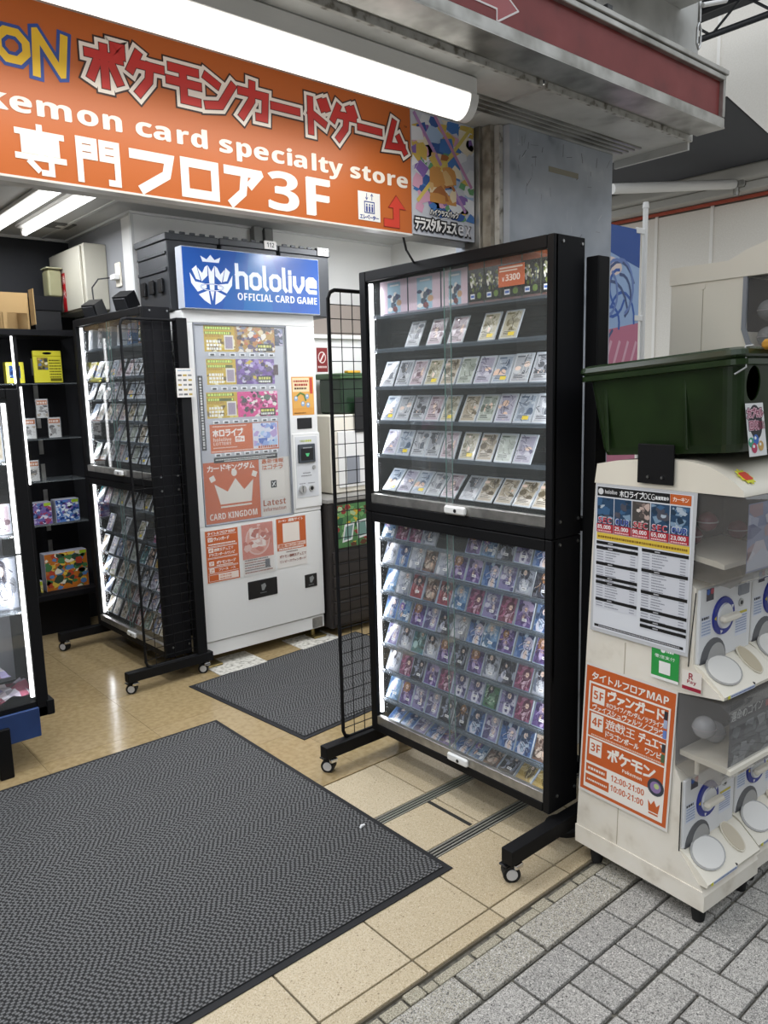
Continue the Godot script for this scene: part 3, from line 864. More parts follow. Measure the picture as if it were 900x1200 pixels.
	bp.poly([Vector2(sx, 0.75), Vector2(sx + 0.46, 0.75), Vector2(sx + 0.46, 1.77), Vector2(sx, 1.70)], "#c2748c", 1)
	bp.poly([Vector2(sx, 2.26), Vector2(sx + 0.46, 2.26), Vector2(sx + 0.46, 2.06), Vector2(sx, 2.16)], "#31539b", 1)
	bp.ell(sx + 0.17, 2.05, 0.12, 0.05, "#ead5cb", 2)
	for k in 12:
		var r := R.randf_range(0.06, 0.16)
		var cx := sx + R.randf_range(0.1, 0.34)
		var cy := R.randf_range(1.72, 1.95)
		var pts := []
		var a0 := R.randf_range(0, TAU)
		for j in 9:
			pts.append(Vector2(clampf(cx + cos(a0 + j * 0.35) * r, sx + 0.01, sx + 0.45), cy + sin(a0 + j * 0.35) * r * 1.2))
		bp.line(pts, 0.016, ["#3a5fae", "#4a5a86", "#6f86bd"][k % 3], 2 + k % 3)
	for k in 5:
		bp.line([Vector2(sx + 0.05 + k * 0.08, 1.5), Vector2(sx + 0.12 + k * 0.08, 1.66)], 0.02, "#d9a9b8", 2)
	part("cloth", bp, print_mat, f)
	part("cloth_back", MB.new().bx2(Vector3(sx, 0.75, -0.001), Vector3(sx + 0.46, 2.26, 0.001)), mat("banner back", "#9fb2d4", 0.8), f)
	part("pole", MB.new().cyl(Vector3(0.21, 0, 0), Vector3(0.21, 2.38, 0), 0.014, 0.014, 12), mat("white enamel"), f)
	part("pole_cap", MB.new().cyl(Vector3(0.21, 2.38, 0), Vector3(0.21, 2.41, 0), 0.018, 0.014, 12), mat("white enamel"), f)
	for y in [2.24, 1.78]:
		part("tie", MB.new().bx2(Vector3(0.12, y, -0.006), Vector3(0.23, y + 0.03, 0.006), 0.003), mat("white enamel"), f)
	part("base_weight", MB.new().cyl(Vector3(0.21, -0.012, 0), Vector3(0.21, 0.07, 0), 0.16, 0.14, 20), mat("black plastic"), f)

func art_patch(b: MB, x: float, y: float, w: float, h: float, hues: Array, count: int, sd: int, l0 := 1.0, big := 0.22) -> void:
	# loose patches of printed colour: no figure in it
	R.seed = sd
	for k in count:
		var cx := x + R.randf() * w
		var cy := y + R.randf() * h
		var r := R.randf_range(0.06, big) * minf(w, h)
		var n := R.randi_range(4, 7)
		var pts := []
		var a0 := R.randf() * TAU
		for j in n:
			var a := a0 + TAU * j / n
			var rr := r * R.randf_range(0.5, 1.1)
			pts.append(Vector2(clampf(cx + cos(a) * rr * 1.3, x, x + w), clampf(cy + sin(a) * rr, y, y + h)))
		if Geometry2D.triangulate_polygon(PackedVector2Array(pts)).size() > 0:
			b.poly(pts, hues[R.randi() % hues.size()], l0 + (k % 6) * 0.5)

func shop_sign() -> void:
	var s := thing("shop_sign", "wide orange shop sign with white and red lettering over the entrance", "sign", Vector3(0.9, 1.923, -1.85))
	var o := -s.position
	var q := MB.new()
	q.t = Transform3D(Basis(), o)
	part("board", q.bx2(Vector3(-0.4, 1.923, -1.885), Vector3(1.722, 2.29, -1.85)), mat("sign orange", "#bf652a", 0.4), s)
	q = MB.new()
	q.t = Transform3D(Basis(), o)
	part("edge_strip", q.bx2(Vector3(-0.4, 1.919, -1.886), Vector3(1.722, 1.924, -1.848)), mat("white enamel"), s)
	var b := MB.new()
	b.t = Transform3D(Basis(), Vector3(0, 0, -1.8495) + o)
	# logo: yellow letters outlined in blue
	var lg := [["0,10 0,0 5,0 6,2 6,4.5 5,6 1,6", 0.0], ["3,1 6,1 8,3.5 8,6.5 6,9 3,9 1,6.5 1,3.5 3,1", 0.075], ["0,0 0,10;6,0 1,5 6.5,10", 0.165], ["1,6 6,6 5,3.6 2,3.6 1,6 2,9 6,9", 0.235], ["0,10 1.2,0 4.5,6.5 8,0 9.5,10", 0.305], ["3.4,2 6,2 7.8,4 7.8,6.5 6,8.6 3.4,8.6 1.6,6.5 1.6,4 3.4,2", 0.405], ["0.5,10 1,0 6.5,9 7.5,0", 0.49]]
	for w in [[0.031, "#2b4fa0", 1.0], [0.0165, "#ecc42f", 2.0]]:
		for g in lg:
			var at: float = 0.125 + g[1]
			if at > -0.4:
				raw_strokes(b, g[0], at, 2.155 - (at - 0.4) * 0.05, 0.0092, 0.0083, w[0], w[1], w[2])
	# main title: red, white and dark outlines
	var title := "ポケモンカードゲーム"
	for w in [[0.52, "#3a2420", 1.0], [0.43, "#f4eee6", 2.0], [0.25, "#5a2a26", 3.0], [0.205, "#c6322f", 4.0]]:
		for i in title.length():
			jp(b, title[i], 0.727 + i * 0.0985, 2.153 + 0.0005 * i, 0.086, 0.0955, w[1], w[0] * 1.05, w[2])
	latin(b, "TM", 1.695, 2.232, 0.012, 0.005, "#3a2420", 2)
	latin(b, "kemon card specialty store", 0.505, 2.041, 1.2, 0.058, "#f6efe6", 2)
	latin(b, "kemon card specialty store", 0.507, 2.0425, 1.2, 0.058, "#f6efe6", 2.2)
	latin(b, "Po", 0.39, 2.053, 0.1, 0.045, "#f6efe6", 2)
	jp(b, "専", 0.556, 1.936, 0.095, 0.122, "#f8f3ec", 0.135, 2)
	jp(b, "門", 0.684, 1.936, 0.092, 0.122, "#f8f3ec", 0.155, 2)
	jp(b, "フロア", 0.812, 1.936, 0.094, 0.1265, "#f8f3ec", 0.235, 2)
	latin(b, "3F", 1.197, 1.934, 0.205, 0.1, "#f8f3ec", 2)
	latin(b, "3F", 1.201, 1.936, 0.205, 0.1, "#f8f3ec", 2.3)
	# lift pictogram
	b.rect(1.507, 1.943, 0.085, 0.081, "#f2f2f0", 2)
	for e in [[1.53, 1.964, 0.04, 0.003], [1.53, 1.995, 0.04, 0.003], [1.53, 1.964, 0.003, 0.034], [1.567, 1.964, 0.003, 0.034]]:
		b.rect(e[0], e[1], e[2], e[3], "#27408f", 3)
	for k in 3:
		b.rect(1.5365 + k * 0.0105, 1.968, 0.0065, 0.016, "#27408f", 3)
		b.ell(1.54 + k * 0.0105, 1.988, 0.003, 0.003, "#27408f", 3, 10)
	b.line([Vector2(1.54, 2.003), Vector2(1.54, 2.019)], 0.002, "#27408f", 3)
	b.line([Vector2(1.536, 2.008), Vector2(1.54, 2.002), Vector2(1.544, 2.008)], 0.002, "#27408f", 3)
	b.line([Vector2(1.56, 2.003), Vector2(1.56, 2.019)], 0.002, "#27408f", 3)
	b.line([Vector2(1.556, 2.014), Vector2(1.56, 2.02), Vector2(1.564, 2.014)], 0.002, "#27408f", 3)
	jp(b, "エレベーター", 1.513, 1.947, 0.0115, 0.0122, "#27408f", 0.2, 3)
	# red arrow bending up
	for w in [[0.004, "#8c2a20", 2.0], [0.0, "#cf4030", 3.0]]:
		var g: float = w[0] / 2
		b.rect(1.607 - g, 1.935 - g, 0.062 + w[0], 0.022 + w[0], w[1], w[2])
		b.rect(1.645 - g, 1.935 - g, 0.024 + w[0], 0.06 + w[0], w[1], w[2])
		b.poly([Vector2(1.627 - g * 2, 1.992 - g), Vector2(1.657, 2.027 + g * 2), Vector2(1.694 + g * 2, 1.992 - g)], w[1], w[2])
	part("lettering", b, print_mat, s)
	# product poster next to it
	var p := thing("product_poster", "colourful product poster with white title lettering beside the orange sign", "poster", Vector3(1.865, 1.925, -1.85))
	o = -p.position
	q = MB.new()
	q.t = Transform3D(Basis(), o)
	part("sheet", q.bx2(Vector3(1.724, 1.926, -1.8535), Vector3(2.008, 2.29, -1.85)), mat("poster paper", "#c9cdd8", 0.3), p)
	b = MB.new()
	b.t = Transform3D(Basis(), Vector3(0, 0, -1.8495) + o)
	art_patch(b, 1.726, 1.985, 0.28, 0.3, ["#4a7cc0", "#3c5fa3", "#d6b85e", "#a9c2e2", "#8a6ab3", "#e2e5ea", "#6aa373", "#dca8c4", "#ece0c8", "#e8eaf0"], 130, 21, 1.0, 0.13)
	for e in [[1.74, 2.28, 1.96, 2.02, "#b48cc0"], [1.99, 2.28, 1.75, 2.03, "#d8c46a"], [1.83, 2.285, 1.99, 2.1, "#c58fb8"]]:
		b.line([Vector2(e[0], e[1]), Vector2(e[2], e[3])], 0.012, e[4], 5)
	art_patch(b, 1.8, 2.03, 0.12, 0.15, ["#c98f4f", "#d9b27a", "#a8683a", "#e8d6b4"], 22, 23, 5.0, 0.34)
	for w in [[0.5, "#1d1d22", 9.0], [0.2, "#f4f4f4", 10.0]]:
		jp(b, "ハイクラスパック", 1.80, 1.992, 0.016, 0.0162, w[1], w[0], w[2])
		jp(b, "テラスタルフェス", 1.733, 1.943, 0.034, 0.0232, w[1], w[0] * 0.9, w[2])
	latin(b, "ex", 1.921, 1.934, 0.07, 0.04, "#17171c", 9)
	latin(b, "ex", 1.926, 1.94, 0.06, 0.031, "#e0e0e6", 10)
	part("print", b, gloss_mat, p)
	# thin cable hanging behind the case
	tag(part("cable", MB.new().tube([Vector3(1.73, 1.925, -1.9), Vector3(1.76, 1.89, -1.92), Vector3(1.82, 1.86, -1.95), Vector3(1.9, 1.855, -1.98), Vector3(1.97, 1.83, -2.0)], 0.004, 6), mat("black plastic")), "thin black cable hanging below the colourful poster", "cable")

# ---------------------------------------------------------------- picture cards
var atlas: StandardMaterial3D
var cell_names := []
const CW := 64
const CH := 88
const COLS := 8

func oval(im: Image, cx: float, cy: float, rx: float, ry: float, k: Color, ox: int, oy: int) -> void:
	for y in range(maxi(2, int(cy - ry)), mini(CH - 2, int(cy + ry) + 1)):
		for x in range(maxi(2, int(cx - rx)), mini(CW - 2, int(cx + rx) + 1)):
			var dx := (x - cx) / rx
			var dy := (y - cy) / ry
			if dx * dx + dy * dy <= 1.0:
				im.set_pixel(ox + x, oy + y, k)

func wisp(im: Image, x: float, y: float, a: float, n: int, w: int, k: Color, ox: int, oy: int) -> void:
	for i in n:
		a += R.randf_range(-0.25, 0.25)
		x += cos(a) * 2.0
		y += sin(a) * 2.0
		if x < 3 or y < 3 or x > CW - 5 - w or y > CH - 5 - w:
			return
		im.fill_rect(Rect2i(ox + int(x), oy + int(y), w, w), k)

func art() -> void:
	R.seed = 1234
	var im := Image.create(CW * COLS, CH * 7, false, Image.FORMAT_RGB8)
	im.fill(Color("#c9d0d8"))
	var pale := [["pale lilac", "#b9b3cf", "#8f86b0"], ["cream", "#d3caa0", "#a89a5c"], ["silver", "#c2c7cd", "#7f8894"], ["pale green", "#b8c6b0", "#7e9274"], ["rosy", "#cfb2bb", "#9c6c7a"], ["pale blue", "#adc0d6", "#6482a8"], ["beige", "#c9b48c", "#8f7647"], ["grey", "#a6abb3", "#63686f"]]
	var vivid := [["blue", "#3f6cb4", "#1c2f66", "#b9d2ee"], ["violet", "#6b4a9c", "#33205c", "#c3a8e0"], ["pink", "#c4608a", "#7b2c50", "#f2c3d6"], ["dark", "#2b2c3a", "#121219", "#8f97b0"], ["teal", "#3d8486", "#1a4448", "#a9d8d3"], ["red", "#a8383f", "#561419", "#edb9ae"], ["green", "#4d8558", "#22432a", "#bfdcb8"], ["sky blue", "#7fb0dd", "#3c6ea8", "#e6f1fa"], ["gold", "#b99432", "#5f4a14", "#f0dc98"], ["lavender", "#9a90c4", "#524a80", "#e2ddf2"], ["brown", "#7e5a46", "#38251c", "#dcbfa4"], ["white", "#ccd3e0", "#6c7690", "#f4f6fa"]]
	for cell in 56:
		var ox := (cell % COLS) * CW
		var oy := (cell / COLS) * CH
		var skin := Color(["#eccfba", "#f0d8c8", "#e2bfa6"][cell % 3])
		if cell < 16:
			var p: Array = pale[cell % 8]
			cell_names.append(p[0])
			var k := Color(p[1]).lerp(Color("#9a9ca0"), 0.35).darkened(0.08)
			var d := Color(p[2]).lerp(Color("#5c5e62"), 0.3).darkened(0.25)
			im.fill_rect(Rect2i(ox, oy, CW, CH), Color("#b4bcc4"))
			im.fill_rect(Rect2i(ox + 4, oy + 4, CW - 8, CH - 8), k.lightened(0.35))
			im.fill_rect(Rect2i(ox + 7, oy + 7, CW - 14, CH - 14), k)
			for i in 9:
				oval(im, R.randf_range(10, 54), R.randf_range(14, 70), R.randf_range(4, 13), R.randf_range(4, 13), [k.lightened(0.4), d, k.darkened(0.15), skin, k.lightened(0.15)][R.randi() % 5], ox, oy)
			for i in 10:
				wisp(im, R.randf_range(10, 54), R.randf_range(10, 70), R.randf() * TAU, 12, 2, [d, k.lightened(0.5), d.darkened(0.4)][i % 3], ox, oy)
			im.fill_rect(Rect2i(ox + 8, oy + 62, CW - 16, 14), k.lightened(0.25))
			for i in 3:
				im.fill_rect(Rect2i(ox + 11, oy + 64 + i * 4, 24 + R.randi() % 18, 2), d.darkened(0.3))
			im.fill_rect(Rect2i(ox + 8, oy + 8, 26, 4), d)
			if cell % 4 == 1:
				im.fill_rect(Rect2i(ox + 30, oy + 66, 22, 11), Color("#e9cf35"))
		elif cell < 52:
			var p: Array = vivid[(cell - 16) % 12]
			cell_names.append(p[0])
			var k := Color(p[1]).lerp(Color("#6a6c74"), 0.2).darkened(0.12)
			var d := Color(p[2]).lerp(Color("#23242a"), 0.3)
			var li := Color(p[3]).lerp(Color("#c5c8cc"), 0.3).darkened(0.1)
			im.fill_rect(Rect2i(ox, oy, CW, CH), [Color("#7f96b4"), Color("#9fb4c8"), Color("#5f7896"), k.darkened(0.3)][cell % 4])
			im.fill_rect(Rect2i(ox + 3, oy + 3, CW - 6, CH - 6), k)
			for i in 12:
				oval(im, R.randf_range(4, 60), R.randf_range(4, 84), R.randf_range(4, 15), R.randf_range(4, 15), [d, li, k.lightened(0.2), k.darkened(0.3), d.lightened(0.1)][R.randi() % 5], ox, oy)
			# a loose dancing shape: hair mass, face, clothes, no particular person
			var hx := R.randf_range(18, 46)
			var hy := R.randf_range(16, 36)
			var big := R.randf_range(0.8, 1.35)
			var lean := R.randf_range(-0.35, 0.35)
			var hair: Color = [d, li.darkened(0.15), Color("#b9b2c6"), Color("#2a2430"), Color("#9a6a42"), Color("#7a5aa0"), k.darkened(0.4)][R.randi() % 7]
			oval(im, hx + 4 * lean, hy + 5, 14 * big, 17 * big, hair, ox, oy)
			oval(im, hx + 30 * lean, hy + 34 * big, 11 * big, 17 * big, [k.lightened(0.35), d, Color("#c9c9d4"), k.darkened(0.2), li.darkened(0.2)][R.randi() % 5], ox, oy)
			oval(im, hx + 22 * lean, hy + 30 * big, 5 * big, 12 * big, [d, li, skin.darkened(0.1)][R.randi() % 3], ox, oy)
			oval(im, hx, hy + 3, 6 * big, 7 * big, skin, ox, oy)
			for i in 24:
				wisp(im, hx + R.randf_range(-14, 14) * big, hy + R.randf_range(-10, 26) * big, R.randf_range(0.3, 2.9), R.randi_range(6, 18), 1 + i % 2, [hair.darkened(0.3), hair.lightened(0.25), d, li, k.darkened(0.4)][i % 5], ox, oy)
			oval(im, hx, hy + 4, 4.6 * big, 5.4 * big, skin, ox, oy)
			oval(im, hx - 2.2 * big, hy + 4, 1.2, 1.6, d, ox, oy)
			oval(im, hx + 2.2 * big, hy + 4, 1.2, 1.6, d, ox, oy)
			for i in 14:
				wisp(im, R.randf_range(6, 56), R.randf_range(6, 80), R.randf() * TAU, R.randi_range(5, 14), 1 + i % 2, [li, d, k.darkened(0.45)][i % 3], ox, oy)
			if cell % 2:
				im.fill_rect(Rect2i(ox + 24 + cell % 9, oy + 60 + cell % 7, 18, 8), Color("#eeeeec"))
				im.fill_rect(Rect2i(ox + 26 + cell % 9, oy + 63 + cell % 7, 12, 2), Color("#555555"))
		elif cell == 52:   # pale pink carton with a blue picture
			cell_names.append("pink")
			im.fill_rect(Rect2i(ox, oy, CW, CH), Color("#d9c4d0"))
			im.fill_rect(Rect2i(ox + 18, oy + 6, 30, CH - 12), Color("#9fc0d2"))
			for i in 16:
				oval(im, R.randf_range(22, 44), R.randf_range(30, 76), R.randf_range(2, 6), R.randf_range(4, 10), [Color("#55606e"), Color("#c9a583"), Color("#e9e4de"), Color("#7d4f52"), Color("#3f4a66")][i % 5], ox, oy)
			im.fill_rect(Rect2i(ox + 24, oy + 12, 20, 4), Color("#f1f1f1"))
		elif cell == 53:   # dark carton with orange bands
			cell_names.append("black and orange")
			im.fill_rect(Rect2i(ox, oy, CW, CH), Color("#1f211d"))
			im.fill_rect(Rect2i(ox, oy, CW, 14), Color("#a9542c"))
			im.fill_rect(Rect2i(ox, oy + CH - 5, CW, 5), Color("#a9542c"))
			for i in 40:
				oval(im, R.randf_range(8, 56), R.randf_range(20, 58), R.randf_range(1.5, 5), R.randf_range(2, 6), [Color("#8c8f6a"), Color("#d5d6b6"), Color("#4a5560"), Color("#e8e8e4"), Color("#63702f")][i % 5], ox, oy)
			oval(im, 44, 70, 9, 7, Color("#66803a"), ox, oy)
			im.fill_rect(Rect2i(ox + 8, oy + 66, 18, 11), Color("#e8ecf6"))
			im.fill_rect(Rect2i(ox + 10, oy + 69, 14, 5), Color("#4a6ab4"))
		else:
			cell_names.append("white")
			im.fill_rect(Rect2i(ox, oy, CW, CH), Color("#cdd4da"))
	atlas = mat("printed card faces", "#ffffff", 0.2)
	atlas.albedo_texture = ImageTexture.create_from_image(im)
	atlas.texture_repeat = false
	atlas.clearcoat_enabled = true
	atlas.clearcoat = 0.25
	atlas.clearcoat_roughness = 0.06

var card_cache := {}
# upright sheet, base at the origin, picture towards +z
func card_mesh(cell: int, w: float, h: float, d: float, side := 55) -> ArrayMesh:
	var key := [cell, w, h, d]
	if card_cache.has(key):
		return card_cache[key]
	var b := MB.new()
	b.box(Vector3(0, h / 2, -d / 2), Vector3(w, h, d), minf(0.0015, d * 0.3))
	var su := Vector2((side % COLS + 0.5) / COLS, (side / COLS + 0.5) / 7.0)
	for i in b.uv.size():
		b.uv[i] = su
	var e := 0.0012
	b.quad(Vector3(-w / 2 + e, h - e, 0.0002), Vector3(w / 2 - e, h - e, 0.0002), Vector3(w / 2 - e, e, 0.0002), Vector3(-w / 2 + e, e, 0.0002), Vector3(0, 0, 1), Rect2((cell % COLS) / 8.0 + 0.001, (cell / COLS) / 7.0 + 0.001, 0.123, 0.141))
	card_cache[key] = b.mesh()
	return card_cache[key]

func card(called: String, cell: int, size: Vector3, frame: Transform3D, label: String, category: String, group: String, side := 55) -> MeshInstance3D:
	var o := put(called, card_mesh(cell, size.x, size.y, size.z, side), atlas)
	o.transform = frame
	tag(o, label, category, group)
	return o

# ---------------------------------------------------------------- glass-fronted racks on castors
func racks() -> void:
	var a := rack(Vector3(1.83, 0, -1.8125), 0.0, -1.0, "tall black two-tier glass display rack on castors beside the capsule machines", [1.70, 1.58, 1.447, 1.325, 1.20, 1.067], [0.885, 0.785, 0.677, 0.572, 0.466, 0.36, 0.243, 0.153])
	var b := rack(Vector3(1.585, 0, -4.025), deg_to_rad(1.5), 1.0, "tall black two-tier glass display rack beside the white vending machine", [1.69, 1.535, 1.42, 1.308, 1.199, 1.091], [0.849, 0.689, 0.557, 0.434, 0.321, 0.196])
	R.seed = 77
	# --- rack by the capsule machines, upper case
	var spot := func(rk: Node3D, u: float, y: float, z: float, lean: float) -> Transform3D:
		var s := sin(lean)
		var c := cos(lean)
		return rk.transform * Transform3D(Basis(Vector3(0, 0, 1), Vector3(s, c, 0), Vector3(-c, s, 0)), Vector3(u, y, z))
	var zs := [-2.197, -2.047, -1.884, -1.76]
	for k in 3:
		var w: float = zs[k + 1] - zs[k] - 0.004
		card("card_carton", 52, Vector3(w, 0.122, 0.05), spot.call(a, 0.05, 1.7055, (zs[k] + zs[k + 1]) / 2 + 1.8125, 0.0), "pale pink and blue carton, %s from light tube on top shelf by capsule machines" % ORD[k], "carton", "pale cartons on the top shelf", 52)
	zs = [-1.756, -1.687, -1.617, -1.537, -1.465, -1.407]
	for k in 5:
		var w: float = zs[k + 1] - zs[k] - 0.003
		card("card_carton", 53, Vector3(w, 0.128, 0.05), spot.call(a, 0.045, 1.7055, (zs[k] + zs[k + 1]) / 2 + 1.8125, 0.0), "black carton with orange bands, %s from the pale cartons" % ORD[k], "carton", "black cartons on the top shelf", 53)
	zs = [-2.02, -1.912, -1.812, -1.675, -1.588]
	for k in 5:
		var cell: int = [2, 4, 12, 1, 9][k]
		card("picture_card", cell, Vector3(0.072, 0.1, 0.004), spot.call(a, 0.035, 1.588, zs[k] + 1.8125, 0.44), "%s picture card on second shelf by capsule machines, %s from light tube" % [cell_names[cell], ORD[k]], "card", "cards in the rack by the capsule machines")
	for row in 4:
		for k in 10:
			if row == 2 and k == 9:
				continue
			var z := -2.157 + k * 0.0765 + (0.012 if row > 0 and k > 4 else 0.0) + R.randf_range(-0.003, 0.003)
			var cell: int = (k * 5 + row * 3 + 2) % 16 if row < 3 else [5, 0, 5, 2, 4, 7, 6, 14, 6, 6][k]
			card("picture_card", cell, Vector3(0.072, 0.1, 0.004), spot.call(a, 0.034, [1.455, 1.333, 1.208, 1.075][row], z + 1.8125, [0.44, 0.46, 0.44, 0.7][row] + R.randf_range(-0.03, 0.03)), "%s picture card on %s shelf by capsule machines, %s from light tube" % [cell_names[cell], ORD[row + 2], ORD[k]], "card", "cards in the rack by the capsule machines")
	# --- lower case: thick sleeve packs
	var ys := [0.893, 0.793, 0.685, 0.58, 0.474, 0.368, 0.251, 0.161]
	for row in 8:
		for k in 11:
			if (row == 0 and (k == 4 or k == 5)):
				continue
			var z := -2.172 + k * 0.0715 + R.randf_range(-0.004, 0.004)
			var cell: int = 16 + [0, 1, 3, 7, 9, 11, 12, 13, 15, 19, 21, 23, 24, 25, 27, 31, 33, 35, 2, 10, 22, 5][R.randi() % 22]
			if k < 1:
				cell = [23, 27, 35, 16][row % 4]
			if row == 7 and k > 8:
				cell = 24
			if row == 4 or row == 5:
				cell = 16 + [4, 6, 2, 9, 11, 3, 15, 18, 21, 23, 13, 1][R.randi() % 12]
			card("sleeve_pack", cell, Vector3(0.068, 0.095, 0.011), spot.call(a, 0.038, ys[row], z + 1.8125, (0.36 if row < 7 else 1.0) + R.randf_range(-0.03, 0.03)), "%s sleeve pack, %s lower shelf by capsule machines, %s from light tube" % [cell_names[cell], ORD[row], ORD[k]], "card pack", "sleeve packs in the rack by the capsule machines")
	# orange price card hung in front of the cartons
	var pc := thing("price_card", "small orange price card before the black cartons", "price card", Vector3(1.862, 1.744, -1.568))
	pc.rotation.y = -PI / 2
	part("sheet", MB.new().bx2(Vector3(-0.05, 0, -0.002), Vector3(0.05, 0.062, 0)), mat("price orange", "#c9602a", 0.5), pc)
	var b3 := MB.new()
	latin(b3, "3300", -0.022, 0.016, 0.056, 0.019, "#f6efe6", 1)
	latin(b3, "¥", -0.036, 0.016, 0.01, 0.012, "#f6efe6", 1)
	b3.rect(-0.046, 0.044, 0.07, 0.004, "#f2e2d2", 1)
	b3.rect(-0.046, 0.052, 0.09, 0.005, "#f2e2d2", 1)
	part("print", b3, print_mat, pc)
	# --- rack by the vending machine
	R.seed = 31
	for row in 12:
		var y: float = [1.69, 1.535, 1.42, 1.308, 1.199, 1.091, 0.849, 0.689, 0.557, 0.434, 0.321, 0.196][row] + 0.007
		var n := 8 if row > 0 else 6
		for k in n:
			if (row == 7 and k % 2 == 0) or (row == 4 and k < 3):
				continue
			var z := -0.36 + k * 0.098 + R.randf_range(-0.01, 0.01)
			var upper := row < 6
			var lab := "%s shelf of upper case" % ORD[row] if upper else "%s shelf of lower case" % ORD[row - 6]
			if row == 0:
				var cell: int = [54, 2, 10, 54, 23, 53][k]
				card("card_carton", cell, Vector3(0.055, 0.11, 0.06), spot.call(b, 0.04, y, -0.33 + k * 0.125, 0.1), "%s slim carton on top shelf by vending machine, %s from light tube" % [cell_names[cell], ORD[k]], "carton", "cartons in the rack by the vending machine", cell)
			else:
				var cell := R.randi() % 16 if upper or R.randf() < 0.55 else 16 + R.randi() % 36
				card("picture_card", cell, Vector3(0.07, 0.1, 0.005), spot.call(b, 0.03, y, z, 0.42 + R.randf_range(-0.05, 0.05)), "%s picture card, %s by vending machine, %s from light tube" % [cell_names[cell], lab, ORD[k]], "card", "cards in the rack by the vending machine")

func caster(at: Vector3, turn: float, parent: Node) -> void:
	var n := part("caster", MB.new().cyl(at + Vector3(0, 0.028, 0), at + Vector3(0, 0.062, 0), 0.008, 0.008, 10).box(at + Vector3(0, 0.047, 0), Vector3(0.036, 0.02, 0.04), 0.006), mat("chrome"), parent)
	var d := Vector3(sin(turn), 0, cos(turn)) * 0.019
	var e := Vector3(cos(turn), 0, -sin(turn)) * -0.014
	var w := at + Vector3(0, 0.025, 0) + e
	part("wheel", MB.new().cyl(w - d, w + d, 0.026, 0.026, 20), mat("rubber"), n)
	part("hub", MB.new().cyl(w - d * 1.12, w + d * 1.12, 0.017, 0.017, 16), mat("hub grey", "#c4c4c4", 0.3), n)
	part("brake", MB.new().box(w + Vector3(0, 0.026, 0) + e * 1.1, Vector3(0.03, 0.006, 0.03), 0.002), mat("black plastic"), n)

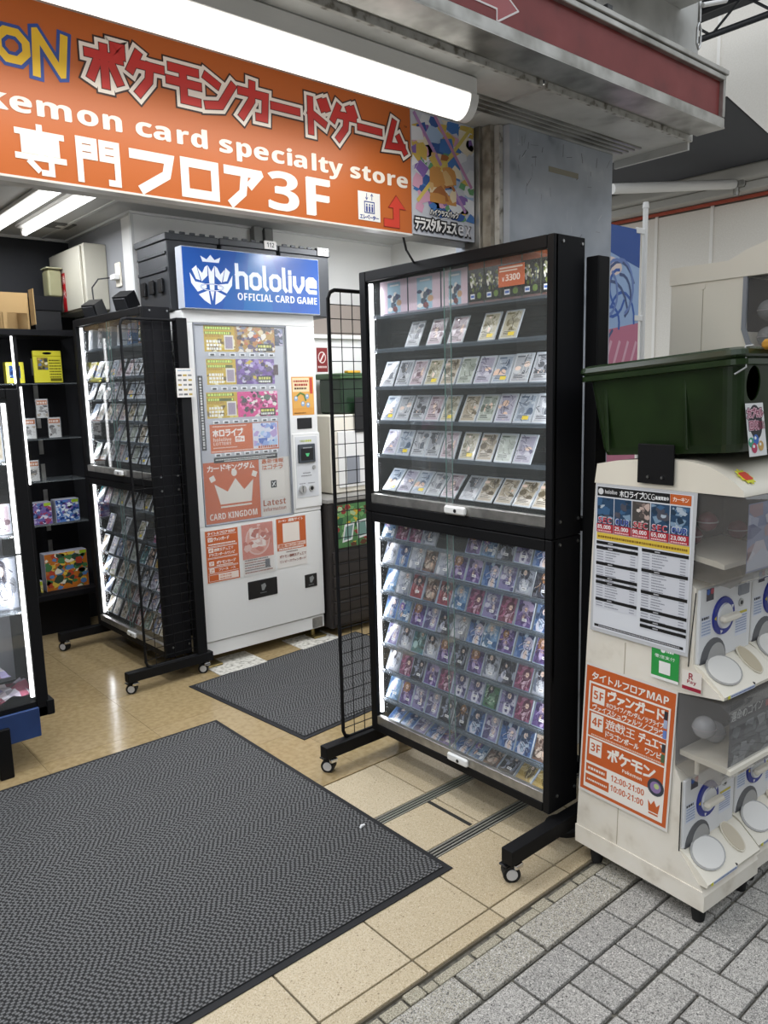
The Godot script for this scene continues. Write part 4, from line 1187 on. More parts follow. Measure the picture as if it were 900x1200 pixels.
func rack(at: Vector3, turn: float, mesh_side: float, label: String, up: Array, low: Array) -> Node3D:
	var t := thing("display_rack", label, "display rack", at, turn, "two-tier display racks")
	var bk := mat("black steel")
	var slat_m := mat("black slat", "#0b0b0d", 0.75)
	slat_m.metallic_specular = 0.25
	var H := 0.4325
	for q in [[0.995, 1.863, up, "upper"], [0.12, 0.993, low, "lower"]]:
		var y0: float = q[0]
		var y1: float = q[1]
		var sh: Array = q[2]
		# case body open at the front
		var b := MB.new()
		b.bx2(Vector3(0.0, y0, -H), Vector3(0.137, y1, -H + 0.014), 0.002).bx2(Vector3(0.0, y0, H - 0.014), Vector3(0.137, y1, H), 0.002)
		b.bx2(Vector3(0.0, y1 - 0.012, -H + 0.014), Vector3(0.137, y1, H - 0.014)).bx2(Vector3(0.0, y0, -H + 0.014), Vector3(0.137, y0 + 0.012, H - 0.014))
		part("case_body", b, mat("black panel"), t).set_meta("label", q[3] + " black case body")
		b = MB.new()
		b.bx2(Vector3(-0.008, y0, -H), Vector3(0.012, y1, -H + 0.034), 0.003).bx2(Vector3(-0.008, y0, H - 0.026), Vector3(0.012, y1, H), 0.003)
		b.bx2(Vector3(-0.008, y1 - 0.036, -H + 0.034), Vector3(0.012, y1, H - 0.026), 0.003).bx2(Vector3(-0.008, y0, -H + 0.034), Vector3(0.012, y0 + (0.034 if y0 > 0.5 else 0.03), H - 0.026), 0.003)
		part("front_frame", b, bk, t)
		var yr := y0 + (0.034 if y0 > 0.5 else 0.03)
		part("aluminium_rail", MB.new().bx2(Vector3(-0.006, yr, -H + 0.034), Vector3(0.014, yr + 0.034, H - 0.026), 0.002), mat("aluminium"), t)
		part("back_panel", MB.new().bx2(Vector3(0.131, y0 + 0.012, -H + 0.014), Vector3(0.137, y1 - 0.012, H - 0.014)), mat("black panel"), t)
		var yy := y0 + 0.03
		while yy < y1 - 0.05:
			part("back_slat", MB.new().bx2(Vector3(0.126, yy, -H + 0.015), Vector3(0.131, yy + 0.036, H - 0.015), 0.002), slat_m, t)
			yy += 0.045
		for i in sh.size():
			var last := i == sh.size() - 1
			if last:
				continue
			var lip := MB.new().bx2(Vector3(0.024, sh[i], -H + 0.016), Vector3(0.125 if y0 > 0.5 else 0.056, sh[i] + 0.004, H - 0.016)).bx2(Vector3(0.024, sh[i] - 0.004, -H + 0.016), Vector3(0.027, sh[i] + 0.01, H - 0.016))
			part("shelf", lip, glass("rail acrylic", "#6d7a86", 0.45), t)
		# two sliding panes and their lock
		for p in [[-H + 0.03, 0.012, 0.005], [-0.012, H - 0.022, 0.0]]:
			part("glass_pane", MB.new().bx2(Vector3(0.003 + p[2], yr + 0.03, p[0]), Vector3(0.006 + p[2], y1 - 0.03, p[1])), glass("clear glass", "#f4fbf8", 0.03), t)
		for p in [[0.011, 0.0065], [-0.013, 0.0015]]:
			part("pane_edge", MB.new().bx2(Vector3(0.002 + p[1], yr + 0.03, p[0]), Vector3(0.005 + p[1], y1 - 0.034, p[0] + 0.002)), mat("glass edge", "#5f7f78", 0.2), t)
		var lk := part("lock", MB.new().box(Vector3(-0.014, yr + 0.016, 0.045), Vector3(0.018, 0.03, 0.1), 0.008), mat("white lock", "#e9e9e6", 0.35), t)
		part("keyhole", MB.new().cyl(Vector3(-0.0245, yr + 0.016, 0.052), Vector3(-0.022, yr + 0.016, 0.052), 0.006, 0.006, 12), mat("black plastic"), lk)
		# light tubes at both ends
		for s in [-1.0, 1.0]:
			var zc: float = s * (H - 0.026) if s < 0 else H - 0.024
			part("light_tube", MB.new().cyl(Vector3(0.027, yr + 0.04, zc), Vector3(0.027, y1 - 0.04, zc), 0.0085, 0.0085, 12), glow("tube glow", "#ffffff", 2.4), t)
			area(Vector3(0.034, (y0 + y1) / 2, zc - s * 0.0105), Vector3(0.3, 0, -s), Vector3(0, 1, 0), Vector2(y1 - y0 - 0.12, 0.014), 0.06, "#f2f7ff", t)
		for e in [[0.02, y0 + 0.05], [0.11, y0 + 0.05], [0.02, y1 - 0.018], [0.11, y1 - 0.018]]:
			bolt(Vector3(e[0] + 0.012, e[1], H), Vector3(0, 0, 1), 0.006, t)
	# stand
	for s in [-1.0, 1.0]:
		part("upright", MB.new().bx2(Vector3(0.148, 0.11, s * 0.45 - 0.022), Vector3(0.205, 1.812, s * 0.45 + 0.022), 0.003), bk, t)
		part("foot", MB.new().bx2(Vector3(-0.232, 0.062, s * 0.452 - 0.022), Vector3(0.235, 0.11, s * 0.452 + 0.022), 0.003), bk, t)
		caster(Vector3(-0.193, 0, s * 0.452), -0.8 + 0.15 * s, t)
		caster(Vector3(0.2, 0, s * 0.452), -0.6, t)
	for y in [0.2, 1.0]:
		part("cross_bar", MB.new().bx2(Vector3(0.152, y, -0.43), Vector3(0.19, y + 0.04, 0.43)), bk, t)
	# wire grid panel fixed to one end
	var zm := mesh_side * 0.458
	var g := MB.new()
	var rr := 0.03
	var pts := [Vector3(0.2, 1.80, zm), Vector3(-0.13 + rr, 1.80, zm), Vector3(-0.13 + rr * 0.3, 1.80 - rr * 0.3, zm), Vector3(-0.13, 1.80 - rr, zm), Vector3(-0.13, 0.14, zm), Vector3(-0.13 + rr * 0.3, 0.14 - rr * 0.7, zm), Vector3(-0.13 + rr, 0.11, zm), Vector3(0.2, 0.11, zm)]
	g.tube(pts, 0.007, 8)
	var gp := part("grid_frame", g, bk, t)
	for k in 33:
		var y := 0.15 + k * 0.05
		part("grid_wire", MB.new().cyl(Vector3(-0.13, y, zm), Vector3(0.2, y, zm), 0.0017, 0.0017, 6), bk, gp)
	for k in 6:
		var u := -0.077 + k * 0.052
		part("grid_wire", MB.new().cyl(Vector3(u, 0.11, zm + 0.003), Vector3(u, 1.80, zm + 0.003), 0.0017, 0.0017, 6), bk, gp)
	return t

func W(node: Node3D, z := 0.0) -> MB:
	# builder that takes world coordinates for parts of an unturned thing
	var q := MB.new()
	q.t = Transform3D(Basis(), Vector3(0, 0, z) - node.position)
	return q

func gold_panel(b: MB, x0: float, y0: float, x1: float, y1: float, second: String, hues: Array, sd: int) -> void:
	var w := x1 - x0
	var h := y1 - y0
	b.rect(x0, y0, w, h, "#c9a92c", 0)
	b.rect(x0 + w * 0.42, y0, w * 0.58, h, second, 0.5)
	art_patch(b, x0, y0, w * 0.42, h * 0.5, ["#8f741c", "#e0cf6a", "#6f5a1a", "#f0e8b0"], 16, sd, 1.0, 0.3)
	art_patch(b, x0 + w * 0.45, y0, w * 0.55, h, hues, 90, sd + 1, 1.0, 0.15)
	R.seed = sd + 2
	for e in [[0.97, 0.12], [0.78, 0.12]]:
		b.rect(x0 + w * 0.01, y0 + h * (e[0] - e[1]), w * 0.36, h * e[1] * 0.9, "#55631f", 4.5)
		b.dashes(x0 + w * 0.02, y0 + h * (e[0] - e[1] * 0.9), w * 0.34, h * e[1] * 0.72, "#d3ea6a", R, 5)
	b.dashes(x0 + w * 0.01, y0 + h * 0.56, w * 0.22, h * 0.08, "#b58a12", R, 5)
	for e in [0.34, 0.2, 0.06]:
		b.dashes(x0 + w * 0.03, y0 + h * e, w * 0.2, h * 0.1, "#f4f2e6", R, 5)
	b.rect(x0 + w * 0.27, y0 + h * 0.08, w * 0.13, h * 0.56, "#e8e4d8", 5)
	b.rect(x0 + w * 0.285, y0 + h * 0.12, w * 0.1, h * 0.46, "#9c8fa0", 5.5)
	b.rect(x0 + w * 0.74, y0 + h * 0.03, w * 0.22, h * 0.3, "#23241f", 5)
	b.dashes(x0 + w * 0.75, y0 + h * 0.18, w * 0.19, h * 0.1, "#cfd06a", R, 5.5)
	b.dashes(x0 + w * 0.75, y0 + h * 0.06, w * 0.19, h * 0.08, "#e8e8e0", R, 5.5)

func vending() -> void:
	var t := thing("vending_machine", "white card vending machine with gold and orange panels under blue sign", "vending machine", Vector3(2.19, 0, -3.6))
	var zf := -3.6
	var en := mat("vending white", "#e4e3df", 0.3)
	var b := W(t)
	b.bx2(Vector3(1.80, 0.145, -4.06), Vector3(2.592, 1.858, zf - 0.012), 0.008)
	part("cabinet", b, en, t)
	# front door skin with the window cut out, so that the window is set back
	b = W(t)
	b.bx2(Vector3(1.80, 0.145, zf - 0.012), Vector3(2.592, 0.762, zf), 0.003)
	b.bx2(Vector3(1.80, 1.797, zf - 0.012), Vector3(2.592, 1.858, zf), 0.003)
	b.bx2(Vector3(1.80, 0.762, zf - 0.012), Vector3(1.853, 1.797, zf), 0.003)
	b.bx2(Vector3(2.405, 0.766, zf - 0.012), Vector3(2.592, 1.797, zf), 0.003)
	part("door", b, en, t)
	part("kick_plate", W(t).bx2(Vector3(1.803, 0.066, -4.04), Vector3(2.589, 0.142, zf - 0.006), 0.003), en, t)
	part("lock_plate", W(t).bx2(Vector3(2.503, 0.072, zf - 0.006), Vector3(2.574, 0.132, zf - 0.003), 0.002), mat("aluminium"), t)
	var wf := part("window_frame", W(t).bx2(Vector3(1.853, 1.787, zf - 0.01), Vector3(2.405, 1.797, zf + 0.002), 0.002).bx2(Vector3(1.853, 0.762, zf - 0.01), Vector3(1.861, 1.797, zf + 0.002), 0.002).bx2(Vector3(2.397, 0.762, zf - 0.01), Vector3(2.405, 1.797, zf + 0.002), 0.002).bx2(Vector3(1.853, 0.762, zf - 0.01), Vector3(2.405, 0.769, zf + 0.002), 0.002), mat("frame grey", "#8d9096", 0.4), t)
	part("window_glass", W(t).bx2(Vector3(1.861, 0.769, zf - 0.004), Vector3(2.397, 1.787, zf - 0.002)), glass("clear glass", "#f4fbf8", 0.03), wf)
	part("display_panel", W(t).bx2(Vector3(1.86, 0.766, zf - 0.0118), Vector3(2.398, 1.79, zf - 0.0105)), mat("display grey", "#b4b7be", 0.5), t)
	var zp := zf - 0.0103
	var p := W(t, zp)
	gold_panel(p, 1.915, 1.656, 2.335, 1.786, "#b08a3c", ["#4a3b35", "#b5793a", "#8a8f9c", "#d8c9a0", "#5a4a6a", "#c0612f", "#e4ddd0"], 301)
	p.rect(2.335, 1.69, 0.052, 0.088, "#454a5c", 1)
	art_patch(p, 2.335, 1.69, 0.052, 0.088, ["#2e3550", "#8a8fae", "#c0b4c8", "#5b4a66"], 12, 305, 2, 0.4)
	gold_panel(p, 1.919, 1.489, 2.325, 1.619, "#6a4a8e", ["#3f2f5a", "#9a86c0", "#c9c2d8", "#5f5468", "#d0b84a", "#7d5aa8"], 311)
	p.rect(2.318, 1.535, 0.03, 0.055, "#4a3038", 3)
	gold_panel(p, 1.908, 1.318, 2.336, 1.45, "#d6408c", ["#f2a9cf", "#8a2a5c", "#e8e4dc", "#5a6a5c", "#ef6aae", "#3b3a44"], 321)
	part("product_panel", p, gloss_mat, t).set_meta("label", "gold, purple and pink printed product panels")
	# orange lottery panel
	p = W(t, zp)
	p.rect(1.917, 1.138, 0.415, 0.148, "#c9622c", 0)
	jp(p, "ホロライブ", 1.932, 1.225, 0.034, 0.036, "#f4efe8", 0.2, 2)
	latin(p, "hololive", 1.934, 1.198, 0.105, 0.019, "#ecd2c0", 2)
	latin(p, "LOTTERY", 1.934, 1.178, 0.105, 0.0155, "#ecd2c0", 2)
	p.rect(2.062, 1.19, 0.056, 0.03, "#f4efe8", 2)
	jp(p, "ガチャ", 2.067, 1.196, 0.018, 0.0155, "#c9622c", 0.18, 3)
	R.seed = 41
	p.dashes(1.932, 1.162, 0.14, 0.005, "#ecd2c0", R)
	p.dashes(1.922, 1.143, 0.36, 0.006, "#ecd2c0", R)
	p.dashes(1.932, 1.272, 0.2, 0.006, "#ecd2c0", R)
	p.rect(2.17, 1.145, 0.158, 0.138, "#d9dce6", 1)
	art_patch(p, 2.175, 1.16, 0.148, 0.12, ["#8fa8dc", "#5673bf", "#c4d0ee", "#e6e8f2", "#b69fd0", "#a9c6e4"], 40, 43, 2, 0.22)
	p.dashes(2.2, 1.148, 0.12, 0.012, "#c46a4a", R, 6)
	part("lottery_panel", p, gloss_mat, t)
	# rows of selection buttons
	for r in [[1.64, 1.954, 2.307], [1.468, 1.956, 2.304], [1.296, 1.955, 2.304], [1.127, 1.955, 2.301]]:
		for k in 7:
			var x: float = lerpf(r[1], r[2], k / 6.0)
			var bt := part("button", W(t).bx2(Vector3(x - 0.02, r[0] - 0.0085, zf - 0.0105), Vector3(x + 0.02, r[0] + 0.0085, zf - 0.005), 0.003), mat("button white", "#e9eaec", 0.3), t)
			part("button_face", W(t).bx2(Vector3(x - 0.011, r[0] - 0.0045, zf - 0.0055), Vector3(x + 0.011, r[0] + 0.0045, zf - 0.0042), 0.001), mat("button dark", "#2a2c30", 0.3), bt)
	p = W(t, zp)
	R.seed = 44
	p.rect(1.866, 1.157, 0.027, 0.378, "#141416", 3)
	for k in 26:
		p.rect(1.874, 1.166 + k * 0.0139, 0.011, R.randf_range(0.006, 0.012), "#d8d8d6", 4)
	p.rect(1.93, 1.087, 0.387, 0.026, "#141416", 3)
	p.dashes(1.94, 1.1, 0.365, 0.006, "#d8d8d6", R, 4)
	p.dashes(1.99, 1.091, 0.26, 0.005, "#d8d8d6", R, 4)
	part("notice_strip", p, gloss_mat, t)
	# shop emblem panel: crown on orange
	p = W(t, zp)
	p.rect(1.862, 0.772, 0.335, 0.32, "#c05a28", 1)
	jp(p, "カードキングダム", 1.888, 1.045, 0.03, 0.0355, "#efe9e0", 0.17, 2)
	p.poly([Vector2(1.955, 0.868), Vector2(2.142, 0.868), Vector2(2.158, 0.985), Vector2(2.1, 0.935), Vector2(2.05, 1.0), Vector2(2.0, 0.933), Vector2(1.925, 0.977)], "#ded8ce", 2)
	p.rect(1.955, 0.849, 0.187, 0.009, "#ded8ce", 2)
	p.ell(2.044, 1.03, 0.017, 0.019, "#ded8ce", 2)
	for e in [[1.915, 1.006, 0.4], [2.167, 1.013, -0.4]]:
		var pts := []
		for k in 4:
			var a: float = e[2] + PI / 4 + k * PI / 2
			pts.append(Vector2(e[0] + cos(a) * 0.021, e[1] + sin(a) * 0.021))
		p.poly(pts, "#ded8ce", 2)
	latin(p, "CARD KINGDOM", 1.888, 0.79, 0.285, 0.033, "#efe9e0", 2)
	# news panel; its square code is left blank
	p.rect(2.203, 0.772, 0.19, 0.318, "#d3cec6", 1)
	jp(p, "最新情報", 2.214, 1.06, 0.024, 0.036, "#b35a2e", 0.13, 2)
	jp(p, "はコチラ", 2.216, 1.028, 0.026, 0.0345, "#b35a2e", 0.17, 2)
	p.rect(2.213, 0.873, 0.146, 0.145, "#dcd7cf", 2)
	p.rect(2.268, 0.925, 0.037, 0.04, "#1c1c1e", 3)
	p.line([Vector2(2.278, 0.935), Vector2(2.296, 0.956)], 0.005, "#e6e6e6", 4)
	p.line([Vector2(2.296, 0.935), Vector2(2.278, 0.956)], 0.003, "#e6e6e6", 4)
	latin(p, "Latest", 2.214, 0.828, 0.146, 0.033, "#9c4a26", 2)
	latin(p, "information", 2.214, 0.798, 0.146, 0.021, "#9c4a26", 2)
	part("emblem_panel", p, gloss_mat, t)
	# money unit
	var cu := part("money_unit", W(t).bx2(Vector3(2.414, 0.79, zf - 0.002), Vector3(2.598, 1.212, zf + 0.006), 0.004), en, t)
	part("unit_plate", W(t).bx2(Vector3(2.428, 0.85, zf + 0.005), Vector3(2.578, 1.195, zf + 0.008), 0.003), mat("unit grey", "#d2d3d4", 0.35), cu)
	part("reader", W(t).bx2(Vector3(2.442, 1.047, zf + 0.006), Vector3(2.557, 1.152, zf + 0.018), 0.004), mat("reader dark", "#3c4248", 0.35), cu)
	part("reader_slot", W(t).bx2(Vector3(2.458, 1.06, zf + 0.016), Vector3(2.541, 1.13, zf + 0.02), 0.002), mat("black plastic"), cu)
	p = W(t, zf + 0.0201)
	p.poly([Vector2(2.485, 1.1), Vector2(2.514, 1.1), Vector2(2.505, 1.082), Vector2(2.494, 1.082)], "#58c47e", 1)
	p.rect(2.47, 1.128, 0.06, 0.006, "#9a9c9e", 0)
	part("reader_print", p, print_mat, cu)
	part("lever", W(t).cyl(Vector3(2.462, 0.899, zf + 0.006), Vector3(2.462, 0.899, zf + 0.02), 0.024, 0.022, 20).bx2(Vector3(2.459, 0.88, zf + 0.02), Vector3(2.465, 0.918, zf + 0.026), 0.002), mat("chrome"), cu)
	part("coin_slot", W(t).cyl(Vector3(2.526, 0.899, zf + 0.006), Vector3(2.526, 0.899, zf + 0.013), 0.019, 0.017, 20), mat("steel"), cu)
	part("coin_opening", W(t).cyl(Vector3(2.526, 0.899, zf + 0.013), Vector3(2.526, 0.899, zf + 0.0135), 0.011, 0.011, 16), mat("black plastic"), cu)
	part("key_lock", W(t).cyl(Vector3(2.548, 1.017, zf + 0.006), Vector3(2.548, 1.017, zf + 0.014), 0.012, 0.011, 16), mat("steel"), cu)
	p = W(t, zf + 0.0082)
	latin(p, "1000", 2.458, 1.163, 0.03, 0.011, "#9aa82c", 1)
	R.seed = 45
	p.dashes(2.492, 1.163, 0.048, 0.011, "#b9c22e", R, 1)
	p.dashes(2.47, 0.985, 0.055, 0.006, "#8a8a8a", R, 1)
	p.dashes(2.46, 0.97, 0.07, 0.006, "#8a8a8a", R, 1)
	p.dashes(2.445, 0.927, 0.04, 0.005, "#8a8a8a", R, 1)
	p.dashes(2.505, 0.927, 0.045, 0.005, "#8a8a8a", R, 1)
	part("unit_print", p, print_mat, cu)
	part("bill_slot", W(t).bx2(Vector3(2.451, 1.236, zf - 0.002), Vector3(2.551, 1.297, zf + 0.004), 0.003), mat("black plastic"), t)
	# notice sticker
	p = W(t, zf + 0.0004)
	p.rect(2.424, 1.313, 0.147, 0.211, "#d99a45", 0)
	p.rect(2.43, 1.36, 0.112, 0.158, "#e9d2a8", 1)
	p.rect(2.546, 1.43, 0.018, 0.088, "#c0432f", 2)
	p.rect(2.43, 1.352, 0.135, 0.09, "#dca552", 1.5)
	p.dashes(2.436, 1.495, 0.1, 0.01, "#b0432f", R, 3)
	p.dashes(2.444, 1.474, 0.085, 0.012, "#a83a2a", R, 3)
	p.dashes(2.442, 1.455, 0.085, 0.01, "#5a4030", R, 3)
	p.line([Vector2(2.46, 1.42), Vector2(2.48, 1.435), Vector2(2.505, 1.425), Vector2(2.515, 1.395)], 0.01, "#5d7a3a", 3)
	for e in [[2.45, 1.405], [2.525, 1.415], [2.495, 1.375], [2.53, 1.368]]:
		p.ell(e[0], e[1], 0.013, 0.015, "#8ea6bf", 3.5, 10)
		p.ell(e[0], e[1] + 0.004, 0.006, 0.006, "#dfe4ea", 4, 10)
	p.dashes(2.436, 1.322, 0.08, 0.006, "#8a5a24", R, 3)
	part("sticker", p, print_mat, t)
	# delivery openings
	for e in [[2.084, 0.327, 2.272, 0.427], [2.458, 0.323, 2.544, 0.4]]:
		var sl := part("delivery_flap", W(t).bx2(Vector3(e[0], e[1], zf - 0.004), Vector3(e[2], e[3], zf + 0.003), 0.003), mat("black plastic"), t)
		p = W(t, zf + 0.0033)
		var cx: float = (e[0] + e[2]) / 2
		var cy: float = (e[1] + e[3]) / 2
		p.poly([Vector2(cx - 0.012, cy + 0.022), Vector2(cx + 0.012, cy + 0.028), Vector2(cx + 0.02, cy + 0.012), Vector2(cx + 0.004, cy - 0.012), Vector2(cx - 0.008, cy - 0.01)], "#8b8e8c", 1)
		p.dashes(cx - 0.02, cy - 0.026, 0.04, 0.005, "#77797a", R, 1)
		part("flap_print", p, print_mat, sl)
	for x in [1.85, 2.54]:
		part("foot", W(t).cyl(Vector3(x, 0.014, -3.66), Vector3(x, 0.07, -3.66), 0.013, 0.013, 12).bx2(Vector3(x - 0.03, 0.004, -3.7), Vector3(x + 0.06, 0.016, -3.6), 0.004), mat("brass", "#9a8a5c", 0.35, 0.9), t)
		part("foot", W(t).cyl(Vector3(x, 0.0, -4.0), Vector3(x, 0.07, -4.0), 0.013, 0.013, 12), mat("brass"), t)
	# stone plates under the feet
	var marble := worn("marble", [[0.0, "#6a665c"], [0.3, "#b8b4a8"], [0.5, "#d6d2c8"], [1.0, "#e6e3da"]], 0.4, 0.0, 4.0, 0.03, 110)
	for e in [[1.82, -3.72, 2.11, -3.47, "pale veined stone plate under vending machine foot by the display rack"], [2.36, -3.72, 2.64, -3.45, "pale veined stone plate under vending machine foot by the dark cabinet"]]:
		tag(part("stone_plate", MB.new().bx2(Vector3(e[0], 0, e[1]), Vector3(e[2], 0.004, e[3]), 0.001), marble), e[4], "plate")
	# three taped posters
	for k in 3:
		var x: float = [1.843, 2.06, 2.28][k]
		var nm := thing("taped_poster", ["orange floor guide poster low on the vending machine's rack side", "pinkish notice in a wrinkled clear sleeve on the vending machine", "orange web shop poster taped on the vending machine"][k], "poster", Vector3(x, 0.459, zf + 0.001))
		var y: float = [0.459, 0.463, 0.466][k]
		part("sheet", W(nm).bx2(Vector3(x, y, zf + 0.0005), Vector3(x + 0.2, y + 0.284, zf + 0.0015)), mat("poster white", "#e2ddd6", 0.4), nm)
		p = W(nm, zf + 0.0016)
		R.seed = 60 + k
		var og := "#c25f30"
		if k == 0:
			p.rect(x + 0.004, y + 0.004, 0.192, 0.276, og, 0.5)
			jp(p, "タイトルフロアMAP".left(7), x + 0.018, y + 0.258, 0.015, 0.017, "#f2ece4", 0.17, 2)
			latin(p, "MAP", x + 0.14, y + 0.259, 0.04, 0.014, "#f2ece4", 2)
			for e in [[0.195, 0.252], [0.135, 0.19], [0.085, 0.13], [0.052, 0.08]]:
				p.rect(x + 0.012, y + e[0], 0.176, 0.002, "#f2ece4", 1)
				p.rect(x + 0.012, y + e[1], 0.176, 0.002, "#f2ece4", 1)
			jp(p, "ヴァンガード", x + 0.05, y + 0.225, 0.016, 0.0155, "#f2ece4", 0.17, 2)
			jp(p, "遊戯王デュエマ", x + 0.05, y + 0.168, 0.016, 0.0165, "#f2ece4", 0.12, 2)
			jp(p, "ドラゴンボールワンピ", x + 0.018, y + 0.145, 0.014, 0.0155, "#f2ece4", 0.16, 2)
			jp(p, "ポケモンカード", x + 0.06, y + 0.1, 0.015, 0.0165, "#f2ece4", 0.17, 2)
			for e in [[0.222, "5F"], [0.165, "4F"], [0.095, "3F"], [0.058, "2F"]]:
				p.rect(x + 0.018, y + e[0], 0.028, 0.022, "#f2ece4", 2)
				latin(p, e[1], x + 0.022, y + e[0] + 0.004, 0.02, 0.014, og, 3)
			jp(p, "フリースペース", x + 0.07, y + 0.062, 0.012, 0.0145, "#f2ece4", 0.17, 2)
			p.dashes(x + 0.02, y + 0.203, 0.16, 0.007, "#f2ece4", R, 2)
			p.dashes(x + 0.06, y + 0.09, 0.1, 0.005, "#f2ece4", R, 2)
			p.rect(x + 0.012, y + 0.01, 0.176, 0.036, "#ead9cc", 1)
			p.rect(x + 0.014, y + 0.012, 0.055, 0.032, og, 2)
			latin(p, "12:00-21:00", x + 0.075, y + 0.03, 0.07, 0.01, og, 2)
			latin(p, "10:00-21:00", x + 0.075, y + 0.014, 0.07, 0.01, og, 2)
		elif k == 1:
			p.rect(x + 0.002, y + 0.09, 0.196, 0.19, "#c9705a", 0.5)
			p.ell(x + 0.1, y + 0.19, 0.078, 0.085, "#e0b8aa", 1)
			p.ell(x + 0.1, y + 0.19, 0.07, 0.077, "#d69482", 1.5)
			p.rect(x + 0.05, y + 0.2, 0.055, 0.055, "#ead6cc", 2)
			p.rect(x + 0.06, y + 0.15, 0.09, 0.04, "#ecdcd2", 2)
			art_patch(p, x + 0.01, y + 0.09, 0.18, 0.19, ["#d8b0a4", "#c06a52", "#efe0d8", "#b2553e"], 22, 66, 2, 0.14)
			for j in 6:
				p.dashes(x + 0.012, y + 0.012 + j * 0.0135, R.randf_range(0.12, 0.18), 0.007, ["#8e4a38", "#5c4a48"][j % 2], R, 2)
			p.rect(x + 0.14, y + 0.03, 0.03, 0.045, "#4a4a50", 3)
		else:
			p.rect(x + 0.002, y + 0.1, 0.196, 0.182, og, 0.5)
			jp(p, "カーキン", x + 0.016, y + 0.262, 0.012, 0.0135, "#f2ece4", 0.17, 2)
			jp(p, "通販サイト", x + 0.08, y + 0.26, 0.017, 0.021, "#f2ece4", 0.13, 2)
			p.rect(x + 0.042, y + 0.145, 0.112, 0.108, "#eadfd4", 2)
			p.rect(x + 0.006, y + 0.117, 0.188, 0.022, "#e0bfae", 2)
			jp(p, "通販", x + 0.012, y + 0.119, 0.017, 0.022, og, 0.13, 3)
			jp(p, "センター", x + 0.06, y + 0.119, 0.017, 0.03, og, 0.17, 3)
			p.dashes(x + 0.012, y + 0.104, 0.17, 0.009, "#f2ece4", R, 2)
			p.dashes(x + 0.06, y + 0.086, 0.08, 0.006, "#7a5a50", R, 2)
			jp(p, "ポケモン遊戯王デュエマ", x + 0.014, y + 0.058, 0.016, 0.0165, "#8a3f24", 0.13, 2)
			jp(p, "ワンピースヴァンガード", x + 0.014, y + 0.03, 0.014, 0.0162, "#8a3f24", 0.14, 2)
		part("print", p, gloss_mat, nm)
	# wrinkled clear sleeve over the middle notice
	var nm1: Node3D = get_node("taped_poster_001")
	var sl := W(nm1)
	R.seed = 70
	var gx := 7
	var gy := 9
	var hs := {}
	for j in gy + 1:
		for i in gx + 1:
			hs[Vector2i(i, j)] = Vector3(2.058 + i * 0.206 / gx, 0.46 + j * 0.29 / gy, zf + 0.006 + R.randf_range(0, 0.006))
	for j in gy:
		for i in gx:
			var a: Vector3 = hs[Vector2i(i, j)]
			var c: Vector3 = hs[Vector2i(i + 1, j)]
			var d: Vector3 = hs[Vector2i(i + 1, j + 1)]
			var e: Vector3 = hs[Vector2i(i, j + 1)]
			var n1 := (c - a).cross(d - a).normalized()
			var n2 := (d - a).cross(e - a).normalized()
			sl.tri(a, c, d, n1, n1, n1)
			sl.tri(a, d, e, n2, n2, n2)
	part("clear_sleeve", sl, glass("clear plastic", "#eef2f4", 0.12), nm1)
	# blue header sign
	var s := thing("header_sign", "blue header sign with white crest and lettering on top of vending machine", "sign", Vector3(2.19, 1.858, -3.56))
	part("box", W(s).bx2(Vector3(1.792, 1.858, -3.62), Vector3(2.606, 2.152, -3.555), 0.003), mat("sign edge", "#b9bec8", 0.4), s)
	p = W(s, -3.5548)
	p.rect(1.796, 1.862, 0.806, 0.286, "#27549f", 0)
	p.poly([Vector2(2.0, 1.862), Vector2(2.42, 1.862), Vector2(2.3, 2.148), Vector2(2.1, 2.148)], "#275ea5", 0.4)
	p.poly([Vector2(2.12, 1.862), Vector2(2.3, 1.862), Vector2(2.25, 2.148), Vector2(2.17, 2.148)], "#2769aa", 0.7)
	var wh := "#e6ebf2"
	var lt := [["0,0 0,10;0,4.6 1.2,3.6 2.6,3.6 3.6,4.8 3.6,10", 5.5], ["1,3.6 2.6,3.6 3.6,4.8 3.6,8.8 2.6,10 1,10 0,8.8 0,4.8 1,3.6", 5.5], ["0,0 0,8.8 0.7,10", 2.6], ["1,3.6 2.6,3.6 3.6,4.8 3.6,8.8 2.6,10 1,10 0,8.8 0,4.8 1,3.6", 5.5], ["0,0 0,8.8 0.7,10", 2.6], ["0,3.6 0,10;0,1 0,1.3", 2.0], ["0,3.6 0,7.2 1.4,10 2,10 3.6,6.6 3.6,3.6", 5.5], ["0,7 3.6,7 3.6,4.8 2.6,3.6 1,3.6 0,4.8 0,8.8 1,10 3.5,10", 5.0]]
	var cx := 2.092
	for g in lt:
		raw_strokes(p, g[0], cx, 1.976, 0.0148, 0.0106, 0.021, wh, 2)
		cx += g[1] * 0.0148
	latin(p, "OFFICIAL CARD GAME", 2.09, 1.912, 0.495, 0.036, wh, 2)
	# crest: crown, folded wings, ring, shield point
	var mx := 1.948
	var my := 2.0
	for sx in [-1.0, 1.0]:
		for f in [[[0.02, 0.07], [0.022, 0.02], [0.055, -0.01], [0.075, 0.055], [0.05, 0.03], [0.035, 0.06]], [[0.08, 0.065], [0.105, 0.045], [0.085, 0.0], [0.062, -0.005]], [[0.03, -0.02], [0.09, -0.012], [0.118, 0.03], [0.112, -0.02], [0.08, -0.06], [0.03, -0.04]], [[0.02, -0.05], [0.075, -0.072], [0.045, -0.1], [0.012, -0.118]]]:
			var pts := []
			for e in f:
				pts.append(Vector2(mx + sx * e[0], my + e[1]))
			p.poly(pts, wh, 2)
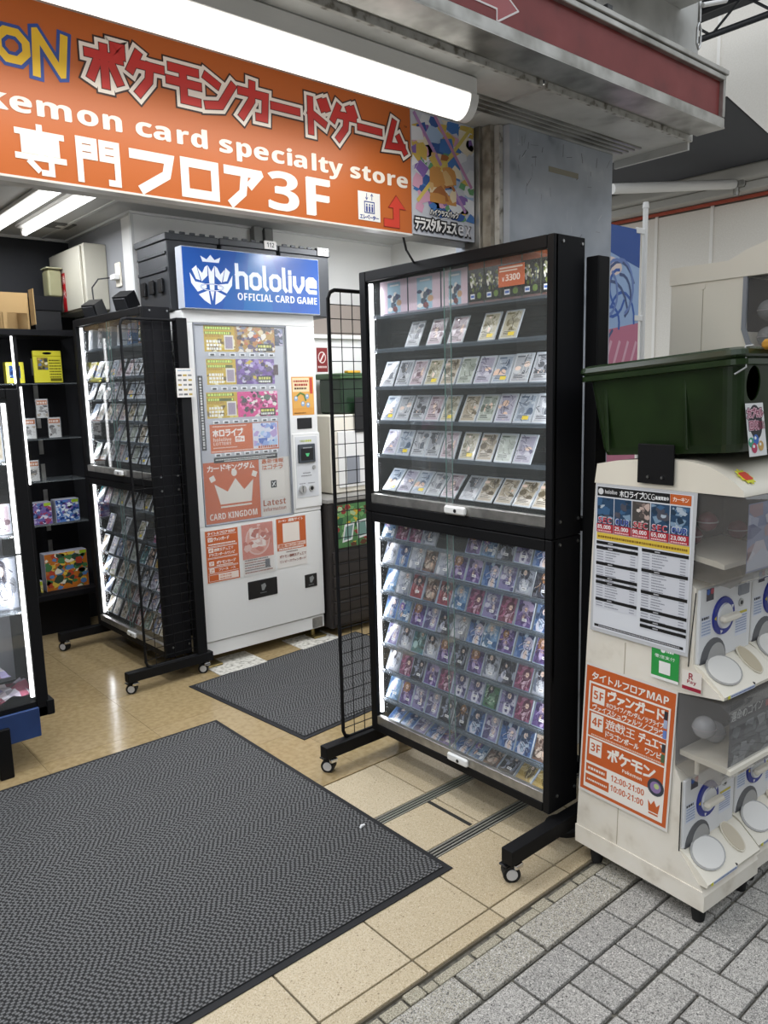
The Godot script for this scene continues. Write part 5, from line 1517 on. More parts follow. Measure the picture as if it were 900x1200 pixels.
	p.poly([Vector2(mx - 0.018, my + 0.07), Vector2(mx, my + 0.04), Vector2(mx + 0.018, my + 0.07), Vector2(mx + 0.012, my - 0.05), Vector2(mx, my - 0.1), Vector2(mx - 0.012, my - 0.05)], wh, 2)
	p.poly([Vector2(mx - 0.045, my + 0.085), Vector2(mx + 0.045, my + 0.085), Vector2(mx + 0.055, my + 0.112), Vector2(mx + 0.022, my + 0.097), Vector2(mx, my + 0.12), Vector2(mx - 0.022, my + 0.097), Vector2(mx - 0.055, my + 0.112)], wh, 2)
	var ring := []
	for k in 25:
		ring.append(Vector2(mx + cos(TAU * k / 24) * 0.062, my - 0.035 + sin(TAU * k / 24) * 0.016))
	p.line(ring, 0.006, "#27549f", 3)
	p.line(ring, 0.003, wh, 3.5)
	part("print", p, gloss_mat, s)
	# folding crates stacked behind the header
	for k in 3:
		var x: float = [1.78, 2.08, 2.44][k]
		var x1: float = [2.06, 2.42, 2.77][k]
		var y1: float = [2.23, 2.232, 2.228][k]
		var c := thing("folding_crate", ["dark grey folding crate overhanging the display rack side", "dark grey folding crate with white tag behind header sign", "dark grey folding crate with white tag by the conduit"][k], "crate", Vector3((x + x1) / 2, 1.859, -3.85), 0, "folding crates on the vending machine")
		var cm := mat("crate grey", "#2e3033", 0.45)
		part("body", W(c).bx2(Vector3(x, 1.86, -4.03), Vector3(x1, y1 - 0.02, -3.68), 0.006), cm, c)
		part("rim", W(c).bx2(Vector3(x - 0.01, y1 - 0.035, -4.04), Vector3(x1 + 0.005, y1, -3.67), 0.005), cm, c)
		for j in 5:
			part("rim_tab", W(c).bx2(Vector3(x + 0.02 + j * 0.055, y1, -3.69), Vector3(x + 0.05 + j * 0.055, y1 + 0.012, -3.68), 0.002), cm, c)
		for j in 3:
			part("latch", W(c).bx2(Vector3(x - 0.018, 1.95, -3.98 + j * 0.1), Vector3(x - 0.004, 2.02, -3.93 + j * 0.1), 0.004), mat("black plastic"), c)
		part("side_rib", W(c).bx2(Vector3(x - 0.008, 2.05, -4.02), Vector3(x, 2.07, -3.69), 0.003).bx2(Vector3(x - 0.008, 2.13, -4.02), Vector3(x, 2.145, -3.69), 0.003), cm, c)
		if k > 0:
			part("tag", W(c).bx2(Vector3(x1 - 0.085, y1 - 0.03, -3.672), Vector3(x1 - 0.01, y1 + 0.012, -3.665)), mat("poster white"), c)
			p = W(c, -3.6648)
			latin(p, ["", "112", "107"][k], x1 - 0.07, y1 - 0.02, 0.045, 0.024, "#2a2a2a", 1)
			part("tag_print", p, print_mat, c)
	# conduit on the rear wall above the crates
	struct("trim_14", MB.new().bx2(Vector3(2.5, 2.2, -4.08), Vector3(2.56, 2.4, -4.03), 0.006).bx2(Vector3(2.58, 2.2, -4.08), Vector3(2.64, 2.4, -4.04), 0.006), mat("conduit", "#7b7b78", 0.4, 0.3))

func back_of_shop() -> void:
	# wall box with red label, outlet and its plug
	var c := thing("wall_cabinet", "cream steel wall cabinet with red vertical label behind the display rack", "cabinet", Vector3(1.79, 1.93, -4.7))
	var wp := mat("cabinet cream", "#b9b5a6", 0.4)
	part("box", W(c).bx2(Vector3(1.66, 1.93, -5.0), Vector3(1.79, 2.29, -4.46), 0.006), wp, c)
	part("door", W(c).bx2(Vector3(1.645, 1.94, -4.99), Vector3(1.66, 2.28, -4.49), 0.005), wp, c)
	var p := MB.new()
	p.t = Transform3D(Basis(Vector3(0, 0, 1), Vector3(0, 1, 0), Vector3(-1, 0, 0)), Vector3(1.6445, 0, 0) - c.position)
	p.rect(-4.8, 1.94, 0.06, 0.22, "#b3262a", 1)
	jp(p, "消", -4.795, 2.1, 0.045, 0.052, "#f0ded8", 0.11, 2)
	jp(p, "火", -4.795, 2.02, 0.045, 0.052, "#f0ded8", 0.13, 2)
	part("label", p, gloss_mat, c)
	var o := thing("wall_outlet", "white wall outlet with plugged adapter and black cord", "outlet", Vector3(1.79, 2.1, -4.3))
	part("plate", W(o).bx2(Vector3(1.78, 2.04, -4.335), Vector3(1.79, 2.17, -4.265), 0.003), mat("ivory plastic"), o)
	part("adapter", W(o).bx2(Vector3(1.745, 2.075, -4.33), Vector3(1.78, 2.105, -4.27), 0.005), mat("white enamel"), o)
	part("cord", W(o).tube([Vector3(1.75, 2.09, -4.33), Vector3(1.70, 2.085, -4.38), Vector3(1.67, 2.04, -4.4), Vector3(1.665, 1.96, -4.38), Vector3(1.66, 1.87, -4.3)], 0.004, 6), mat("black plastic"), o)
	# two little spotlights on the display rack
	for k in 2:
		var s := thing("mini_speaker", ["small black wedge speaker on the display rack, beside the wall cabinet", "small black wedge speaker on the display rack, under the outlet"][k], "speaker", Vector3(1.63, 1.864, [-4.3, -3.87][k]), 0.5, "speakers on the display rack")
		s.scale = Vector3.ONE * 0.8
		part("base", MB.new().bx2(Vector3(-0.035, 0, -0.03), Vector3(0.035, 0.008, 0.03), 0.003), mat("black plastic"), s)
		var b := MB.new()
		b.t = Transform3D(Basis(Vector3(0, 0, 1), 0.45), Vector3(0, 0.06, 0))
		b.prism(PackedVector2Array([Vector2(-0.05, -0.04), Vector2(0.06, -0.05), Vector2(0.055, 0.05), Vector2(-0.04, 0.045)]), -0.055, 0.055)
		part("body", b, mat("black plastic"), s)
		b = MB.new()
		b.t = Transform3D(Basis(Vector3(0, 0, 1), 0.45), Vector3(0, 0.06, 0))
		part("grille", b.bx2(Vector3(-0.054, -0.032, -0.045), Vector3(-0.047, 0.036, 0.045), 0.002), mat("grille", "#2c2d30", 0.6), s)
	# note paper clipped on the rack's post
	var n := thing("price_note", "white printed note clipped on the rack post by vending machine", "note", Vector3(1.72, 1.43, -3.545))
	part("sheet", W(n).bx2(Vector3(1.72, 1.43, -3.547), Vector3(1.81, 1.57, -3.545)), mat("poster white"), n)
	p = W(n, -3.5448)
	R.seed = 12
	for k in 5:
		for j in 3:
			p.rect(1.728 + j * 0.027, 1.44 + k * 0.023, 0.018 + R.randf() * 0.004, 0.009, ["#8a8a88", "#5e5c5a", "#b49a4a"][(k + j) % 3], 1)
	p.dashes(1.73, 1.557, 0.07, 0.006, "#7a98b0", R, 1)
	part("print", p, print_mat, n)
	# black wall rack with glass shelves
	var r := thing("wall_rack", "black wall rack with glass shelves at the back of shop", "shelf rack", Vector3(0.9, 0, -4.85))
	var bk := mat("black panel")
	part("back_board", W(r).bx2(Vector3(-0.2, 0.28, -5.03), Vector3(1.68, 1.83, -5.01)), bk, r)
	part("plinth", W(r).bx2(Vector3(-0.2, 0.0, -5.03), Vector3(1.66, 0.25, -4.86)), bk, r)
	part("base_board", W(r).bx2(Vector3(-0.2, 0.25, -5.03), Vector3(1.68, 0.285, -4.7), 0.003), bk, r)
	part("top_board", W(r).bx2(Vector3(-0.2, 1.795, -5.03), Vector3(1.68, 1.83, -4.7), 0.003), bk, r)
	for y in [1.522, 1.2, 0.95, 0.69]:
		part("glass_shelf", W(r).bx2(Vector3(-0.2, y, -5.0), Vector3(1.67, y + 0.006, -4.76)), glass("shelf acrylic", "#cfdadd", 0.14), r)
	for x in [0.6, 1.02, 1.32, 1.66]:
		part("upright", W(r).bx2(Vector3(x, 0.28, -4.74), Vector3(x + 0.018, 1.8, -4.72)), mat("black steel"), r)
	for e in [[1.31, 1.53, 1.79], [1.335, 0.95, 1.51], [0.6, 0.3, 1.79]]:
		part("light_tube", W(r).cyl(Vector3(e[0], e[1], -4.715), Vector3(e[0], e[2], -4.715), 0.006, 0.006, 10), glow("tube glow", "#ffffff", 2.4), r)
	area(Vector3(1.31, 1.5, -4.73) - r.position, Vector3(0.4, 0, -1), Vector3(0, 1, 0), Vector2(0.9, 0.012), 0.07, "#f2f7ff", r)
	for k in 9:
		part("strut_hole_strip", W(r).bx2(Vector3(1.49, 0.3 + k * 0.16, -5.01), Vector3(1.515, 0.4 + k * 0.16, -5.004)), mat("old steel"), r)
	var yel := mat("bag yellow", "#d8cf3a", 0.3)
	# yellow hanging bag
	var g := thing("yellow_bag", "large yellow hanging bag with slot and printed panel on wall rack", "bag", Vector3(1.51, 1.53, -4.76))
	part("body", W(g).bx2(Vector3(1.43, 1.531, -4.78), Vector3(1.592, 1.715, -4.765), 0.004), yel, g)
	p = W(g, -4.7648)
	p.ell(1.51, 1.7, 0.026, 0.007, "#1a1a1a", 1)
	p.rect(1.433, 1.682, 0.156, 0.004, "#b0a524", 1)
	p.rect(1.452, 1.605, 0.06, 0.07, "#8f7d3a", 1)
	art_patch(p, 1.455, 1.607, 0.055, 0.065, ["#c9a860", "#4a4a3a", "#e6ddb0", "#6a7a9a"], 14, 91, 2, 0.3)
	R.seed = 92
	for k in 7:
		p.dashes(1.518, 1.56 + k * 0.016, 0.066, 0.007, "#4d4a1e", R, 2)
	p.rect(1.52, 1.54, 0.064, 0.016, "#6b6526", 1)
	part("print", p, gloss_mat, g)
	g = thing("yellow_box", "small yellow box with blue picture next to yellow bag", "box", Vector3(1.34, 1.53, -4.8))
	part("body", W(g).bx2(Vector3(1.285, 1.531, -4.84), Vector3(1.385, 1.65, -4.79), 0.003), yel, g)
	p = W(g, -4.7898)
	p.rect(1.303, 1.56, 0.06, 0.07, "#2f4a7c", 1)
	art_patch(p, 1.305, 1.562, 0.056, 0.066, ["#4a76b0", "#1f2c50", "#c8a84a", "#8fa8c8"], 14, 93, 2, 0.3)
	part("print", p, gloss_mat, g)
	# clear hard packs with orange tops
	for e in [[1.427, 1.325, 1.499, 1.44, "clear card pack with orange top set on its two neighbours"], [1.343, 1.207, 1.42, 1.33, "clear card pack with orange top beside showcase tube"], [1.487, 1.207, 1.562, 1.33, "clear card pack with orange top beside the bare shelf end"], [1.332, 0.957, 1.416, 1.085, "clear card pack with orange top alone on the third shelf"]]:
		g = thing("clear_pack", e[4], "card pack", Vector3((e[0] + e[2]) / 2, e[1], -4.78), 0, "clear packs on the wall rack")
		part("card", W(g).bx2(Vector3(e[0] + 0.003, e[1] + 0.003, -4.792), Vector3(e[2] - 0.003, e[3] - 0.003, -4.788)), mat("pack white", "#c9c9c6", 0.4), g)
		p = W(g, -4.7878)
		p.rect(e[0] + 0.005, e[3] - 0.036, e[2] - e[0] - 0.01, 0.026, "#b8693a", 1)
		R.seed = int(e[0] * 1000)
		p.dashes(e[0] + 0.008, e[3] - 0.03, e[2] - e[0] - 0.016, 0.012, "#e8d2c0", R, 2)
		art_patch(p, e[0] + 0.006, e[1] + 0.006, e[2] - e[0] - 0.012, 0.07, ["#8c8a88", "#b8b4ae", "#5f5c5a", "#a89a88"], 12, int(e[1] * 900), 1, 0.3)
		part("print", p, gloss_mat, g)
		part("shell", W(g).bx2(Vector3(e[0], e[1], -4.798), Vector3(e[2], e[3], -4.78), 0.003), glass("clear plastic", "#eef2f4", 0.12), g)
	# printed boxes
	for e in [[1.334, 0.697, 1.462, 0.83, "purple", 95], [1.484, 0.697, 1.625, 0.835, "blue", 96], [1.39, 0.286, 1.645, 0.515, "large orange and green", 97], [1.33, 0.286, 1.37, 0.36, "small yellow", 98]]:
		g = thing("printed_box", "%s printed box standing on the black wall rack" % e[4], "box", Vector3((e[0] + e[2]) / 2, e[1], -4.8))
		part("body", W(g).bx2(Vector3(e[0], e[1], -4.86), Vector3(e[2], e[3], -4.78), 0.002), mat("box white", "#b9bac6", 0.3), g)
		p = W(g, -4.7798)
		var hues: Array = {"purple": ["#7a62a8", "#c0b4dc", "#4a3a78", "#e4deee", "#a8486a", "#5a7ab8"], "blue": ["#5a82c4", "#b8cfe8", "#2f4a88", "#e8eef4", "#7a68b0"], "large orange and green": ["#c0702c", "#4a7a4a", "#d8b84a", "#5a82b0", "#e4dcc4", "#3a4a3c", "#b84a34"], "small yellow": ["#d8c83a", "#e8e0a0", "#8a8030"]}[e[4]]
		p.rect(e[0] + 0.002, e[1] + 0.002, e[2] - e[0] - 0.004, e[3] - e[1] - 0.004, hues[0], 0.5)
		art_patch(p, e[0] + 0.003, e[1] + 0.003, e[2] - e[0] - 0.006, e[3] - e[1] - 0.006, hues, 120, e[5], 1, 0.12)
		p.rect(e[2] - 0.045, e[3] - 0.022, 0.04, 0.018, "#a8c83a", 5)
		part("print", p, gloss_mat, g)
	# goods on top of the rack
	g = thing("cardboard_box", "open brown cardboard box on top of wall rack", "box", Vector3(1.3, 1.831, -4.75))
	var cb := mat("cardboard", "#a88a5c", 0.85)
	part("back", W(g).bx2(Vector3(1.08, 1.831, -4.92), Vector3(1.42, 2.03, -4.91)), cb, g)
	part("side", W(g).bx2(Vector3(1.41, 1.831, -4.92), Vector3(1.42, 2.03, -4.72)).bx2(Vector3(1.08, 1.831, -4.92), Vector3(1.09, 2.03, -4.72)), cb, g)
	part("front", W(g).bx2(Vector3(1.08, 1.92, -4.73), Vector3(1.41, 2.03, -4.72)).bx2(Vector3(1.28, 1.831, -4.73), Vector3(1.3, 1.92, -4.72)), cb, g)
	part("flap", W(g).bx2(Vector3(1.42, 1.85, -4.7), Vector3(1.424, 2.045, -4.62)), cb, g)
	g = thing("black_carton", "black lidded carton on top of wall rack beside cardboard box", "box", Vector3(1.53, 1.831, -4.8))
	part("body", W(g).bx2(Vector3(1.455, 1.831, -4.92), Vector3(1.605, 1.95, -4.74), 0.003), mat("black plastic"), g)
	part("lid", W(g).bx2(Vector3(1.448, 1.94, -4.925), Vector3(1.612, 2.02, -4.73), 0.003), bk, g)
	g = thing("storage_tub", "cloudy olive plastic storage tub on the black carton", "tub", Vector3(1.595, 2.021, -4.81))
	part("body", W(g).bx2(Vector3(1.552, 2.021, -4.86), Vector3(1.638, 2.18, -4.76), 0.015), mat("cloudy olive", "#8b8868", 0.3), g)
	part("lid", W(g).bx2(Vector3(1.548, 2.18, -4.864), Vector3(1.642, 2.19, -4.756), 0.004), mat("olive lid", "#9c9a7c", 0.35), g)
	g = thing("ceiling_vent", "small dark square vent in ceiling beside fluorescent tubes", "vent", Vector3(1.6, 2.4, -4.62))
	part("frame", MB.new().bx2(Vector3(-0.07, -0.006, -0.07), Vector3(0.07, 0, 0.07), 0.002), mat("vent frame", "#5a5a58", 0.6), g)
	part("core", MB.new().bx2(Vector3(-0.02, -0.009, -0.02), Vector3(0.02, -0.006, 0.02), 0.001), mat("white enamel"), g)
	g = thing("rear_cabinet", "white standing cabinet with taupe band on top against the rear wall", "cabinet", Vector3(3.15, 0, -4.03))
	part("body", W(g).bx2(Vector3(2.78, 0, -4.078), Vector3(3.55, 1.765, -4.0), 0.004), mat("white enamel"), g)
	part("header", W(g).bx2(Vector3(2.75, 1.79, -4.078), Vector3(3.58, 1.98, -3.99), 0.004), mat("taupe", "#8c8178", 0.6), g)  # plain taupe band above the ledge, one even colour
	part("ledge", W(g).bx2(Vector3(2.76, 1.765, -4.078), Vector3(3.57, 1.79, -3.97), 0.003), mat("white enamel"), g)
	# dark cabinet with a green printed panel, to the right of the vending machine
	g = thing("dark_cabinet", "dark brown drawer cabinet with green printed panel behind wire grid", "cabinet", Vector3(2.85, 0, -3.75))
	var dk := mat("cabinet dark", "#2a2523", 0.55)
	part("body", W(g).bx2(Vector3(2.61, 0.05, -3.96), Vector3(3.2, 0.8, -3.56), 0.006), dk, g)
	part("top", W(g).bx2(Vector3(2.6, 0.8, -3.97), Vector3(3.21, 0.825, -3.55), 0.004), mat("cabinet top", "#8d8a84", 0.5), g)
	for k in 6:
		part("louver", W(g).bx2(Vector3(2.63, 0.07 + k * 0.075, -3.562), Vector3(3.18, 0.135 + k * 0.075, -3.552), 0.004), dk, g)
	for x in [2.66, 3.15]:
		caster(Vector3(x, 0, -3.62), 0.3, g)
		caster(Vector3(x, 0, -3.9), 0.3, g)
	p = W(g, -3.5498)
	p.rect(2.65, 0.53, 0.5, 0.255, "#4f7a4a", 0)
	art_patch(p, 2.652, 0.532, 0.496, 0.25, ["#6a9a5a", "#c0a03a", "#8a3a34", "#2f5a3c", "#9fb98a", "#5a3a2a"], 110, 99, 1, 0.11)
	for e in [[2.7, 0.56, 0.2], [2.82, 0.57, -0.1], [2.95, 0.55, 0.12]]:
		p.poly([Vector2(e[0], e[1]), Vector2(e[0] + 0.075, e[1] + 0.01), Vector2(e[0] + 0.075 + e[2] * 0.1, e[1] + 0.115), Vector2(e[0] + e[2] * 0.1, e[1] + 0.105)], "#d8dcd8", 5)
		p.poly([Vector2(e[0] + 0.01, e[1] + 0.012), Vector2(e[0] + 0.066, e[1] + 0.02), Vector2(e[0] + 0.066 + e[2] * 0.09, e[1] + 0.1), Vector2(e[0] + 0.01 + e[2] * 0.09, e[1] + 0.092)], "#6f8f86", 6)
	part("panel_print", p, gloss_mat, g)
	# white capsule unit on the cabinet with a green tub and a dark pad
	g = thing("white_capsule_unit", "white capsule unit standing on dark cabinet behind wire grid", "capsule machine", Vector3(3.05, 0.825, -3.85))
	part("body", W(g).bx2(Vector3(2.75, 0.826, -3.96), Vector3(3.4, 1.3, -3.7), 0.012), mat("ivory plastic"), g)
	part("front_panel", W(g).bx2(Vector3(2.8, 0.86, -3.7), Vector3(3.05, 1.2, -3.69), 0.006).bx2(Vector3(3.08, 0.86, -3.7), Vector3(3.35, 1.2, -3.69), 0.006), mat("white enamel"), g)
	part("grey_flap", W(g).bx2(Vector3(2.86, 0.88, -3.69), Vector3(2.96, 1.05, -3.685), 0.003), mat("frame grey"), g)
	g = thing("green_tub", "dark green tub with yellow clip on white capsule unit", "tub", Vector3(3.1, 1.3, -3.85))
	var gm := mat("tub green", "#1d3320", 0.35)
	part("body", W(g).bx2(Vector3(2.86, 1.301, -3.95), Vector3(3.45, 1.52, -3.72), 0.015), gm, g)
	part("lid", W(g).bx2(Vector3(2.84, 1.51, -3.96), Vector3(3.47, 1.545, -3.7), 0.008), mat("lid green", "#3c5a36", 0.35), g)
	part("clip", W(g).bx2(Vector3(2.9, 1.545, -3.74), Vector3(3.0, 1.56, -3.7), 0.004), mat("clip yellow", "#c79a2c", 0.5), g)
	part("pad", W(g).bx2(Vector3(2.93, 1.19, -3.69), Vector3(3.1, 1.4, -3.68), 0.004), mat("black plastic"), g)
	# red notice on the rear wall
	g = thing("red_notice", "small red notice with white ring on white rear cabinet", "notice", Vector3(2.93, 1.56, -3.9995))
	p = W(g, -3.9995)
	p.rect(2.89, 1.56, 0.085, 0.15, "#7d1f1f", 0)
	p.ell(2.932, 1.65, 0.03, 0.036, "#e2d6d0", 1)
	p.ell(2.932, 1.65, 0.024, 0.03, "#8d2522", 2)
	p.line([Vector2(2.92, 1.63), Vector2(2.945, 1.67)], 0.01, "#e2d6d0", 3)
	R.seed = 3
	p.dashes(2.9, 1.585, 0.065, 0.012, "#d8c6c0", R, 1)
	part("print", p, print_mat, g)

func showcase() -> void:
	var t := thing("glass_showcase", "black-framed glass showcase with blue skirt panel near large mat", "showcase", Vector3(0.3, 0, -3.3))
	var bk := mat("black steel")
	var x0 := -0.35
	var x1 := 0.868
	part("frame", W(t).bx2(Vector3(x1 - 0.045, 0.2, -3.12), Vector3(x1, 1.482, -3.1), 0.003).bx2(Vector3(x0, 1.45, -3.12), Vector3(x1 - 0.045, 1.482, -3.1), 0.003).bx2(Vector3(x0, 0.235, -3.12), Vector3(x1 - 0.045, 0.268, -3.1), 0.003).bx2(Vector3(x0, 0.235, -3.12), Vector3(x0 + 0.045, 1.482, -3.1), 0.003), bk, t)
	part("side_panel", W(t).bx2(Vector3(x1 - 0.014, 0.2, -3.5), Vector3(x1, 1.482, -3.12), 0.002), mat("black panel"), t)
	part("side_panel", W(t).bx2(Vector3(x0, 0.2, -3.5), Vector3(x0 + 0.014, 1.482, -3.12), 0.002), mat("black panel"), t)
	part("back_panel", W(t).bx2(Vector3(x0, 0.2, -3.51), Vector3(x1, 1.482, -3.5)), mat("showcase back", "#8e8f94", 0.5), t)
	part("floor_board", W(t).bx2(Vector3(x0, 0.2, -3.5), Vector3(x1, 0.24, -3.1), 0.003), bk, t)
	part("top_board", W(t).bx2(Vector3(x0, 1.462, -3.5), Vector3(x1, 1.482, -3.12)), bk, t)
	part("bumper", W(t).bx2(Vector3(x1 - 0.01, 0.2, -3.3), Vector3(x1 + 0.02, 0.262, -3.095), 0.004), bk, t)
	part("glass_pane", W(t).bx2(Vector3(x0 + 0.04, 0.262, -3.114), Vector3(x1 - 0.04, 1.455, -3.11)), glass("clear glass", "#f4fbf8", 0.03), t)
	for y in [0.62, 0.92, 1.2]:
		part("glass_shelf", W(t).bx2(Vector3(x0 + 0.016, y, -3.49), Vector3(x1 - 0.016, y + 0.006, -3.14)), glass("shelf acrylic", "#cfdadd", 0.14), t)
	for e in [[0.28, 0.85], [0.86, 1.43]]:
		part("light_tube", W(t).cyl(Vector3(x1 - 0.05, e[0], -3.128), Vector3(x1 - 0.05, e[1], -3.128), 0.0085, 0.0085, 10), glow("tube glow", "#ffffff", 2.4), t)
	area(Vector3(x1 - 0.062, 0.85, -3.135) - t.position, Vector3(-1, 0, -0.6), Vector3(0, 1, 0), Vector2(1.1, 0.014), 0.14, "#f2f7ff", t)
	part("blue_skirt", W(t).bx2(Vector3(x0, 0.128, -3.1), Vector3(0.826, 0.246, -3.085), 0.003), worn("blue skirt", [[0.0, "#22365f"], [0.5, "#2c4373"], [1.0, "#3a5488"]], 0.4, 0.0, 1.0, 0.01, 120), t)
	for x in [-0.3, 0.66]:
		part("leg", W(t).bx2(Vector3(x, 0, -3.14), Vector3(x + 0.05, 0.2, -3.07), 0.003), bk, t)
		part("leg", W(t).bx2(Vector3(x, 0, -3.5), Vector3(x + 0.05, 0.2, -3.44), 0.003), bk, t)
	# crumpled printed sheets at the bottom, boxes and bags on the shelves
	R.seed = 17
	for k in 2:
		var b := MB.new()
		var n := 8
		var hs := {}
		for j in n + 1:
			for i in n + 1:
				hs[Vector2i(i, j)] = Vector3(i * 0.24 / n, 0.012 + R.randf() * 0.02 + sin(i * 0.8 + j * 0.4 + k) * 0.014 + 0.02, j * 0.24 / n)
		for j in n:
			for i in n:
				var q := [hs[Vector2i(i, j)], hs[Vector2i(i + 1, j)], hs[Vector2i(i + 1, j + 1)], hs[Vector2i(i, j + 1)]]
				b.ink(["#c9c4cc", "#b9b0bc", "#7a4450", "#d4d0d6", "#8f8aa8", "#c4b8bc"][(i + j / 3 + k) % 6 if i % 3 else 2])
				var n1: Vector3 = -(q[1] - q[0]).cross(q[2] - q[0]).normalized()
				b.tri(q[0], q[1], q[2], n1, n1, n1)
				b.tri(q[0], q[2], q[3], n1, n1, n1)
		var o := part("crumpled_sheet", b, gloss_mat)
		o.position = Vector3([0.6, 0.5][k], [0.24, 0.305][k], [-3.38, -3.4][k])
		o.rotation = Vector3(0, 0.12 * k, 0.08 * k)
		tag(o, ["crumpled striped sheet lying on the showcase floor", "crumpled striped sheet lying on top of another sheet"][k], "sheet", "crumpled sheets in the showcase")
	for e in [[0.60, 0.626, 0.13, 0.2, 25, "second"], [0.775, 0.626, 0.1, 0.21, 27, "first"], [0.775, 0.926, 0.1, 0.12, 4, "first"], [0.6, 0.926, 0.12, 0.2, 39, "second"], [0.775, 1.206, 0.1, 0.22, 6, "first"], [0.6, 1.206, 0.12, 0.18, 42, "second"]]:		card("showcase_box", e[4], Vector3(e[2], e[3], 0.04), Transform3D(Basis(), Vector3(e[0], e[1], -3.2)), "%s box on the %s showcase shelf, %s from its light tube" % [cell_names[e[4]], {0.626: "low", 0.926: "middle", 1.206: "high"}[e[1]], e[5]], "box", "boxes in the showcase", e[4])

const SIDE := Basis(Vector3(0, 0, 1), Vector3(0, 1, 0), Vector3(-1, 0, 0))   # picture x runs along local z, facing -x

func side_prism(pts: Array, x0: float, x1: float, smooth := false, dz := -0.431) -> MB:
	var b := MB.new()
	b.t = Transform3D(SIDE, Vector3(0, 0, dz))
	var pv := PackedVector2Array()
	for p in pts:
		pv.append(Vector2(p[0], p[1]))
	b.prism(pv, -x1, -x0, smooth)
	return b

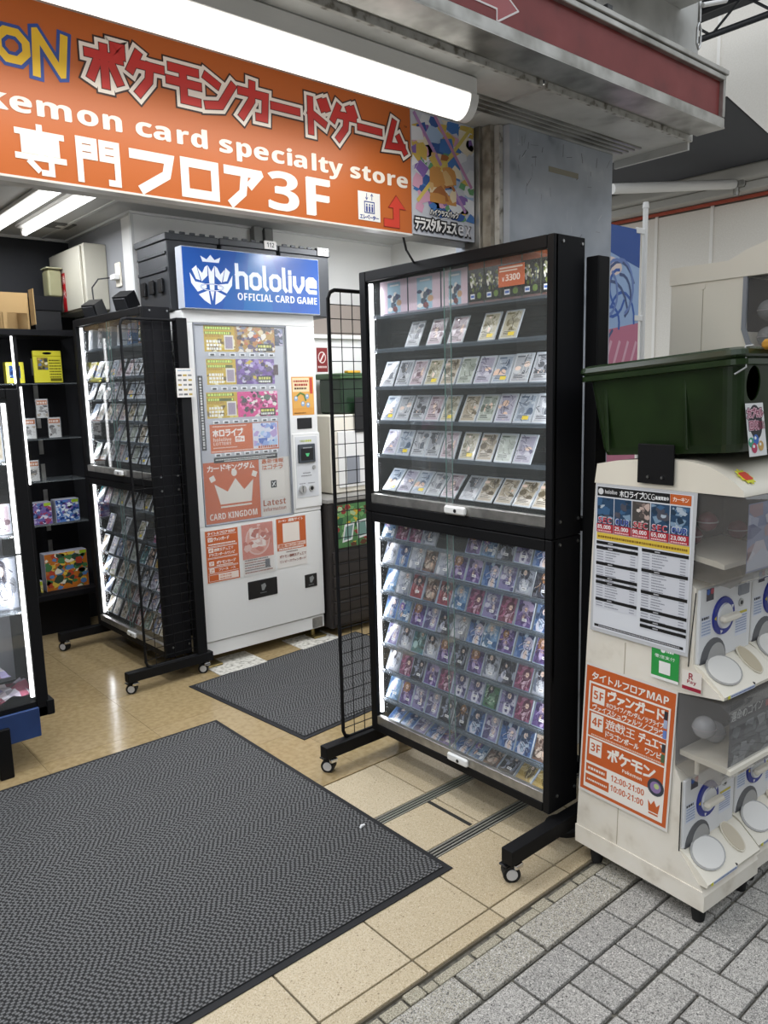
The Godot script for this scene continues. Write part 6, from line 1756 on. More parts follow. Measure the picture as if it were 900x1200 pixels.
func dial_front(t: Node3D, y: float, s: float, pop: Color, title: String) -> void:
	# front mechanism of one tier: plate, dial, chute, tray pocket
	var z := s - 0.431
	var en := mat("machine white", "#e6e6e6", 0.3)
	var fp := part("front_plate", MB.new().bx2(Vector3(0.012, y - 0.115, z - 0.004), Vector3(0.262, y + 0.085, z + 0.008), 0.004), en, t)
	part("dial_ring", MB.new().cyl(Vector3(0.12, y, z + 0.008), Vector3(0.12, y, z + 0.013), 0.052, 0.05, 28), mat("dial blue", "#25318f", 0.35), fp)
	part("dial_plate", MB.new().cyl(Vector3(0.12, y, z + 0.013), Vector3(0.12, y, z + 0.018), 0.035, 0.033, 28), en, fp)
	part("dial_knob", MB.new().box(Vector3(0.12, y, z + 0.03), Vector3(0.085, 0.02, 0.026), 0.009), mat("ivory plastic"), fp)
	var p := MB.new()
	p.t = Transform3D(Basis(), Vector3(0, 0, z + 0.0133))
	for a in [0.5, PI, 4.4]:
		p.poly([Vector2(0.12 + cos(a) * 0.049, y + sin(a) * 0.049), Vector2(0.12 + cos(a + 0.16) * 0.04, y + sin(a + 0.16) * 0.04), Vector2(0.12 + cos(a - 0.16) * 0.04, y + sin(a - 0.16) * 0.04)], "#d8c63a" if a == PI else "#e8e8ea", 1)
	part("dial_marks", p, print_mat, fp)
	p = MB.new()
	p.t = Transform3D(Basis(), Vector3(0, 0, z + 0.0083))
	p.rect(0.038, y + 0.052, 0.034, 0.032, "#4a4650", 1)
	p.ell(0.046, y + 0.076, 0.008, 0.008, "#3c62b4", 2, 12)
	p.ell(0.064, y + 0.076, 0.008, 0.008, "#b84a5a", 2, 12)
	part("product_sticker", p, print_mat, fp)
	R.seed = 9
	p = MB.new()
	p.t = Transform3D(Basis(), Vector3(0, 0, z + 0.0083))
	p.rect(0.018, y - 0.042, 0.046, 0.056, "#dfe3ec", 0.5)
	for k in 5:
		p.dashes(0.022, y - 0.005 - k * 0.008, 0.04, 0.004, "#8fa3c6", R, 1)
	p.dashes(0.02, y + 0.004, 0.034, 0.007, "#30343c", R, 1)
	part("usage_label", p, print_mat, fp)
	p = MB.new()
	p.t = Transform3D(Basis(), Vector3(0, 0, z + 0.0083))
	p.rect(0.183, y - 0.072, 0.059, 0.068, "#dfe3ec", 0.5)
	p.rect(0.185, y - 0.012, 0.055, 0.007, "#cfc04a", 1)
	for k in 7:
		p.dashes(0.185, y - 0.02 - k * 0.007, 0.055, 0.0035, "#8f9cc0", R, 1)
	part("caution_label", p, print_mat, fp)
	part("coin_slot", MB.new().box(Vector3(0.215, y + 0.058, z + 0.01), Vector3(0.05, 0.036, 0.01), 0.004), mat("frame grey"), fp)
	part("coin_hole", MB.new().cyl(Vector3(0.205, y + 0.02, z + 0.008), Vector3(0.205, y + 0.02, z + 0.012), 0.011, 0.011, 16), mat("steel"), fp)
	part("coin_hole_core", MB.new().cyl(Vector3(0.205, y + 0.02, z + 0.012), Vector3(0.205, y + 0.02, z + 0.0125), 0.006, 0.006, 12), mat("black plastic"), fp)
	# delivery mouth and slanted tray
	var mouth := PackedVector2Array()
	for k in 13:
		mouth.append(Vector2(0.08 + cos(PI * k / 12) * 0.06, y - 0.115 + sin(PI * k / 12) * 0.062))
	var b := MB.new()
	b.t = Transform3D(Basis(), Vector3(0, 0, z))
	part("delivery_mouth", b.prism(mouth, 0.0, 0.0095), mat("mouth shade grey", "#5a5b5e", 0.3), t)  # flat arch, its grey put in for the shade inside the opening
	var inner := PackedVector2Array()
	for k in 13:
		inner.append(Vector2(0.094 + cos(PI * k / 12) * 0.042, y - 0.115 + sin(PI * k / 12) * 0.046))
	b = MB.new()
	b.t = Transform3D(Basis(), Vector3(0, 0, z))
	part("mouth_depth_arch", b.prism(inner, 0.0, 0.0105), mat("painted depth grey", "#a9a8a6", 0.3), t)  # paler arch painted as the lighter inside of the mouth, for depth
	var tr := side_prism([[s - 0.03, y - 0.185], [s + 0.085, y - 0.185], [s + 0.088, y - 0.175], [s + 0.06, y - 0.15], [s + 0.025, y - 0.122], [s - 0.0, y - 0.112], [s - 0.03, y - 0.112]], 0.006, 0.27, true)
	var tb := part("tray", tr, mat("ivory plastic"), t)
	for e in [[0.08, 0.066, "chute_rim", "chute rim", "#a8a6a2"], [0.08, 0.059, "chute_cover", "chute clear", "#dedbd5"], [0.205, 0.03, "pocket_rim", "pocket rim", "#d8cfbb"], [0.205, 0.025, "pocket", "pocket shade cream", "#bdb096"]]:  # pocket is a darker ellipse, shade of the recess put into its colour
		b = MB.new()
		# lies on the slope of the tray
		var dir := Vector3(0, -0.62, 0.78)
		var nn := Vector3(0, 0.78, 0.62)
		b.t = Transform3D(Basis(Vector3(1, 0, 0), -dir, nn), Vector3(e[0], y - 0.1395 + 0.006, s + 0.0475 - 0.431 - 0.0075))
		var el := PackedVector2Array()
		for k in 24:
			el.append(Vector2(cos(TAU * k / 24) * e[1], sin(TAU * k / 24) * (0.046 if e[2].ends_with("rim") else 0.042)))
		b.prism(el, 0.0, 0.003 if e[2].ends_with("rim") else 0.004, true)
		part(e[2], b, mat(e[3], e[4], 0.2), tb)
	part("tray_seam", MB.new().bx2(Vector3(0.148, y - 0.18, s + 0.02 - 0.431), Vector3(0.151, y - 0.17, s + 0.0885 - 0.431)), mat("black plastic"), tb)
	p = MB.new()
	p.t = Transform3D(Basis(), Vector3(0, 0, s + 0.0884 - 0.431))
	p.rect(0.02, y - 0.1835, 0.13, 0.009, "#d5dcea", 0.5)
	R.seed = 10
	p.dashes(0.035, y - 0.181, 0.11, 0.004, "#6a78a8", R, 1)
	p.rect(0.02, y - 0.1835, 0.012, 0.009, "#d8d23a", 1)
	part("tray_label", p, print_mat, tb)

func capsule_machine(at: Vector3, turn: float, label: String) -> Node3D:
	var t := thing("capsule_machine", label, "capsule machine", at, turn, "double capsule machines")
	var iv := mat("scuffed ivory")
	part("plinth", side_prism([[0, 0.05], [0.432, 0.05], [0.432, 0.095], [0.425, 0.106], [0, 0.106]], 0.0, 0.274), iv, t)
	part("body", side_prism([[0.003, 0.106], [0.425, 0.106], [0.372, 0.17], [0.35, 0.19], [0.35, 0.39], [0.33, 0.425], [0.325, 0.635], [0.455, 0.652], [0.44, 0.668], [0.385, 0.706], [0.372, 0.72], [0.372, 0.925], [0.33, 0.945], [0.275, 0.95], [0.275, 1.172], [0.052, 1.172]], 0.003, 0.271), iv, t)
	part("roof", side_prism([[0.05, 1.172], [0.488, 1.172], [0.486, 1.186], [0.462, 1.206], [0.43, 1.225], [0.395, 1.24], [0.34, 1.25], [0.25, 1.251], [0.12, 1.238], [0.058, 1.226]], 0.0, 0.274, true), mat("ivory plastic"), t)
	part("seam", side_prism([[0.352, 0.19], [0.354, 0.19], [0.354, 0.39], [0.352, 0.39]], 0.0, 0.003).bx2(Vector3.ZERO, Vector3.ZERO), mat("black plastic"), t)
	part("seam", side_prism([[0.358, 0.715], [0.36, 0.715], [0.374, 0.915], [0.372, 0.915]], 0.001, 0.003), mat("black plastic"), t)
	part("seam", side_prism([[0.15, 0.11], [0.1515, 0.11], [0.165, 0.73], [0.1635, 0.73]], 0.002, 0.003), mat("seam tan", "#a89c86", 0.6), t)
	# clear bulging windows
	part("upper_window", side_prism([[0.277, 0.955], [0.277, 1.171], [0.489, 1.171], [0.503, 1.14], [0.508, 1.08], [0.503, 1.0], [0.488, 0.962], [0.462, 0.944], [0.37, 0.95]], 0.004, 0.27, true), mat("smoked window"), t)
	part("lower_window", side_prism([[0.331, 0.428], [0.331, 0.634], [0.448, 0.64], [0.476, 0.62], [0.48, 0.56], [0.476, 0.48], [0.462, 0.428], [0.44, 0.408], [0.385, 0.408]], 0.004, 0.27, true), mat("smoked window"), t)
	part("upper_chamber", side_prism([[0.2765, 0.96], [0.28, 0.96], [0.28, 1.17], [0.2765, 1.17]], 0.006, 0.268), mat("chamber dark", "#2c2326", 0.6), t)
	part("lower_chamber", side_prism([[0.3265, 0.43], [0.334, 0.43], [0.334, 0.632], [0.3265, 0.632]], 0.006, 0.268), mat("chamber grey", "#8a888a", 0.6), t)
	for e in [[0.285, 1.02, 0.42, 0.985], [0.338, 0.475, 0.46, 0.455]]:
		var lg := part("ledge", side_prism([[e[0], e[1]], [e[2], e[3] + 0.018], [e[2] + 0.02, e[3] + 0.012], [e[2] + 0.02, e[3]], [e[0], e[1] - 0.014]], 0.012, 0.262), mat("ivory plastic"), t)
		part("ledge_post", MB.new().cyl(Vector3(0.03, e[3] - 0.04, e[0] + 0.04 - 0.431), Vector3(0.03, e[3] + 0.01, e[0] + 0.04 - 0.431), 0.006, 0.006, 8), mat("ivory plastic"), lg)
	dial_front(t, 0.835, 0.372, Color("#7a7f98"), "")
	dial_front(t, 0.305, 0.35, Color("#4a4c50"), "")
	for e in [[0.03, 0.06], [0.24, 0.06], [0.03, 0.4], [0.24, 0.4]]:
		part("foot", MB.new().cyl(Vector3(e[0], 0, e[1] - 0.431), Vector3(e[0], 0.05, e[1] - 0.431), 0.016, 0.022, 14), mat("rubber"), t)
	return t

func capsule(at: Vector3, r: float, k: String, label: String, group: String) -> void:
	var c := thing("capsule", label, "capsule", at, 0, group)
	var b := MB.new().ball(Vector3.ZERO, Vector3(r, r, r), 18, 12)
	part("shell", b, mat("capsule " + k, k, 0.12), c)
	part("band", MB.new().cyl(Vector3(0, -0.0015, 0), Vector3(0, 0.0015, 0), r * 1.03, r * 1.03, 20), mat("capsule band", "#b9b4b6", 0.3), c)

func capsule_corner() -> void:
	var at := Vector3(1.832, 0, -0.882)
	var turn := deg_to_rad(-4.3)
	var xf := Transform3D(Basis(Vector3.UP, turn), at)
	var m1 := capsule_machine(at, turn, "cream double capsule machine with posters on its side")
	var m2 := capsule_machine(xf * Vector3(0.278, 0, -0.012), turn, "cream double capsule machine farther from the glass display rack")
	for m in [m1, m2]:
		# sheets behind the front of the windows
		var p := MB.new()
		p.t = Transform3D(Basis(), Vector3(0, 0, 0.494 - 0.431))
		p.rect(0.012, 0.985, 0.248, 0.17, "#8f97b4", 0)
		art_patch(p, 0.014, 0.987, 0.244, 0.166, ["#b9bdd2", "#6a6f92", "#d9d7e0", "#a88c92", "#5d5a6c", "#cfc4cc"], 34, 401, 1, 0.24)
		p.poly([Vector2(0.012, 0.99), Vector2(0.26, 0.99), Vector2(0.26, 1.05), Vector2(0.15, 1.01), Vector2(0.08, 1.04), Vector2(0.012, 1.01)], "#c9cbd8", 5)
		part("window_sheet", p, print_mat, m)
		p = MB.new()
		p.t = Transform3D(Basis(), Vector3(0, 0, 0.468 - 0.431))
		p.rect(0.02, 0.455, 0.235, 0.17, "#4a4d52", 0)
		p.rect(0.02, 0.585, 0.235, 0.04, "#2b2d31", 1)
		jp(p, "運命のコイン", 0.026, 0.592, 0.024, 0.026, "#d0d0cc", 0.11, 2)
		p.ell(0.222, 0.613, 0.01, 0.01, "#4a9a62", 2, 14)
		p.rect(0.195, 0.59, 0.024, 0.018, "#a84a4a", 2)
		art_patch(p, 0.03, 0.462, 0.21, 0.115, ["#74777c", "#8f9296", "#5d6064", "#a4a6a8"], 26, 403, 2, 0.26)
		part("window_sheet", p, print_mat, m)
	# payment stickers on the near side of the first machine
	var st := MB.new()
	st.t = Transform3D(SIDE, Vector3(-0.0004, 0, -0.431))
	st.rect(0.252, 0.658, 0.083, 0.094, "#2f9a48", 6)
	st.ell(0.287, 0.74, 0.007, 0.006, "#eef4ee", 7, 12)
	st.dashes(0.297, 0.737, 0.024, 0.005, "#eef4ee", R, 7)
	jp(st, "微信支付", 0.262, 0.718, 0.0095, 0.0155, "#eef4ee", 0.1, 7)
	st.rect(0.276, 0.676, 0.034, 0.034, "#f0eeea", 7)
	st.rect(0.252, 0.658, 0.083, 0.008, "#f0eeea", 7)
	part("payment_sticker", st, print_mat, m1).set_meta("label", "green payment sticker")
	st = MB.new()
	st.t = Transform3D(SIDE, Vector3(-0.0004, 0, -0.431))
	st.rect(0.345, 0.652, 0.056, 0.055, "#e9e2d8", 6)
	latin(st, "R", 0.364, 0.684, 0.013, 0.017, "#a02a3c", 7)
	latin(st, "Pay", 0.36, 0.67, 0.026, 0.012, "#a02a3c", 7)
	st.rect(0.346, 0.654, 0.054, 0.01, "#a02a3c", 7)
	part("payment_sticker", st, print_mat, m1).set_meta("label", "white sticker with red lettering")
	for e in [[0.355, 1.09, 0.05], [0.325, 1.052, 0.03], [0.36, 1.052, 0.19]]:
		capsule(xf * Vector3(e[2] + 0.02, e[1], e[0] - 0.431), 0.026, "#6b2436", "dark red capsule behind the upper window of the postered machine", "red capsules in the window")
	for e in [[0.385, 0.545, 0.045], [0.37, 0.505, 0.12], [0.4, 0.525, 0.2]]:
		capsule(xf * Vector3(e[2], e[1], e[0] - 0.431), 0.03, "#b8b8ba", "pale grey capsule behind the lower window of the postered machine", "grey capsules in the window")
	# small red and yellow tag on the roof
	var tg := thing("sale_sticker", "small red and yellow starburst tag on the capsule machine roof", "tag", xf * Vector3(0.06, 1.214, 0.455 - 0.431), turn)
	var b := MB.new()
	b.t = Transform3D(Basis(Vector3(1, 0, 0), -0.95), Vector3.ZERO)
	b.ink("#d8d83a")
	var star := PackedVector2Array()
	for k in 20:
		var rr := 0.026 if k % 2 else 0.019
		star.append(Vector2(cos(TAU * k / 20) * rr, sin(TAU * k / 20) * rr * 1.1))
	b.prism(star, 0.0, 0.002)
	b.ink("#d6432e")
	b.prism(roundrect(-0.017, -0.014, 0.017, 0.014, 0.004), 0.002, 0.003)
	part("tag_face", b, print_mat, tg)

	# buying-price sheet in a clear holder
	var sh := thing("price_sheet", "framed price sheet with five card pictures above ruled tables", "poster", xf * Vector3(-0.001, 0.745, 0.206 - 0.431), turn)
	var sb := func() -> MB:
		var q := MB.new()
		q.t = Transform3D(SIDE, Vector3(-0.0012, -0.745, -0.206))
		return q
	var holder: MB = sb.call()
	holder.prism(PackedVector2Array([Vector2(0.046, 0.742), Vector2(0.36, 0.742), Vector2(0.37, 1.172), Vector2(0.058, 1.172)]), 0.0, 0.0012)
	part("holder", holder, mat("holder grey", "#c6c7c9", 0.25), sh)
	var p: MB = sb.call()
	p.t.origin.x -= 0.0014
	var x0 := 0.064
	var w := 0.288
	var y0 := 0.76
	p.poly([Vector2(0.055, 0.752), Vector2(0.353, 0.752), Vector2(0.36, 1.165), Vector2(0.062, 1.165)], "#dcdee3", 0)
	p.rect(x0, 1.137, 0.229, 0.026, "#17181b", 1)
	p.ell(x0 + 0.012, 1.15, 0.009, 0.009, "#d8d8d8", 2, 14)
	latin(p, "hololive", x0 + 0.026, 1.145, 0.04, 0.011, "#d8d8d8", 2)
	jp(p, "ホロライブ", x0 + 0.074, 1.141, 0.017, 0.0155, "#f0f0f0", 0.13, 2)
	latin(p, "OCG", x0 + 0.151, 1.142, 0.033, 0.0155, "#f0f0f0", 2, false)
	jp(p, "高価買取中", x0 + 0.186, 1.144, 0.0095, 0.0082, "#f0f0f0", 0.12, 2)
	p.rect(x0 + 0.23, 1.137, 0.06, 0.026, "#c9622c", 1)
	jp(p, "カーキン", x0 + 0.238, 1.145, 0.011, 0.0115, "#f4e6da", 0.16, 2)
	R.seed = 52
	var kinds := ["SEC", "OUR", "SEC", "SEC", "OUR"]
	var cost := ["85,000", "25,000", "90,000", "65,000", "23,000"]
	for k in 5:
		var x := x0 + k * 0.058
		p.rect(x, 1.035, 0.0555, 0.098, "#2c4866" if k != 2 else "#4a4644", 1)
		art_patch(p, x + 0.001, 1.065, 0.0535, 0.066, ["#3f6288", "#22384f", "#7f98b0", "#b0bcc8", "#51505a"] if k != 2 else ["#8a7a74", "#c4aea4", "#5c5450", "#d8ccc4"], 18, 500 + k, 1.5, 0.26)
		p.rect(x, 1.035, 0.0555, 0.024, "#b0303a", 5)
		latin(p, kinds[k], x + 0.0045, 1.061, 0.047, 0.018, "#d8dce4", 5)
		latin(p, kinds[k], x + 0.006, 1.0625, 0.044, 0.015, "#c43a44" if kinds[k] == "SEC" else "#2c4a9c", 5.5)
		latin(p, cost[k], x + 0.0035, 1.043, 0.044, 0.013, "#f2eeee", 6)
		p.dashes(x + 0.004, 1.037, 0.046, 0.004, "#f0c4c4", R, 6)
	p.rect(x0, 1.013, 0.29, 0.02, "#e0c04a", 1)
	p.dashes(x0 + 0.004, 1.019, 0.28, 0.006, "#8a6a24", R, 2)
	# ruled tables
	for cdef in [[x0, 0.138, 0.815, [1.0, 0.985, 0.94, 0.9, 0.885, 0.835]], [x0 + 0.15, 0.139, 0.785, [1.0, 0.945, 0.885, 0.835, 0.805, 0.79]]]:
		p.rect(cdef[0], cdef[2], cdef[1], 1.008 - cdef[2], "#d2d4da", 1)
		var yy := 1.0
		while yy > cdef[2]:
			p.rect(cdef[0] + 0.002, yy, 0.022, 0.0028, "#9a9ca6", 2)
			p.dashes(cdef[0] + 0.032, yy, R.randf_range(0.02, 0.05), 0.003, "#8a8c96", R, 2)
			p.rect(cdef[0] + cdef[1] - 0.024, yy, 0.016, 0.0028, "#9a9ca6", 2)
			yy -= 0.0075
		for yb in cdef[3]:
			p.rect(cdef[0], yb, cdef[1], 0.009, "#17181b", 3)
			p.rect(cdef[0] + 0.04, yb + 0.003, 0.016, 0.003, "#b8b8bc", 4)
	p.rect(x0 - 0.003, 0.757, 0.285, 0.0075, "#17181b", 1)
	p.dashes(x0 + 0.012, 0.759, 0.26, 0.0035, "#b8b8bc", R, 2)
	part("print", p, print_mat, sh)

	# orange floor map
	var mp := thing("floor_map_poster", "orange floor map poster with white panels on capsule machine's side", "poster", xf * Vector3(-0.001, 0.232, 0.17 - 0.431), turn)
	p = MB.new()
	p.t = Transform3D(SIDE, Vector3(-0.0006, -0.232, -0.17))
	p.prism(PackedVector2Array([Vector2(0.012, 0.229), Vector2(0.318, 0.229), Vector2(0.335, 0.639), Vector2(0.033, 0.639)]), 0.0, 0.0008)
	part("sheet", p, mat("poster white"), mp)
	p = MB.new()
	p.t = Transform3D(Basis(SIDE.x, Vector3(0, 1, 0.048), SIDE.z), Vector3(-0.0016, -0.232, -0.17 - 0.048 * 0.232 + 0.0))
	var og := "#c9602c"
	var wh := "#f2ebe2"
	var X := 0.018
	p.rect(X, 0.238, 0.294, 0.394, og, 0)
	jp(p, "タイトルフロア", X + 0.02, 0.594, 0.022, 0.0262, wh, 0.17, 2)
	latin(p, "MAP", X + 0.206, 0.594, 0.068, 0.022, wh, 2)
	p.rect(X + 0.012, 0.248, 0.27, 0.338, wh, 1)
	p.rect(X + 0.018, 0.334, 0.258, 0.246, og, 2)
	for y in [0.494, 0.412]:
		p.rect(X + 0.018, y, 0.258, 0.005, wh, 3)
	for e in [[0.535, "5F"], [0.452, "4F"], [0.37, "3F"]]:
		p.rect(X + 0.026, e[0] - 0.012, 0.044, 0.05, wh, 3)
		latin(p, e[1], X + 0.031, e[0], 0.034, 0.026, og, 4)
	jp(p, "ヴァンガード", X + 0.078, 0.545, 0.028, 0.0315, wh, 0.2, 3)
	jp(p, "ホロライブ／ガンダム／ラブライブ", X + 0.076, 0.523, 0.014, 0.0118, wh, 0.14, 3)
	jp(p, "ヴァイスシュヴァルツ／ブラウ", X + 0.028, 0.501, 0.017, 0.0172, wh, 0.14, 3)
	jp(p, "遊戯王", X + 0.078, 0.457, 0.03, 0.0345, wh, 0.1, 3)
	jp(p, "デュエマ", X + 0.19, 0.459, 0.026, 0.0215, wh, 0.17, 3)
	jp(p, "ドラゴンボール", X + 0.076, 0.432, 0.017, 0.0168, wh, 0.15, 3)
	jp(p, "ワンピ", X + 0.212, 0.432, 0.017, 0.018, wh, 0.15, 3)
	p.dashes(X + 0.03, 0.4195, 0.235, 0.005, "#ecc6b0", R, 3)
	jp(p, "ポケモン", X + 0.09, 0.365, 0.034, 0.041, wh, 0.2, 3)
	latin(p, "Pokemon", X + 0.145, 0.345, 0.065, 0.011, wh, 3)
	for e in [[0.55, "#33333a"], [0.525, "#a9b4d0"], [0.495, "#6a86c8"], [0.455, "#3a3c40"], [0.425, "#4f6a4a"]]:
		p.rect(X + 0.264, e[0], 0.011, 0.024, e[1], 4)
	p.rect(X + 0.018, 0.3, 0.075, 0.026, og, 2)
	p.dashes(X + 0.026, 0.309, 0.06, 0.008, wh, R, 3)
	p.rect(X + 0.018, 0.262, 0.085, 0.03, og, 2)
	p.dashes(X + 0.024, 0.273, 0.072, 0.006, wh, R, 3)
	latin(p, "12:00-21:00", X + 0.108, 0.303, 0.112, 0.019, og, 2)
	latin(p, "10:00-21:00", X + 0.108, 0.272, 0.112, 0.019, og, 2)
	p.poly([Vector2(X + 0.238, 0.268), Vector2(X + 0.268, 0.268), Vector2(X + 0.272, 0.3), Vector2(X + 0.262, 0.288), Vector2(X + 0.253, 0.304), Vector2(X + 0.244, 0.288), Vector2(X + 0.234, 0.3)], og, 2)
	p.rect(X + 0.238, 0.26, 0.03, 0.005, og, 2)
	p.ell(X + 0.255, 0.345, 0.026, 0.026, "#3a3f4a", 4)
	p.ell(X + 0.255, 0.345, 0.017, 0.017, "#8f78a8", 5)
	p.ell(X + 0.258, 0.349, 0.008, 0.008, "#b8c88a", 6)
	part("print", p, print_mat, mp)

	# dark green collecting tub on the roof
	var tub := thing("collecting_tub", "dark green lidded plastic tub lying on the capsule machine roof", "tub", xf * Vector3(-0.012, 1.246, 0.03 - 0.431), turn)
	tub.rotation.x = deg_to_rad(-4.0)
	var gm := worn("tub plastic", [[0.0, "#16220f"], [0.5, "#1f3016"], [1.0, "#2b401f"]], 0.28, 0.0, 1.5, 0.01, 130)
	# hollow body with an oval hand hole cut through its front
	var shell := CSGCombiner3D.new()
	shell.name = "body"
	tub.add_child(shell)
	for e in [[[[0.0, 0.03], [0.02, 0.024], [0.205, 0.006]], CSGShape3D.OPERATION_UNION, "outside"], [[[0.004, 0.036], [0.02, 0.028], [0.21, 0.0095]], CSGShape3D.OPERATION_SUBTRACTION, "inside"]]:
		var cm := CSGMesh3D.new()
		cm.name = e[2]
		cm.mesh = loft_mesh(e[0]).mesh()
		cm.operation = e[1]
		cm.material = gm
		shell.add_child(cm)
	var hole := CSGCylinder3D.new()
	hole.name = "hand_hole"
	hole.radius = 0.032
	hole.height = 0.08
	hole.sides = 28
	hole.operation = CSGShape3D.OPERATION_SUBTRACTION
	hole.material = gm
	hole.transform = Transform3D(Basis(Vector3(1, 0, 0), Vector3(0, 0, 1), Vector3(0, -1.3, 0)), Vector3(0.085, 0.163, 0.44))
	shell.add_child(hole)
	tub_loft(tub, "rim", [[0.205, 0.004], [0.207, -0.012], [0.22, -0.012], [0.222, -0.006]], gm)
	tub_loft(tub, "lid", [[0.222, -0.008], [0.23, -0.016], [0.242, -0.014], [0.248, -0.002], [0.249, 0.02]], mat("lid plastic", "#25351f", 0.25))
	for e in [[0.06, 0.012], [0.30, 0.01]]:
		part("rib", MB.new().bx2(Vector3(0.008, 0.012, e[0]), Vector3(0.016, 0.2, e[0] + e[1]), 0.003), gm, tub)
	part("clip", MB.new().bx2(Vector3(0.06, 0.238, 0.47), Vector3(0.17, 0.262, 0.496), 0.008), mat("clip orange", "#c08a2c", 0.45), tub)
	part("wire", MB.new().tube([Vector3(0.05, 0.25, 0.46), Vector3(0.025, 0.248, 0.455), Vector3(0.02, 0.2, 0.458), Vector3(0.0, 0.185, 0.44)], 0.0025, 6), mat("steel"), tub)
	p = MB.new()
	p.t = Transform3D(Basis(Vector3(1, 0, 0), -0.07), Vector3(0, 0, 0.4475))
	p.rect(0.045, -0.012, 0.082, 0.128, "#e6e6e4", 1)
	p.ell(0.086, 0.07, 0.03, 0.042, "#26242a", 2)
	for e in [[0.5, "#3a2430", 3.0], [0.32, "#f0c8d4", 4.0], [0.14, "#8a2c4c", 5.0]]:
		jp(p, "カプセル", 0.05, 0.082, 0.02, 0.018, e[1], e[0], e[2])
		jp(p, "回収", 0.054, 0.052, 0.022, 0.022, e[1], e[0] * 0.8, e[2])
	latin(p, "BOX", 0.1, 0.052, 0.024, 0.02, "#8a2c4c", 5)
	for e in [[0.058, 0.022, "#3a9a7a"], [0.08, 0.028, "#3a6ab8"], [0.07, 0.008, "#b83a5c"], [0.1, 0.012, "#c8a05a"]]:
		p.ell(e[0], e[1], 0.0125, 0.0125, e[2], 4, 14)
		p.ell(e[0] - 0.003, e[1] + 0.004, 0.005, 0.004, "#f0f0f0", 5, 10)
	part("label", p, print_mat, tub)
	# black plate fixed at the roof edge
	var bp := thing("bracket_plate", "black square bracket plate with two bolts below the green tub", "bracket", xf * Vector3(-0.004, 1.185, 0.25 - 0.431), turn)
	part("plate", MB.new().bx2(Vector3(-0.006, 0, -0.054), Vector3(0, 0.104, 0.054), 0.002), mat("black steel"), bp)
	bolt(Vector3(-0.006, 0.018, -0.02), Vector3(-1, 0, 0), 0.005, bp)
	bolt(Vector3(-0.006, 0.018, 0.022), Vector3(-1, 0, 0), 0.005, bp)

	# tall single machine standing behind the tub
	var ta := Vector3(2.412, 0, -0.94)
	var tt := deg_to_rad(-3.0)
	var tx := Transform3D(Basis(Vector3.UP, tt), ta)
	var t := thing("tall_capsule_machine", "tall cream capsule machine with grey capsules, behind green tub", "capsule machine", ta, tt)
	part("body", side_prism([[0.0, 0.05], [0.43, 0.05], [0.43, 1.38], [0.34, 1.46], [0.275, 1.53], [0.256, 1.6], [0.25, 1.74], [0.255, 1.757], [0.0, 1.757]], 0.0, 0.4), mat("ivory plastic"), t)
	part("roof", side_prism([[-0.004, 1.757], [0.46, 1.757], [0.46, 1.8], [0.43, 1.835], [0.38, 1.855], [0.32, 1.855], [0.25, 1.835], [0.195, 1.81], [0.0, 1.812], [-0.004, 1.805]], -0.004, 0.404, true), mat("ivory plastic"), t)
	part("seam", side_prism([[0.112, 1.0], [0.114, 1.0], [0.114, 1.745], [0.112, 1.745]], -0.001, 0.0), mat("seam tan"), t)
	part("hinge", MB.new().cyl(Vector3(-0.002, 1.742, 0.113 - 0.431), Vector3(0.0, 1.742, 0.113 - 0.431), 0.008, 0.008, 12), mat("ivory plastic"), t)
	part("window", side_prism([[0.252, 1.56], [0.252, 1.755], [0.45, 1.755], [0.46, 1.71], [0.455, 1.57], [0.42, 1.52], [0.3, 1.515]], 0.008, 0.39, true), mat("smoked window"), t)
	part("window_frame", side_prism([[0.244, 1.6], [0.262, 1.55], [0.315, 1.495], [0.32, 1.51], [0.272, 1.56], [0.256, 1.605], [0.256, 1.757], [0.244, 1.757]], -0.003, 0.006), mat("frame grey"), t)
	part("chamber", side_prism([[0.2525, 1.57], [0.258, 1.57], [0.258, 1.753], [0.2525, 1.753]], 0.01, 0.39), mat("chamber dark"), t)
	dial_front(t, 1.2, 0.43, Color.WHITE, "")
	dial_front(t, 0.7, 0.43, Color.WHITE, "")
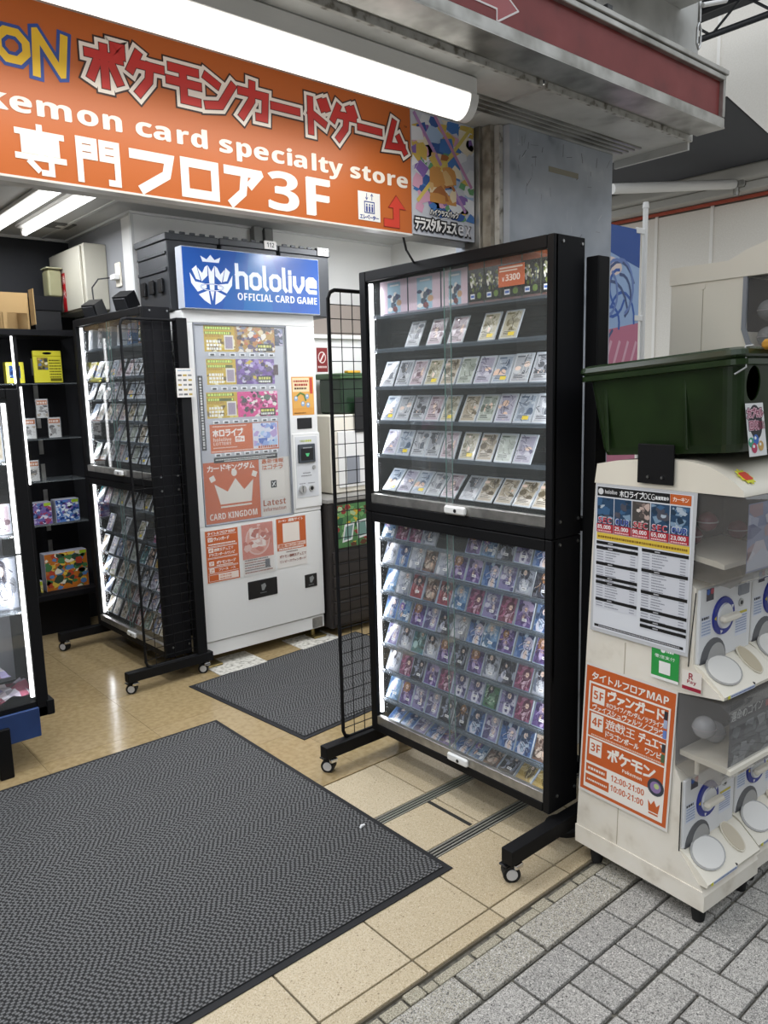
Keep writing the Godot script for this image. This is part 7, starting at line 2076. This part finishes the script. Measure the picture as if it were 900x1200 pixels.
	for e in [[0.03, 0.06], [0.37, 0.06], [0.03, 0.4], [0.37, 0.4]]:
		part("foot", MB.new().cyl(Vector3(e[0], 0, e[1] - 0.431), Vector3(e[0], 0.05, e[1] - 0.431), 0.016, 0.022, 14), mat("rubber"), t)
	for e in [[0.305, 1.575, 0.045], [0.372, 1.58, 0.05], [0.3, 1.655, 0.05], [0.36, 1.66, 0.045], [0.425, 1.6, 0.05], [0.41, 1.68, 0.1], [0.335, 1.58, 0.19], [0.37, 1.65, 0.24]]:
		capsule(tx * Vector3(e[2], e[1], e[0] - 0.431), 0.032, "#9a9b9b", "grey capsule piled in the tall machine's window", "grey capsules in the tall machine")
	# round rubber base by the rack's foot
	tag(part("rubber_disc", MB.new().cyl(Vector3(1.965, 0, -1.43), Vector3(1.965, 0.012, -1.43), 0.065, 0.06, 24), mat("rubber")), "flat black rubber disc on the tiles behind rack foot", "disc")

func tub_loft(parent: Node3D, called: String, rows: Array, m: Material) -> void:
	part(called, loft_mesh(rows), m, parent)

func loft_mesh(rows: Array) -> MB:
	# rows: [height, inset]; footprint 0..0.5 in x, 0..0.44 in z with round corners
	var b := MB.new()
	var rings := []
	for r in rows:
		var pv := roundrect(r[1], r[1], 0.5 - r[1], 0.45 - r[1], 0.035, 5)
		var ring := []
		for q in pv:
			ring.append(Vector3(q.x, r[0], q.y))
		rings.append(ring)
	var n: int = rings[0].size()
	for j in rings.size() - 1:
		for i in n:
			var a: Vector3 = rings[j][i]
			var c: Vector3 = rings[j][(i + 1) % n]
			var d: Vector3 = rings[j + 1][(i + 1) % n]
			var e: Vector3 = rings[j + 1][i]
			var na := Vector3(a.x - 0.25, 0, a.z - 0.225)
			var nn := (c - a).cross(e - a).normalized()
			if nn.dot(na) < 0:
				nn = -nn
			b.tri(a, c, d, nn, nn, nn)
			b.tri(a, d, e, nn, nn, nn)
	for k in [[0, -1.0], [rings.size() - 1, 1.0]]:
		var nn := Vector3(0, k[1], 0)
		var ce := Vector3(0.25, rows[k[0]][0], 0.225)
		for i in n:
			b.tri(ce, rings[k[0]][i], rings[k[0]][(i + 1) % n], nn, nn, nn)
	return b
